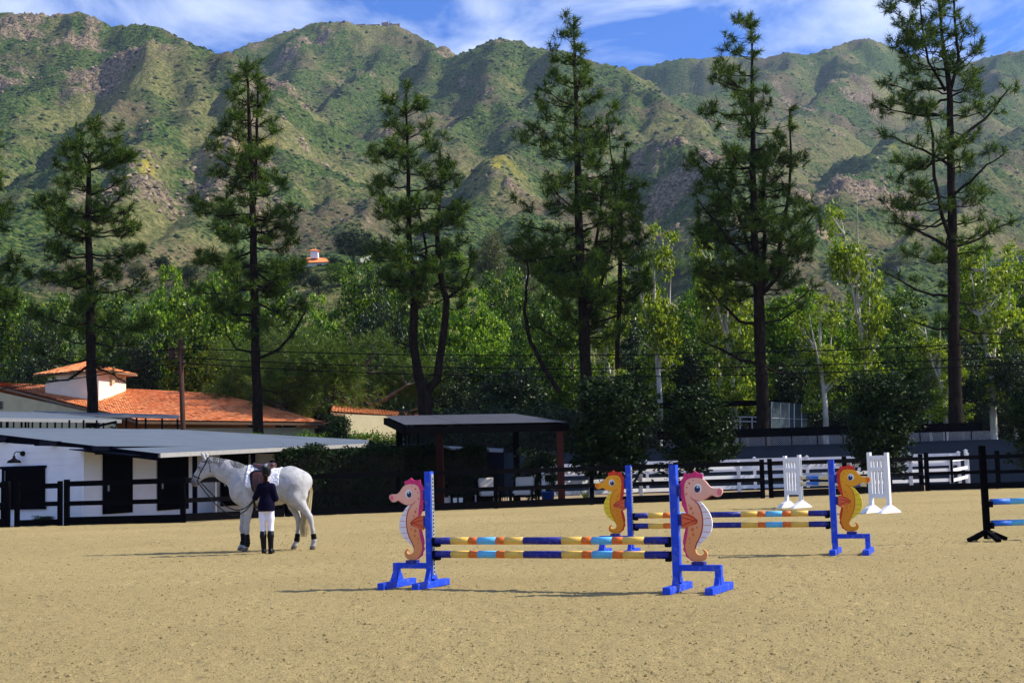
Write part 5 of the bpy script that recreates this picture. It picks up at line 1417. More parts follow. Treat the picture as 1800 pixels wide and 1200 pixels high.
hedge('added dark leaf backdrop darkening the gaps behind the white sycamores', Vector((wp(1120, 101).x, 101, 0)), Vector((wp(1990, 101).x, 101, 0)), 2.6, 2.0, 7.5, 30000, 0.26, 'leaf_dark', 19, 0.9)  # added backdrop: its dark leaf stands for the shade between the crowns
hedge('added dark leaf backdrop darkening the gaps behind the tile roofs', Vector((wp(-80, 118).x, 118, 0)), Vector((wp(1080, 118).x, 118, 0)), 2.6, 2.5, 8.0, 30000, 0.28, 'leaf_dark', 29, 1.0)  # second added backdrop, dark leaf in place of shade behind the tree belt
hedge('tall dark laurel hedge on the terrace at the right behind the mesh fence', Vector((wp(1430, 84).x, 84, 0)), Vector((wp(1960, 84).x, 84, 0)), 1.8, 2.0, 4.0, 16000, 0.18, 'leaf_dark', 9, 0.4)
# dark shade cloth fence behind the hedges
b = MB(); b.beam(wp(470, 55.6, 1.0), wp(860, 57.4, 1.0), 0.05, 2.1); o = b.build('shade_screen', M['navy_trim'], origin=wp(470, 55.6)); o.location = wp(470, 55.6)
tag(o, 'dark shade cloth screen standing behind the clipped hedges', 'screen')
# spiky plant and small shrub by the fence
def blade_plant(name, label, loc, n_, L, seed, material):
    rng_ = np.random.default_rng(seed); t = thing(name, label, 'plant', loc)
    V, F = [], []
    for i in range(n_):
        a = rng_.uniform(0, 6.28); el = rng_.uniform(0.45, 1.45); l_ = L * rng_.uniform(.6, 1.1); w_ = 0.035
        d = np.array([math.cos(a) * math.cos(el), math.sin(a) * math.cos(el), math.sin(el)]); s_ = np.array([-math.sin(a), math.cos(a), 0]) * w_
        m_ = d * l_ * .55; e = d * l_ + np.array([0, 0, -0.12 * l_])
        mb = MB(); mb.add([-s_ * .7, s_ * .7, m_ + s_, e, m_ - s_], [(0, 1, 2, 4), (4, 2, 3)]); mb.build('leaf', M[material], t)
M['agave'] = mat('striped_leaf', (0.17, 0.19, 0.07), 0.5, 0.35, 12)
blade_plant('spiky_plant', 'spiky pale leaved plant at the fence post behind the orange seahorse', wp(1022, 50.6, 0.0), 34, 0.72, 3, 'agave')
tree('bush', 'small green shrub behind the gate at the barn wall', 72, 905, 0, 46, 43.9, 82, 'bush', None, wp(72, 43.9), 'bush', 2.5, 2.5)
# ------------------------------------------------------------------ jumps
def seahorse_paint(name, top, bottom, z0=0.45, z1=1.25):
    m, nt, b, o = nodes(name)
    tcn = nt.nodes.new('ShaderNodeTexCoord'); s = nt.nodes.new('ShaderNodeSeparateXYZ'); nt.links.new(tcn.outputs['Object'], s.inputs[0])
    mr = nt.nodes.new('ShaderNodeMapRange'); mr.inputs['From Min'].default_value = z0; mr.inputs['From Max'].default_value = z1
    nt.links.new(s.outputs['Z'], mr.inputs['Value'])
    c = ramp(nt, [(0.25, bottom), (0.95, top)], mr.outputs[0])
    n = noise(nt, 7, 5)
    c = mixc(nt, ramp(nt, [(0.4, (0, 0, 0)), (0.8, (0.22, 0.22, 0.22))], n), c, tuple(v * 0.7 for v in bottom))
    nt.links.new(c, b.inputs['Base Color']); b.inputs['Roughness'].default_value = 0.55; b.inputs['Specular IOR Level'].default_value = 0.3
    return m
M['pink_body'] = seahorse_paint('pink_body_paint', (0.86, 0.46, 0.36), (0.80, 0.30, 0.10))
M['gold_body'] = seahorse_paint('gold_body_paint', (0.86, 0.38, 0.012), (0.76, 0.27, 0.008))
M['magenta'] = mat('magenta_paint', (0.66, 0.030, 0.175), 0.5, 0.12, 6)
M['red_fin'] = mat('red_paint', (0.62, 0.030, 0.010), 0.5, 0.12, 6)
M['belly_white'] = mat('pale_belly_paint', (0.80, 0.74, 0.76), 0.5, 0.06, 6)
M['belly_yellow'] = mat('yellow_belly_paint', (0.80, 0.62, 0.025), 0.5, 0.08, 6)
M['coral_fin'] = mat('coral_fin_paint', (0.74, 0.130, 0.035), 0.5, 0.12, 6)
M['line_red'] = mat('dark_red_line', (0.42, 0.030, 0.012), 0.5, 0.1)
M['line_orange'] = mat('dark_orange_line', (0.60, 0.12, 0.010), 0.5, 0.1)
M['spot'] = mat('spot_paint', (0.62, 0.16, 0.045), 0.5, 0.1)
M['spot_gold'] = mat('gold_spot_paint', (0.66, 0.19, 0.008), 0.5, 0.1)
M['eye_white'] = mat('eye_white_paint', (0.82, 0.82, 0.80), 0.4, 0.03)
M['eye_navy'] = mat('eye_navy_paint', (0.010, 0.018, 0.090), 0.35, 0.1)
M['snout_pink'] = mat('snout_pink_paint', (0.78, 0.17, 0.22), 0.5, 0.08)
M['snout_orange'] = mat('snout_orange_paint', (0.80, 0.16, 0.010), 0.5, 0.08)

BODY = [(135,270),(140,235),(160,205),(195,195),(240,195),(280,205),(305,230),(325,260),(350,280),(385,283),(405,280),(425,290),(430,310),(420,335),(400,352),(380,352),(360,342),(340,342),(315,360),(285,375),(250,382),(228,385),(240,400),(255,430),(268,465),(275,510),(277,560),(272,610),(262,650),(245,690),(228,720),(218,750),(215,775),(222,800),(240,815),(262,818),(278,808),(280,795),(272,780),(262,772),(275,768),(292,778),(303,795),(307,815),(300,840),(280,860),(250,868),(215,868),(180,850),(155,820),(140,780),(135,740),(145,700),(155,650),(160,600),(165,550),(165,500),(158,450),(150,400),(140,350),(134,300)]
BELLY = [(222,372),(262,390),(290,425),(315,460),(335,500),(345,545),(345,590),(335,630),(312,670),(280,700),(250,725),(230,745),(222,765),(214,755),(224,720),(240,690),(257,650),(267,610),(272,560),(270,510),(263,465),(250,430),(235,400)]
CREST = [(275,210),(278,165),(250,160),(232,150),(215,138),(200,155),(178,162),(150,160),(130,155),(130,185),(112,210),(98,240),(92,265),(97,300),(100,340),(115,370),(112,410),(128,440),(138,470),(150,480),(170,480),(166,450),(158,400),(148,350),(142,300),(143,270),(148,240),(166,212),(195,203),(240,203)]
TAILFIN = [(168,600),(140,600),(130,640),(122,680),(118,720),(125,745),(118,775),(135,800),(140,830),(165,845),(180,862),(205,866),(190,848),(163,815),(148,780),(143,740),(153,700),(163,650)]
PEC = [(100,475),(150,478),(190,495),(225,525),(235,540),(225,560),(190,575),(155,590),(130,607),(115,590),(100,585)]
def sx(p):
    zx, zy = p
    return ((zx - (48 + (zy - 70) * 0.0246)) / 697 * 1.095, (1110 - zy) / 697)
def smooth_poly(pts_, it=1):
    for _ in range(it):
        o_ = []
        n_ = len(pts_)
        for i in range(n_):
            a, b = pts_[i], pts_[(i + 1) % n_]
            o_ += [(a[0] * .75 + b[0] * .25, a[1] * .75 + b[1] * .25), (a[0] * .25 + b[0] * .75, a[1] * .25 + b[1] * .75)]
        pts_ = o_
    return pts_
def ell(cx, cy, rx, ry, n_=18):
    return [sx((cx + rx * math.cos(6.2832 * k / n_), cy + ry * math.sin(6.2832 * k / n_))) for k in range(n_)]
def strip(pts_, w_):
    """a painted line of width w_ along photo points"""
    l_, r_ = [], []
    for i, p in enumerate(pts_):
        a = pts_[max(0, i - 1)]; b = pts_[min(len(pts_) - 1, i + 1)]
        dx_, dy_ = b[0] - a[0], b[1] - a[1]; q = math.hypot(dx_, dy_)
        k = w_ / 2 * (0.35 if i in (0, len(pts_) - 1) else 1)
        l_.append(sx((p[0] - dy_ / q * k, p[1] + dx_ / q * k))); r_.append(sx((p[0] + dy_ / q * k, p[1] - dx_ / q * k)))
    return l_ + r_[::-1]
def seahorse(label, pal, loc, rz):
    body, fin, belly, line, spot_, snout = pal
    t = thing('seahorse_board', label, 'seahorse sign', loc, rz, 'painted seahorse boards on the jump stands')
    b = MB(); b.prism(smooth_poly([sx(p) for p in BODY]), -0.014, 0.014); bo = b.build('body', M[body], t)
    b = MB(); b.prism([sx(p) for p in CREST], -0.010, 0.010); b.build('crest', M[fin], t)
    for line_ in (((150,160),(160,185),(165,205)), ((215,138),(213,170),(205,200)), ((112,210),(130,225),(142,240)), ((97,300),(118,300),(136,300)), ((112,390),(130,395),(148,395))):
        q = MB(); q.prism(strip(line_, 5), -0.0115, 0.0115); q.build('fin_ray', M[line], bo)
    b = MB(); b.prism([sx(p) for p in TAILFIN], -0.010, 0.010); b.build('tail_fin', M[fin], t)
    b = MB(); b.prism(smooth_poly([sx(p) for p in BELLY]), -0.012, 0.012); be = b.build('belly', M[belly], t)
    for a, c in (((252, 432), (288, 424)), ((266, 475), (320, 470)), ((273, 528), (341, 522)), ((271, 578), (344, 580)), ((264, 630), (334, 636)), ((250, 676), (306, 676)), ((232, 715), (262, 716))):
        q = MB(); q.prism(strip((a, ((a[0] + c[0]) / 2, (a[1] + c[1]) / 2 - 3), c), 5), -0.0135, 0.0135); q.build('belly_line', M['spot'], be)
    edge_ = [(214, 384), (236, 400), (252, 430), (265, 465), (272, 510), (274, 560), (269, 610), (259, 650), (242, 690), (226, 720), (216, 750), (212, 775)]
    q = MB(); q.prism(strip(edge_, 8), -0.0165, 0.0165); q.build('outline', M[line], bo)
    for l_ in (((180, 345), (195, 365), (222, 379), (250, 378)), ((290, 372), (318, 357), (340, 340), (362, 341))):
        q = MB(); q.prism(strip(l_, 6), -0.0155, 0.0155); q.build('outline', M[line], bo)
    b = MB(); b.prism(smooth_poly([sx(p) for p in PEC]), -0.022, 0.022); pe = b.build('pectoral_fin', M['coral_fin'], t)
    for l_ in (((106, 512), (150, 522), (200, 536), (232, 541)), ((106, 585), (150, 562), (200, 545), (232, 541)), ((120, 482), (165, 494), (205, 516), (232, 541), (226, 557), (190, 573))):
        q = MB(); q.prism(strip(l_, 8), -0.0245, 0.0245); q.build('fin_ray', M['line_red'], pe)
    ey = MB(); ey.prism(ell(240, 280, 31, 38), -0.017, 0.017); eo = ey.build('eye', M['eye_white'], t)
    q = MB(); q.prism(ell(236, 286, 22, 28), -0.0195, 0.0195); q.build('pupil', M['eye_navy'], eo)
    q = MB(); q.prism(ell(240, 270, 7, 8, 10), -0.0215, 0.0215); q.build('glint', M['eye_white'], eo)
    q = MB(); q.prism(ell(404, 314, 17, 27), -0.0185, 0.0185); q.build('snout_tip', M[snout], t)
    for cx_, cy_, r_ in ((175,238,8),(185,440,11),(195,610,13),(200,652,10),(230,595,7),(200,480,7),(150,325,7),(155,270,6),(170,685,6),(170,415,5),(205,215,5),(172,720,5)):
        q = MB(); q.prism(ell(cx_, cy_, r_, r_ * 1.3, 10), -0.0158, 0.0158); q.build('spot', M[spot_], bo)
    return t
PINK = ('pink_body', 'magenta', 'belly_white', 'line_red', 'spot', 'snout_pink')
GOLD = ('gold_body', 'red_fin', 'belly_yellow', 'line_orange', 'spot_gold', 'snout_orange')
def blue_stand(label, loc, rz, cups):
    """post at the origin, stand reaching along +x"""
    t = thing('jump_stand', label, 'jump stand', loc, rz, 'blue jump stands')
    b = MB(); b.box((0, 0, 0.79), (0.085, 0.10, 1.36)); b.build('post', M['blue'], t, bevel=0.005)
    tr = MB(); tr.box((-0.048, 0, 0.80), (0.010, 0.055, 1.28)); tk = tr.build('pin_track', M['galv'], t)
    h_ = MB()
    for k in range(26):
        h_.box((-0.0545, 0, 0.20 + k * 0.047), (0.004, 0.022, 0.022))
    tag(h_.build('pin_hole', M['iron'], tk), kind='stuff')
    b = MB(); b.box((0.262, 0, 0.275), (0.438, 0.075, 0.07)); b.build('crossbar', M['blue'], t, bevel=0.004)
    b = MB(); b.box((0.50, 0, 0.175), (0.075, 0.085, 0.27)); b.build('outer_leg', M['blue'], t, bevel=0.004)
    for x_ in (0.0, 0.50):
        b = MB(); b.box((x_, 0, 0.042), (0.095, 0.84, 0.085), taper=1.0); b.build('foot', M['blue'], t, bevel=0.008)
        for s_ in (-1, 1):
            b = MB(); b.add([(x_ - .03, s_ * .045, .085), (x_ + .03, s_ * .045, .085), (x_ + .03, s_ * .13, .085), (x_ - .03, s_ * .13, .085), (x_ - .03, s_ * .045, .21 if x_ else .27), (x_ + .03, s_ * .045, .21 if x_ else .27)], [(0, 1, 2, 3), (0, 4, 5, 1), (1, 5, 2), (0, 3, 4), (3, 2, 5, 4)]); b.build('gusset', M['blue'], t)
    b = MB(); b.box((0.265, 0, 0.328), (0.15, 0.10, 0.035)); b.build('support_block', M['navy'], t, bevel=0.003)
    for z_ in (1.17, 0.83):
        b = MB(); b.box((0.062, 0, z_), (0.042, 0.05, 0.13)); b.build('mount_block', M['navy'], t)
    for z_ in cups:
        b = MB(); b.box((-0.065, 0, z_ - 0.01), (0.02, 0.10, 0.11)); b.tube([(-0.075, 0, z_ - 0.055), (-0.13, 0, z_ - 0.055)], [0.05, 0.05], 8, flat=0.45); b.build('jump_cup', M['iron'], t)
    return t
BANDS = [('navy', .074), ('yellow', .155), ('orange', .194), ('sky_blue', .277), ('orange', .315), ('yellow', .397), ('navy', .562), ('yellow', .647), ('orange', .687), ('sky_blue', .772), ('orange', .815), ('yellow', .902), ('navy', 1.0)]
def pole(label, a, b_, bands, r_, group, endm='iron'):
    a, b_ = Vector(a), Vector(b_)
    t = thing('jump_pole', label, 'jump pole', a, 0, group)
    f0 = 0.0
    for m_, f1 in bands:
        b = MB(); b.tube([a.lerp(b_, f0), a.lerp(b_, f1)], r_, 16, cap=True); o = b.build('painted_band', M[m_], t, origin=a, smooth=False)
        for p_ in o.data.polygons:
            p_.use_smooth = len(p_.vertices) == 4
        f0 = f1
    return t
CUPS = (0.635, 0.465)
def jump(gl, gr, pal, tone, z_pair, place):
    gl, gr = Vector(gl), Vector(gr)
    d = (gr - gl); ang = math.atan2(d.y, d.x)
    dn = d.normalized()
    blue_stand(f'bright blue jump stand carrying the left {tone} seahorse of the {place} jump', gl, ang + math.pi, z_pair)
    blue_stand(f'bright blue jump stand carrying the right {tone} seahorse of the {place} jump', gr, ang, z_pair)
    seahorse(f'{tone} seahorse board facing left on the {place} jump', pal, gl, ang + math.pi)
    seahorse(f'{tone} seahorse board facing right on the {place} jump', pal, gr, ang)
    for z_, nm in zip(z_pair, ('upper', 'lower')):
        pole(f'{nm} striped pole between the two {tone} seahorses', gl + dn * 0.08 + Vector((0, 0, z_)), gr - dn * 0.08 + Vector((0, 0, z_)), BANDS, 0.046, 'striped jump poles')
jump(ground(758, 1032), ground(1192, 1039), PINK, 'pink', (0.588, 0.42), 'front')
jump(ground(1110, 974), ground(1469, 973), GOLD, 'orange', CUPS, 'back')

# white wing stands with their poles
def white_stand(label, loc, rz):
    t = thing('jump_stand', label, 'jump stand', loc, rz, 'white jump stands')
    for x_, h_ in ((0, 1.62), (0.54, 1.60)):
        b = MB(); b.box((x_, 0, h_ / 2), (0.10, 0.10, h_)); b.build('post', M['white'], t, bevel=0.006)
        b = MB(); b.add([(x_ - .06, -.48, 0), (x_ + .06, -.48, 0), (x_ + .06, .48, 0), (x_ - .06, .48, 0), (x_ - .06, -.42, .05), (x_ + .06, -.42, .05), (x_ + .06, -.08, .21), (x_ - .06, -.08, .21), (x_ + .06, .08, .21), (x_ - .06, .08, .21), (x_ + .06, .42, .05), (x_ - .06, .42, .05)],
              [(3, 2, 1, 0), (0, 1, 5, 4), (4, 5, 6, 7), (7, 6, 8, 9), (9, 8, 10, 11), (11, 10, 2, 3), (1, 2, 10, 8, 6, 5), (0, 4, 7, 9, 11, 3)]); b.build('foot', M['white'], t)
    for z_, h_ in ((1.47, 0.12), (1.17, 0.10), (0.46, 0.12)):
        b = MB(); b.box((0.27, 0, z_), (0.438, 0.06, h_)); b.build('rail', M['white'], t)
    for k in range(4):
        x_ = 0.105 + k * 0.11
        b = MB(); b.box((x_, 0, 1.315), (0.072, 0.03, 0.188)); b.build('slat', M['white'], t)
        b = MB(); b.box((x_, 0, 0.82), (0.072, 0.03, 0.598)); b.build('slat', M['white'], t)
    b = MB(); b.box((-0.056, 0, 0.9), (0.008, 0.05, 1.3)); tk = b.build('pin_track', M['galv'], t)
    h_ = MB()
    for k in range(20):
        h_.box((-0.0615, 0, 0.3 + k * 0.06), (0.004, 0.024, 0.024))
    tag(h_.build('pin_hole', M['iron'], tk), kind='stuff')
    for z_ in (0.92, 0.74):
        b = MB(); b.box((-0.075, 0, z_), (0.03, 0.1, 0.1)); b.build('jump_cup', M['iron'], t)
    return t
g0, g1 = ground(1409, 892), ground(1533, 901)
d = g1 - g0; ang = math.atan2(d.y, d.x); 
white_stand('white slatted jump stand left of its cream and blue poles', g0, -0.85 + math.pi)
white_stand('white slatted jump stand right, behind the orange seahorse', g1, -0.85)
WB = [('pole_cream', .10), ('mid_blue', .30), ('pole_cream', .70), ('mid_blue', .90), ('pole_cream', 1.0)]
for z_, nm in ((0.93, 'upper'), (0.75, 'lower')):
    pole(f'{nm} cream and blue pole between the white stands', g0 + d.normalized() * 0.08 + Vector((0, 0, z_)), g1 - d.normalized() * 0.08 + Vector((0, 0, z_)), WB, 0.05, 'cream and blue jump poles')

# lone black stand with blue poles
bl = ground(1736, 951)
t = thing('jump_stand', 'plain black jump stand at right with splayed feet and blue poles', 'jump stand', bl)
b = MB(); b.box((0, 0, 0.84), (0.10, 0.10, 1.60)); b.build('post', M['black'], t, bevel=0.006)
for a in (0.25, 1.85, 3.35, 4.9):
    b = MB(); b.beam((0.05 * math.cos(a), 0.05 * math.sin(a), 0.16), (0.36 * math.cos(a), 0.36 * math.sin(a), 0.03), 0.09, 0.06); b.build('foot', M['black'], t)
b = MB(); b.box((0.03, -0.1, 0.11), (0.1, 0.06, 0.1)); b.build('bracket', M['galv'], t)
b = MB(); b.box((0.056, 0, 0.9), (0.008, 0.04, 1.2)); b.build('pin_track', M['iron'], t)
for z_ in (0.65, 0.285):
    b = MB(); b.box((0.085, 0, z_ - 0.02), (0.06, 0.11, 0.1)); b.build('jump_cup', M['iron'], t)
for z_, nm in ((0.67, 'upper'), (0.305, 'lower')):
    pole(f'{nm} blue pole on the lone black stand', bl + Vector((0.09, 0, z_)), bl + Vector((3.4, 0.25, z_)), [('mid_blue', .10), ('sky_blue', .34), ('mid_blue', .55), ('sky_blue', .8), ('mid_blue', 1.0)], 0.052, 'blue jump poles')
SHADE = None

# ------------------------------------------------------------------ smooth bodies: distance fields turned into meshes
def field(prims, lo, hi, h, k=0.04):
    lo, hi = np.array(lo), np.array(hi)
    n_ = np.ceil((hi - lo) / h).astype(int) + 1
    ax = [lo[i] + h * np.arange(n_[i]) for i in range(3)]
    F = np.full(n_, 9.0, np.float32)
    for pr in prims:
        a, ra, b, rb = np.array(pr[0], float), pr[1], np.array(pr[2], float), pr[3]
        sy_ = pr[4] if len(pr) > 4 else 1.0          # lateral squash
        kk = pr[5] if len(pr) > 5 else k
        R_ = max(ra, rb) + kk + 3 * h + 0.02
        mn, mx = np.minimum(a, b) - R_, np.maximum(a, b) + R_
        i0 = [max(0, int((mn[i] - lo[i]) / h)) for i in range(3)]; i1 = [min(n_[i], int((mx[i] - lo[i]) / h) + 2) for i in range(3)]
        if any(i1[i] <= i0[i] for i in range(3)): continue
        X = ax[0][i0[0]:i1[0]][:, None, None]; Yv = ax[1][i0[1]:i1[1]][None, :, None]; Z = ax[2][i0[2]:i1[2]][None, None, :]
        ba = b - a; ba_s = ba * np.array([1, 1 / sy_, 1]); L2 = (ba_s ** 2).sum() + 1e-12
        px_, py_, pz_ = X - a[0], (Yv - a[1]) / sy_, Z - a[2]
        t_ = np.clip((px_ * ba_s[0] + py_ * ba_s[1] + pz_ * ba_s[2]) / L2, 0, 1)
        d_ = np.sqrt((px_ - t_ * ba_s[0]) ** 2 + (py_ - t_ * ba_s[1]) ** 2 + (pz_ - t_ * ba_s[2]) ** 2) - (ra + (rb - ra) * t_)
        sub = F[i0[0]:i1[0], i0[1]:i1[1], i0[2]:i1[2]]
        hh = np.clip(0.5 + 0.5 * (sub - d_) / kk, 0, 1)
        F[i0[0]:i1[0], i0[1]:i1[1], i0[2]:i1[2]] = sub * (1 - hh) + d_ * hh - kk * hh * (1 - hh)
    return F, lo, h, ax
def surface(F, lo, h):
    """naive surface nets"""
    S = F < 0
    nx, ny, nz = F.shape
    cnt = np.zeros((nx - 1, ny - 1, nz - 1), np.int32); acc = np.zeros((nx - 1, ny - 1, nz - 1, 3), np.float32)
    corners = [(i, j, k) for i in (0, 1) for j in (0, 1) for k in (0, 1)]
    def cut(A, c):
        return A[c[0]:nx - 1 + c[0], c[1]:ny - 1 + c[1], c[2]:nz - 1 + c[2]]
    for c in corners:
        for axis in range(3):
            if c[axis] == 0:
                c2 = list(c); c2[axis] = 1
                fa, fb = cut(F, c), cut(F, c2)
                cr_ = (fa < 0) != (fb < 0)
                t_ = np.where(cr_, fa / np.where(cr_, fa - fb, 1), 0)
                for q in range(3):
                    acc[..., q] += cr_ * (c[q] + (t_ if q == axis else 0))
                cnt += cr_
    act = cnt > 0
    ids = np.full(cnt.shape, -1, np.int64); ids[act] = np.arange(act.sum())
    ijk = np.argwhere(act)
    V = lo + h * (ijk + acc[act] / cnt[act][:, None])
    Fs = []
    for axis in range(3):
        o1, o2 = (axis + 1) % 3, (axis + 2) % 3
        sl0 = [slice(None)] * 3; sl1 = [slice(None)] * 3
        sl0[axis] = slice(0, F.shape[axis] - 1); sl1[axis] = slice(1, F.shape[axis])
        s0, s1 = S[tuple(sl0)], S[tuple(sl1)]
        E = np.argwhere(s0 != s1)
        E = E[(E[:, o1] > 0) & (E[:, o2] > 0) & (E[:, o1] < F.shape[o1] - 1) & (E[:, o2] < F.shape[o2] - 1)]
        inside = s0[tuple(E.T)]
        def idx_(d1, d2):
            q = E.copy(); q[:, o1] -= d1; q[:, o2] -= d2
            return ids[tuple(q.T)]
        quad = np.stack([idx_(0, 0), idx_(1, 0), idx_(1, 1), idx_(0, 1)], -1)
        quad[~inside] = quad[~inside][:, ::-1]
        Fs.append(quad)
    Fq_ = np.concatenate(Fs)
    return V, Fq_[:, ::-1] if False else Fq_
def relax(V, Fq_, it=2, lam=0.5):
    n_ = len(V)
    e = np.concatenate([Fq_[:, [0, 1]], Fq_[:, [1, 2]], Fq_[:, [2, 3]], Fq_[:, [3, 0]]]); e = np.concatenate([e, e[:, ::-1]])
    deg = np.bincount(e[:, 0], minlength=n_)[:, None]
    for _ in range(it):
        s_ = np.stack([np.bincount(e[:, 0], weights=V[e[:, 1], q], minlength=n_) for q in range(3)], -1)
        V = V * (1 - lam) + lam * s_ / np.maximum(deg, 1)
    return V
def body(name, prims, lo, hi, h, mats, parent, k=0.04, floor=None, it=1, keepf=None):
    F, lo_, h_, ax = field(prims, lo, hi, h, k)
    if floor is not None:
        F = np.maximum(F, floor - ax[2][None, None, :])
    if keepf is not None:
        F = np.maximum(F, keepf(ax[0][:, None, None], ax[1][None, :, None], ax[2][None, None, :]).astype(np.float32))
    V, Fq_ = surface(F, lo_, h_)
    V = relax(V, Fq_, it)
    return obj(name, mesh_np(name, V, Fq_, mats, smooth=True), parent), V, Fq_

# ------------------------------------------------------------------ the grey horse
HQ = ground(434, 968)
SCALE_H = 2300 / HQ.y / 91.0
def coat():
    m, nt, b, o = nodes('grey_horse_coat')
    L = nt.links.new
    tcn = nt.nodes.new('ShaderNodeTexCoord'); V = tcn.outputs['Object']; s = nt.nodes.new('ShaderNodeSeparateXYZ'); L(V, s.inputs[0])
    n = noise(nt, 9, 6, 0.65, V); n2 = noise(nt, 2.2, 4, 0.5, V)
    c = ramp(nt, [(0.3, (0.27, 0.264, 0.26)), (0.5, (0.40, 0.393, 0.387)), (0.7, (0.50, 0.49, 0.48))], n)
    c = mixc(nt, ramp(nt, [(0.50, (0, 0, 0)), (0.72, (0.5, 0.5, 0.5))], n2), c, (0.27, 0.265, 0.275))
    def dist(p, r0, r1, col, c, amount=1.0):
        d_ = nt.nodes.new('ShaderNodeVectorMath'); d_.operation = 'DISTANCE'; L(V, d_.inputs[0]); d_.inputs[1].default_value = p
        mr = nt.nodes.new('ShaderNodeMapRange'); mr.inputs['From Min'].default_value = r0; mr.inputs['From Max'].default_value = r1; mr.inputs['To Min'].default_value = amount; mr.inputs['To Max'].default_value = 0
        L(d_.outputs['Value'], mr.inputs['Value'])
        return mixc(nt, mr.outputs[0], c, col)
    c = dist((-1.07, 0, 1.34), 0.08, 0.23, (0.055, 0.050, 0.055), c, 0.92)
    c = dist((-0.99, 0, 1.29), 0.02, 0.07, (0.42, 0.24, 0.20), c, 0.5)
    c = dist((-0.92, -0.10, 1.63), 0.02, 0.14, (0.10, 0.09, 0.09), c, 0.7)
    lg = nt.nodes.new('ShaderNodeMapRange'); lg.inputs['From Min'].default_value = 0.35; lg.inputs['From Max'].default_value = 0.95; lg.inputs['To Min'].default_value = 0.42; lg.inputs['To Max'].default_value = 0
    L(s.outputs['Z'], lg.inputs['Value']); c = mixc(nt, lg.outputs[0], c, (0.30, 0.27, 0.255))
    mr = nt.nodes.new('ShaderNodeMapRange'); mr.inputs['From Min'].default_value = 0.062; mr.inputs['From Max'].default_value = 0.085; mr.inputs['To Min'].default_value = 1; mr.inputs['To Max'].default_value = 0
    L(s.outputs['Z'], mr.inputs['Value'])
    c = mixc(nt, mr.outputs[0], c, (0.13, 0.095, 0.07))
    L(c, b.inputs['Base Color']); b.inputs['Roughness'].default_value = 0.6; b.inputs['Specular IOR Level'].default_value = 0.25
    b.inputs['Sheen Weight'].default_value = 0.12
    bump(nt, b, noise(nt, 5.5, 4, 0.5, V), 0.35, 0.06)
    return m
M['coat'] = coat()
def hair_mat(name, dark, light):
    m, nt, b, o = nodes(name)
    g_ = nt.nodes.new('ShaderNodeNewGeometry')
    nt.links.new(ramp(nt, [(0, dark), (1, light)], g_.outputs['Random Per Island']), b.inputs['Base Color'])
    b.inputs['Roughness'].default_value = 0.55; b.inputs['Specular IOR Level'].default_value = 0.3
    return m
M['tail_hair'] = hair_mat('cream_tail_hair', (0.42, 0.33, 0.15), (0.74, 0.64, 0.40))
M['mane_hair'] = hair_mat('grey_mane_hair', (0.09, 0.085, 0.085), (0.45, 0.44, 0.43))
M['leather_black'] = mat('black_leather', (0.005, 0.0045, 0.0045), 0.5, 0.2, 20, spec=0.15)
M['leather_brown'] = mat('oxblood_leather', (0.055, 0.012, 0.010), 0.35, 0.25, 8, spec=0.5)
M['leather_tan'] = mat('tan_flap_leather', (0.060, 0.020, 0.016), 0.5, 0.15, 8)
def pad_mat():
    m, nt, b, o = nodes('quilted_white_pad')
    tcn = nt.nodes.new('ShaderNodeTexCoord'); mp_ = nt.nodes.new('ShaderNodeMapping'); mp_.inputs['Rotation'].default_value = (0, R(45), 0)
    nt.links.new(tcn.outputs['Object'], mp_.inputs[0])
    w1 = nt.nodes.new('ShaderNodeTexWave'); w1.bands_direction = 'X'; w1.inputs['Scale'].default_value = 12; nt.links.new(mp_.outputs[0], w1.inputs[0])
    w2 = nt.nodes.new('ShaderNodeTexWave'); w2.bands_direction = 'Z'; w2.inputs['Scale'].default_value = 12; nt.links.new(mp_.outputs[0], w2.inputs[0])
    mm_ = nt.nodes.new('ShaderNodeMath'); mm_.operation = 'MINIMUM'; nt.links.new(w1.outputs['Fac'], mm_.inputs[0]); nt.links.new(w2.outputs['Fac'], mm_.inputs[1])
    b.inputs['Base Color'].default_value = (0.80, 0.78, 0.83, 1); b.inputs['Roughness'].default_value = 0.85
    bump(nt, b, mm_.outputs[0], 0.35, 0.012)
    return m
M['pad'] = pad_mat()
NS, FS = -0.15, 0.15       # near and far side of the horse
def leg_chain(pts_, side, k=0.035):
    out = []
    for (x0, z0, r0), (x1, z1, r1) in zip(pts_[:-1], pts_[1:]):
        out.append(((x0, side, z0), r0, (x1, side, z1), r1, 1.0, k))
    return out
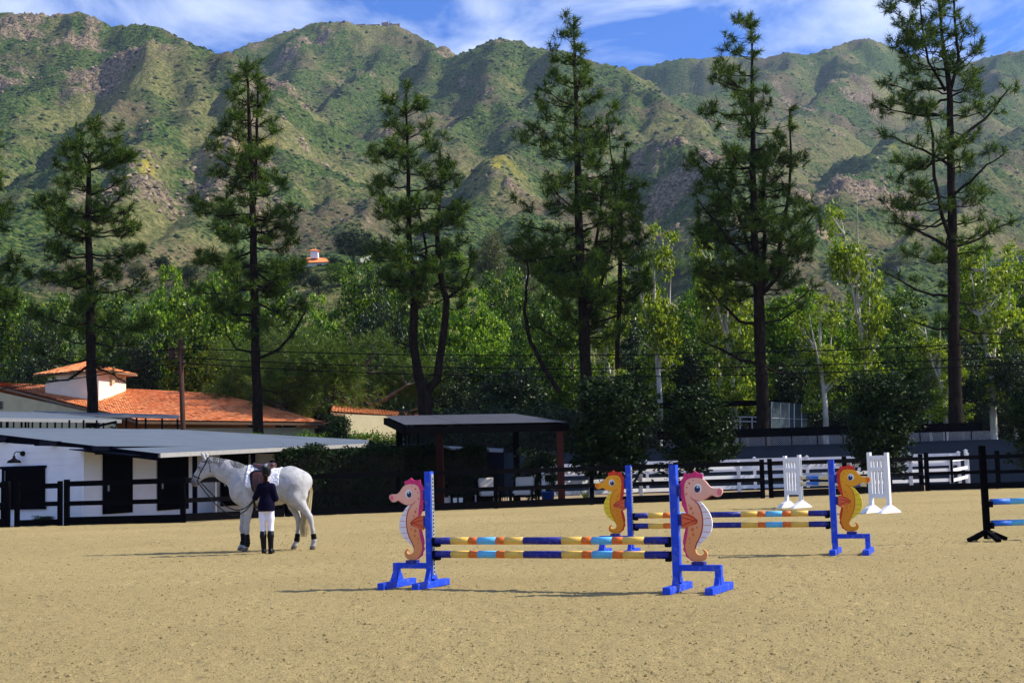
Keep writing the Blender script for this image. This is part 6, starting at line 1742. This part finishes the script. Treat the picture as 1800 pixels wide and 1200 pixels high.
horse_prims = [
    ((0.06, 0, 1.25), .345, (0.42, 0, 1.215), .352, .80, .10), ((0.42, 0, 1.215), .352, (0.84, 0, 1.285), .305, .82, .10), ((0.84, 0, 1.285), .305, (1.02, 0, 1.28), .252, .88, .10),
    ((0.05, 0, 1.52), .10, (0.26, 0, 1.56), .085, .6, .12), ((-0.06, 0, 1.16), .27, (0.05, 0, 1.22), .30, .86, .10),
    ((0.90, 0, 1.42), .20, (1.12, 0, 1.33), .18, .85, .10),
    ((0.00, 0, 1.36), .29, (-0.40, 0, 1.575), .215, .50, .09), ((-0.40, 0, 1.575), .215, (-0.73, 0, 1.705), .150, .50, .06),
    ((-0.78, 0, 1.70), .115, (-0.80, 0, 1.60), .135, .62, .05), ((-0.80, 0, 1.60), .135, (-0.95, 0, 1.475), .083, .62, .05), ((-0.95, 0, 1.475), .083, (-1.03, 0, 1.375), .070, .78, .04),
    ((-0.84, 0, 1.735), .07, (-0.99, 0, 1.50), .055, .85, .05), ((-0.975, 0, 1.33), .040, (-1.01, 0, 1.315), .036, 1.2, .03), ((-1.045, 0, 1.40), .045, (-1.05, 0, 1.36), .045, 1.1, .03),
    ((-0.80, -.055, 1.80), .028, (-0.845, -.065, 1.90), .036, 1, .025), ((-0.845, -.065, 1.90), .036, (-0.90, -.060, 1.965), .008, 1, .01),
    ((-0.78, .055, 1.80), .028, (-0.80, .065, 1.90), .034, 1, .025), ((-0.80, .065, 1.90), .034, (-0.835, .060, 1.955), .008, 1, .01),
    ((-0.90, -.075, 1.665), .026, (-0.925, -.075, 1.655), .022, 1, .03), ((-0.90, .075, 1.665), .026, (-0.925, .075, 1.655), .022, 1, .03),
    # shoulders and thighs
    ((-0.02, -.17, 1.28), .13, (0.04, -.17, 1.00), .13, .7, .10), ((-0.06, .17, 1.28), .13, (-0.04, .17, 1.00), .13, .7, .10),
    ((0.98, -.16, 1.25), .22, (1.00, -.16, 1.02), .18, .65, .10), ((0.92, .16, 1.25), .22, (0.88, .16, 1.02), .17, .65, .10),
    ((1.10, -.10, 1.30), .13, (1.12, -.14, 1.06), .12, .8, .08),
    ((0.68, 0.0, 0.93), .05, (0.76, 0.0, 0.97), .05, 1, .06),
]
horse_prims += leg_chain([(0.05, 1.00, .13), (0.070, 0.84, .088), (0.050, 0.62, .064), (0.034, 0.47, .052), (0.032, 0.42, .054), (0.038, 0.37, .040), (0.050, 0.25, .035), (0.052, 0.175, .044), (0.030, 0.105, .036), (0.012, 0.075, .046), (-0.008, 0.02, .060)], NS)
horse_prims += leg_chain([(-0.04, 1.00, .12), (-0.075, 0.84, .083), (-0.100, 0.62, .060), (-0.122, 0.47, .049), (-0.124, 0.42, .051), (-0.120, 0.37, .038), (-0.110, 0.25, .034), (-0.110, 0.175, .043), (-0.136, 0.105, .035), (-0.152, 0.075, .045), (-0.172, 0.02, .058)], FS)
horse_prims += leg_chain([(1.00, 1.02, .17), (1.10, 0.88, .115), (1.21, 0.745, .068), (1.275, 0.65, .056), (1.290, 0.60, .052), (1.310, 0.53, .042), (1.335, 0.38, .038), (1.360, 0.185, .047), (1.345, 0.115, .037), (1.335, 0.075, .046), (1.325, 0.02, .060)], NS)
horse_prims += leg_chain([(0.88, 1.02, .16), (0.90, 0.86, .105), (0.965, 0.68, .066), (1.005, 0.57, .055), (1.005, 0.52, .051), (0.995, 0.45, .041), (0.980, 0.33, .037), (0.965, 0.185, .046), (0.935, 0.115, .036), (0.915, 0.075, .045), (0.895, 0.02, .059)], FS)
horse = thing('horse', 'light grey horse standing tacked up, held by the person in the dark jacket', 'horse', (HQ.x, HQ.y, 0.0), R(-2))
horse.scale = (1 / SCALE_H,) * 3 if False else (1, 1, 1)
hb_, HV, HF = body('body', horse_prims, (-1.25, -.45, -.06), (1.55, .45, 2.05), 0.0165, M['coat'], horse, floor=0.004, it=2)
for sgn in (-1, 1):
    b = MB(); b.lathe((-0.915, sgn * 0.088, 1.665), [(0.001, -.019), (.013, -.013), (.019, 0), (.013, .013), (.001, .019)], 10); b.build('eye', M['eye_navy'], horse, smooth=True)
    b = MB(); b.lathe((-1.078, sgn * 0.045, 1.385), [(0.001, -.018), (.010, -.01), (.012, 0), (.008, .012), (.001, .018)], 8); b.build('nostril', M['leather_black'], horse, smooth=True)
def strands(name, roots, parent, material, width=0.012):
    """hair: thin tapering ribbons; roots = list of point lists"""
    V, F = [], []
    for pts_ in roots:
        n_ = len(pts_)
        rr_ = np.random.default_rng(len(V)).normal(size=3); 
        for i, p in enumerate(pts_):
            w_ = width * (1 - 0.8 * i / (n_ - 1)) * 0.5
            s_ = rr_ / np.linalg.norm(rr_)
            V += [np.array(p) - s_ * w_, np.array(p) + s_ * w_]
        o_ = len(V) - 2 * n_
        F += [(o_ + 2 * i, o_ + 2 * i + 1, o_ + 2 * i + 3, o_ + 2 * i + 2) for i in range(n_ - 1)]
    return obj(name, mesh_np(name, np.array(V), np.array(F), M[material]), parent)
rg = np.random.default_rng(3)
rt = []
for k in range(420):
    a = rg.uniform(0, 6.28); q = rg.uniform(0, 1) ** .5
    e = np.array([1.235 + .03 * math.cos(a) * q, .035 * math.sin(a) * q - .0, 1.36 + rg.uniform(-.03, .03)])
    m1 = np.array([1.255 + .05 * math.cos(a) * q, .05 * math.sin(a) * q + .03, 1.12]); m2 = np.array([1.18 + .085 * math.cos(a) * q, .08 * math.sin(a) * q + .05, .78]); m3 = np.array([1.135 + .095 * math.cos(a) * q, .085 * math.sin(a) * q + .05, .48])
    en = np.array([1.135 + .075 * math.cos(a) * q + rg.normal() * .015, .06 * math.sin(a) * q + .05, .24 + .22 * rg.uniform() ** 2])
    rt.append([e, m1, m2, m3, en])
strands('tail', rt, horse, 'tail_hair', .022)
rt = []
for k in range(520):
    f = rg.uniform(0, 1)
    x_ = lerp(-0.79, -0.02, f); z_ = np.interp(x_, [-.79, -.73, -.44, -.18, -.02], [1.83, 1.85, 1.785, 1.725, 1.655])
    L_ = rg.uniform(.05, .13) * (1.5 if -.55 < x_ < -.36 else 1.0)
    s_ = -1 if rg.uniform() < .75 else 1
    rt.append([np.array([x_, 0, z_ - .02]), np.array([x_ + .01, s_ * .035, z_ + .018]), np.array([x_ + .02 + rg.normal() * .01, s_ * (.06 + .15 * L_), z_ - L_ * .45]), np.array([x_ + .03 + rg.normal() * .015, s_ * (.075 + .2 * L_), z_ - L_])])
strands('mane', rt, horse, 'mane_hair', .020)

# tack lying on the horse
HF_, HLO, HH, HAX = field(horse_prims, (-0.3, -.45, 0.75), (0.95, .45, 1.85), 0.0145)
def shell_on_horse(name, label, cat, inner, outer, region, mats, h_=0.0145):
    X, Yv, Z = HAX[0][:, None, None], HAX[1][None, :, None], HAX[2][None, None, :]
    Fs = np.maximum(np.maximum(HF_ - outer, inner - HF_), region(X, Yv, Z)).astype(np.float32)
    V, Fq_ = surface(Fs, HLO, HH)
    V = relax(V, Fq_, 2)
    o = obj(name, mesh_np(name, V, Fq_, mats, smooth=True))
    o.location = horse.location; o.rotation_euler = horse.rotation_euler
    return o
def rbox(x, z, x0, x1, z0, z1, r_):
    qx = np.abs(x - (x0 + x1) / 2) - (x1 - x0) / 2 + r_; qz = np.abs(z - (z0 + z1) / 2) - (z1 - z0) / 2 + r_
    return np.sqrt(np.maximum(qx, 0) ** 2 + np.maximum(qz, 0) ** 2) + np.minimum(np.maximum(qx, qz), 0) - r_
pad = shell_on_horse('saddle_pad', '', '', 0.004, 0.022, lambda X, Y_, Z: rbox(X - 0.02 * (Z - 1.3), Z, 0.035, 0.71, 1.235, 2.2, 0.07) + 0 * Y_, M['pad'])
tag(pad, 'white quilted saddle pad on the back of the grey horse', 'saddle pad')
sad = thing('saddle', 'oxblood brown leather saddle on the white quilted pad', 'saddle', horse.location, horse.rotation_euler[2])
fl = shell_on_horse('flap', '', '', 0.022, 0.048, lambda X, Y_, Z: rbox(X + 0.16 * (Z - 1.3), Z, 0.19, 0.46, 1.03, 1.545, 0.10) + 0 * Y_, M['leather_tan'])
fl.parent = sad; fl.location = (0, 0, 0); fl.rotation_euler = (0, 0, 0)
fl2 = shell_on_horse('under_flap', '', '', 0.022, 0.040, lambda X, Y_, Z: rbox(X + 0.20 * (Z - 1.3), Z, 0.15, 0.50, 1.10, 1.58, 0.12) + 0 * Y_, M['leather_black'])
fl2.parent = sad; fl2.location = (0, 0, 0); fl2.rotation_euler = (0, 0, 0)
seat = [((0.20, 0, 1.655), .055, (0.30, 0, 1.615), .065, 1.5, .05), ((0.30, 0, 1.615), .065, (0.44, 0, 1.615), .085, 1.9, .05), ((0.44, 0, 1.615), .085, (0.545, 0, 1.665), .055, 2.4, .05), ((0.17, 0, 1.66), .035, (0.16, 0, 1.69), .028, 2.0, .03), ((0.545, -.10, 1.665), .035, (0.545, .10, 1.665), .035, 1, .04), ((0.21, -.17, 1.50), .035, (0.17, -.215, 1.32), .045, 1, .03), ((0.21, .17, 1.50), .035, (0.17, .215, 1.32), .045, 1, .03)]
body('seat', seat, (0.05, -.32, 1.2), (0.68, .32, 1.80), 0.0115, M['leather_brown'], sad, it=2)
b = MB()
for s_ in (-1,):
    b.tube([(0.33, s_ * .30, 1.47), (0.325, s_ * .335, 1.25), (0.325, s_ * .345, 1.12)], .016, 6, flat=.4)
b.build('stirrup_leather', M['leather_brown'], sad)
b = MB(); ring = [(0.325 + .055 * math.sin(a), -.35, 1.045 + (.065 * math.cos(a) if math.cos(a) > -.6 else -.045)) for a in np.linspace(0, 6.2832, 17)]; b.tube(ring, .008, 6); b.build('stirrup_iron', M['galv'], sad)
b = MB(); gp_ = []
for a in np.linspace(-2.7, -0.44, 15):
    gp_.append((0.20, .305 * math.cos(a), 1.22 + .38 * math.sin(a)))
b.tube(gp_, .022, 6, flat=.5); b.build('girth', M['leather_black'], sad)
# bridle
br = thing('bridle', 'black leather bridle on the head of the grey horse', 'bridle', horse.location, horse.rotation_euler[2])
HD, DLO, DH, DAX = field(horse_prims, (-1.25, -.3, 1.15), (-0.5, .3, 2.05), 0.0165)
def snap(p, off=0.006):
    """move a strap point sideways on to the head"""
    x, s_, z = p
    ix = int(round((x - DLO[0]) / DH)); iz = int(round((z - DLO[2]) / DH))
    col = HD[ix, :, iz]
    ins = np.where(col < 0)[0]
    y = abs(DAX[1][ins[0]]) if len(ins) else 0.02
    return (x, s_ * (y + off), z)
def strap(name, pts_, r_=0.014):
    for s_ in (-1, 1):
        dense = []
        for (x0, z0), (x1, z1) in zip(pts_[:-1], pts_[1:]):
            for q in range(4):
                dense.append(snap((lerp(x0, x1, q / 4), s_, lerp(z0, z1, q / 4))))
        dense.append(snap((pts_[-1][0], s_, pts_[-1][1])))
        b = MB(); b.tube(dense, r_, 6); b.build(name, M['leather_black'], br)
strap('cheekpiece', [(-0.755, 1.80), (-0.83, 1.66), (-0.90, 1.55), (-0.965, 1.40)])
strap('throatlash', [(-0.745, 1.80), (-0.70, 1.66), (-0.70, 1.56)], .008)
strap('noseband', [(-1.035, 1.50), (-0.955, 1.46), (-0.905, 1.44)], .012)
strap('browband', [(-0.875, 1.775), (-0.82, 1.765), (-0.755, 1.79)], .011)
b = MB(); b.tube([(-0.755, -.085, 1.81), (-0.745, 0, 1.865), (-0.755, .085, 1.81)], .012, 6); b.build('headpiece', M['leather_black'], br)
for s_ in (-1, 1):
    q = snap((-0.965, s_, 1.40)); b = MB(); b.tube([(q[0] + .028 * math.cos(a), q[1] + s_ * .012, q[2] + .028 * math.sin(a)) for a in np.linspace(0, 6.2832, 13)], .005, 5); b.build('bit_ring', M['galv'], br)

# leg boots
def leg_boot(label, chain, zlo, zhi, side, extra=0.007):
    t = thing('horse_boot', label, 'horse boot', horse.location, horse.rotation_euler[2], 'black boots on the horse legs')
    xs = [c[0] for c in chain][::-1]; zs = [c[1] for c in chain][::-1]; rs = [c[2] for c in chain][::-1]
    pts_, rad = [], []
    for k in range(8):
        z_ = lerp(zlo, zhi, k / 7); pts_.append((np.interp(z_, zs, xs), side, z_)); rad.append(np.interp(z_, zs, rs) + extra * (1.25 if k in (0, 7) else 1))
    b = MB(); b.tube(pts_, rad, 14); b.build('shell', M['leather_black'], t, smooth=True)
    for z_ in (lerp(zlo, zhi, .25), lerp(zlo, zhi, .55), lerp(zlo, zhi, .8)):
        r_ = np.interp(z_, zs, rs) + extra + .005; x_ = np.interp(z_, zs, xs)
        b = MB(); b.lathe((x_, side, z_), [(r_ - .004, -.012), (r_, -.008), (r_, .008), (r_ - .004, .012)], 14); b.build('strap', M['iron'], t)
leg_boot('black leg boot on the nearer front leg of the grey horse', [(0.034, .47, .05), (0.038, .37, .042), (0.050, .25, .038), (0.052, .175, .047), (0.034, .10, .048)], .10, .33, NS)
leg_boot('black leg boot on the farther front leg of the grey horse', [(-0.122, .47, .05), (-0.120, .37, .041), (-0.110, .25, .037), (-0.110, .175, .046), (-0.134, .10, .048)], .12, .34, FS)
leg_boot('black fetlock boot on the hind leg nearest the tail end', [(1.335, .38, .040), (1.352, .26, .042), (1.36, .185, .050)], .205, .31, NS)
leg_boot('black fetlock boot on the hind leg under the belly', [(0.98, .33, .040), (0.97, .25, .042), (0.962, .185, .050), (.95, .14, .045)], .155, .31, FS)

# ------------------------------------------------------------------ the person holding the horse
PQ = ground(469, 973)
ps = thing('person', 'person in dark navy jacket, white breeches, tall black boots and black helmet, back turned', 'person', (PQ.x, PQ.y, 0.0), R(3))
ps.scale = (0.88, 0.96, 1)
M['skin'] = mat('skin', (0.55, 0.32, 0.23), 0.6, 0.06, 20)
M['jacket'] = mat('navy_jacket_cloth', (0.0035, 0.003, 0.014), 0.9, 0.25, 12, spec=0.05, bumps=0.3, bscale=18)
M['breeches'] = mat('white_breeches_cloth', (0.76, 0.73, 0.82), 0.85, 0.05, 10, bumps=0.25, bscale=14)
M['boot_leather'] = mat('polished_boot_leather', (0.004, 0.004, 0.005), 0.4, 0.2, 14, spec=0.15)
M['helmet'] = mat('black_helmet', (0.006, 0.006, 0.007), 0.55, 0.15, 14, spec=0.15)
M['helmet_top'] = mat('grey_helmet_panel', (0.20, 0.21, 0.23), 0.4, 0.1, 14, spec=0.5)
M['hair'] = hair_mat('brown_hair', (0.02, 0.009, 0.006), (0.06, 0.028, 0.016))
torso = [((-.050, .0, .90), .108, (.050, .0, .90), .108, .85, .06), ((0, .0, .90), .12, (0, .0, 1.04), .096, .72, .08), ((0, .0, 1.04), .095, (0, .0, 1.18), .118, .66, .08), ((-.08, .0, 1.225), .078, (.08, .0, 1.225), .078, .8, .06), ((-.120, .0, 1.245), .054, (.120, 0, 1.245), .054, .9, .05)]
arms = [((-.135, .0, 1.245), .056, (-.235, .03, 1.055), .044, 1, .04), ((-.235, .03, 1.055), .044, (-.250, .21, 1.14), .038, 1, .03),
        ((.135, .0, 1.245), .056, (.205, .0, 1.03), .044, 1, .04), ((.205, .0, 1.03), .044, (.13, .19, 1.08), .038, 1, .03)]
legs = [((-.083, .0, .86), .084, (-.084, .015, .66), .070, .95, .04), ((-.084, .015, .66), .070, (-.078, .02, .47), .053, 1, .04), ((-.078, .02, .47), .053, (-.072, -.012, .34), .056, 1, .03), ((-.072, -.012, .34), .056, (-.062, .0, .10), .042, 1, .03),
        ((.083, .0, .86), .084, (.086, .015, .66), .070, .95, .04), ((.086, .015, .66), .070, (.086, .02, .47), .053, 1, .04), ((.086, .02, .47), .053, (.086, -.012, .34), .056, 1, .03), ((.086, -.012, .34), .056, (.085, .0, .10), .042, 1, .03)]
feet = [((-.055, -.03, .045), .042, (-.075, .13, .033), .036, 1, .03), ((.085, -.03, .045), .042, (.105, .13, .033), .036, 1, .03)]
headp = [((0, .01, 1.30), .055, (0, .025, 1.46), .052, 1, .03), ((0, .035, 1.545), .092, (0, .045, 1.50), .078, 1, .03), ((0, .10, 1.475), .040, (0, .09, 1.45), .035, 1, .03), ((0, .128, 1.515), .012, (0, .140, 1.495), .014, 1, .02),
         ((-.088, .03, 1.52), .018, (-.090, .03, 1.49), .014, .6, .01), ((.088, .03, 1.52), .018, (.090, .03, 1.49), .014, .6, .01), ((-.02, .122, 1.462), .009, (.02, .122, 1.462), .009, 1, .01)]
def hand(wx, wy, wz, inward):
    out = [((wx, wy, wz), .031, (wx + .015 * inward, wy + .055, wz + .008), .036, .8, .02)]
    for i in range(4):
        kx = wx + (.012 - 0.006) * inward; ky = wy + .085 - abs(i - 1.3) * .006; kz = wz + .038 - i * .021
        out.append(((kx, ky - .02, kz), .0115, (kx + .034 * inward, ky + .014, kz - .004), .0105, 1, .006))
        out.append(((kx + .034 * inward, ky + .014, kz - .004), .0105, (kx + .056 * inward, ky - .014 + .003 * i, kz - .006), .0092, 1, .004))
    out.append(((wx + .012 * inward, wy + .015, wz + .035), .0125, (wx + .036 * inward, wy + .045, wz + .058), .0105, 1, .008))
    out.append(((wx + .036 * inward, wy + .045, wz + .058), .0105, (wx + .052 * inward, wy + .064, wz + .048), .009, 1, .004))
    return out
hands = hand(-.245, .225, 1.135, 1) + hand(.13, .205, 1.085, -1)
thin = lambda L_, d_: [(a, ra - d_, b, rb - d_) + tuple(rest) for a, ra, b, rb, *rest in L_]
fat = lambda L_, d_: thin(L_, -d_)
body('body', thin(torso + arms + legs + feet, .006) + headp + hands, (-.36, -.2, -.02), (.36, .36, 1.68), .0085, M['skin'], ps, k=.03, floor=.002)
jk, JV, JF = body('jacket', fat(torso, .012) + fat(arms, .010) + [((-.03, .0, .92), .125, (-.03, .0, .78), .150, .9, .06), ((.03, .0, .92), .125, (.03, .0, .78), .150, .9, .06)], (-.37, -.22, .76), (.37, .34, 1.46), .0115, M['jacket'], ps, k=.035,
     keepf=lambda X, Y_, Z: np.maximum(np.maximum(0.795 - Z, Z - 1.325) + 0 * X + 0 * Y_, (Y_ - .195) + 0 * X + 0 * Z))
b = MB(); b.lathe((0, .012, 1.325), [(.075, -.03), (.070, .02), (.062, .035), (.058, .02)], 16); b.build('collar', M['jacket'], jk, smooth=True)
b = MB(); b.beam((0, -.103, 1.28), (0, -.093, 1.04), .004, .004); b.beam((0, -.093, 1.04), (0, -.150, .81), .004, .004); b.build('back_seam', M['leather_black'], jk)
bq, _, _ = body('breeches', fat(torso[:2], -.004) + fat(legs, .005), (-.28, -.2, .36), (.28, .2, 1.05), .0105, M['breeches'], ps, k=.012, keepf=lambda X, Y_, Z: np.maximum(.40 - Z, Z - 1.0) + 0 * X + 0 * Y_)
for s_, part in ((-1, legs[2:4] + feet[:1]), (1, legs[6:8] + feet[1:])):
    bt, _, _ = body('boot', fat(part, .011) , (-.2, -.16, -.02), (.2, .22, .5), .0095, M['boot_leather'], ps, k=.025, floor=.004, keepf=lambda X, Y_, Z: (Z - .43) + 0 * X + 0 * Y_)
    x_ = -.055 if s_ < 0 else .085
    b = MB(); b.box((x_, -.045, .02), (.07, .06, .04)); b.build('heel', M['leather_black'], bt)
hm, _, _ = body('helmet', [((0, .02, 1.575), .105, (0, .05, 1.56), .100, .98, .03), ((0, .02, 1.51), .096, (0, .02, 1.48), .085, .95, .03), ((-.06, .13, 1.565), .018, (.06, .13, 1.565), .018, 1, .03)], (-.15, -.13, 1.40), (.15, .21, 1.70), .0095, M['helmet'], ps, k=.03,
     keepf=lambda X, Y_, Z: np.maximum((1.455 + 0.55 * np.maximum(Y_, -0.02)) - Z, Z - 1.70) + 0 * X)
b = MB(); b.tube([(0, -.070, 1.625), (0, -.03, 1.668), (0, .03, 1.683), (0, .09, 1.665)], [.028, .036, .036, .026], 10, flat=.25); b.build('vent_panel', M['helmet_top'], hm, smooth=True)
rt = []
for k in range(160):
    a = rg.uniform(0, 6.28); q = rg.uniform() ** .5
    c_ = np.array([0, -.055, 1.405]); d_ = np.array([math.cos(a) * .045 * q, -.02 * q, math.sin(a) * .055 * q])
    rt.append([c_ + d_ + np.array([0, .03, .03]), c_ + d_ * 1.2 + np.array([0, -.014, .012]), c_ + d_ + np.array([0, -.010, -.020]), c_ + d_ * .6 + np.array([0, .02, -.035])])
strands('hair', rt, ps, 'hair', .018)

# reins from the bit to the hands
def to_world(o, p):
    return Matrix.LocRotScale(o.location, o.rotation_euler, None) @ Vector(p)
rn_ = thing('reins', 'black leather reins hanging from the bit to the hands of the person', 'reins', to_world(horse, (-.965, -.07, 1.40)))
hw = to_world(ps, (-.225 * .88, .275 * .96, 1.135))
b0 = to_world(horse, (-.965, -.08, 1.40)); b1 = to_world(horse, (-.965, .08, 1.40))
for st_, sag, nm in ((b0, .52, 'near'), (b1, .43, 'far')):
    pts_ = []
    for k in range(17):
        f = k / 16
        p = st_.lerp(hw, f); p = p - Vector((0, 0, sag * 4 * f * (1 - f) * (0.62 + 0.76 * f) * 0.95))
        pts_.append(p + Vector((0, (-.05 if nm == 'near' else .1) * math.sin(math.pi * f), 0)))
    b = MB(); b.tube(pts_, .011, 6); b.build('rein', M['leather_black'], rn_, origin=rn_.location)
# ------------------------------------------------------------------ air
hz = MB()
hz.box((0, 1430, 480), (5600, 3000, 962))
hm_, hnt, hb, ho = nodes('valley_haze')
hnt.nodes.remove(hb)
pv = hnt.nodes.new('ShaderNodeVolumePrincipled')
pv.inputs['Color'].default_value = (0.55, 0.72, 1.0, 1)
pv.inputs['Density'].default_value = 0.00007
pv.inputs['Anisotropy'].default_value = 0.2
hnt.links.new(pv.outputs[0], ho.inputs['Volume'])
tag(hz.build('haze', hm_), kind='stuff')
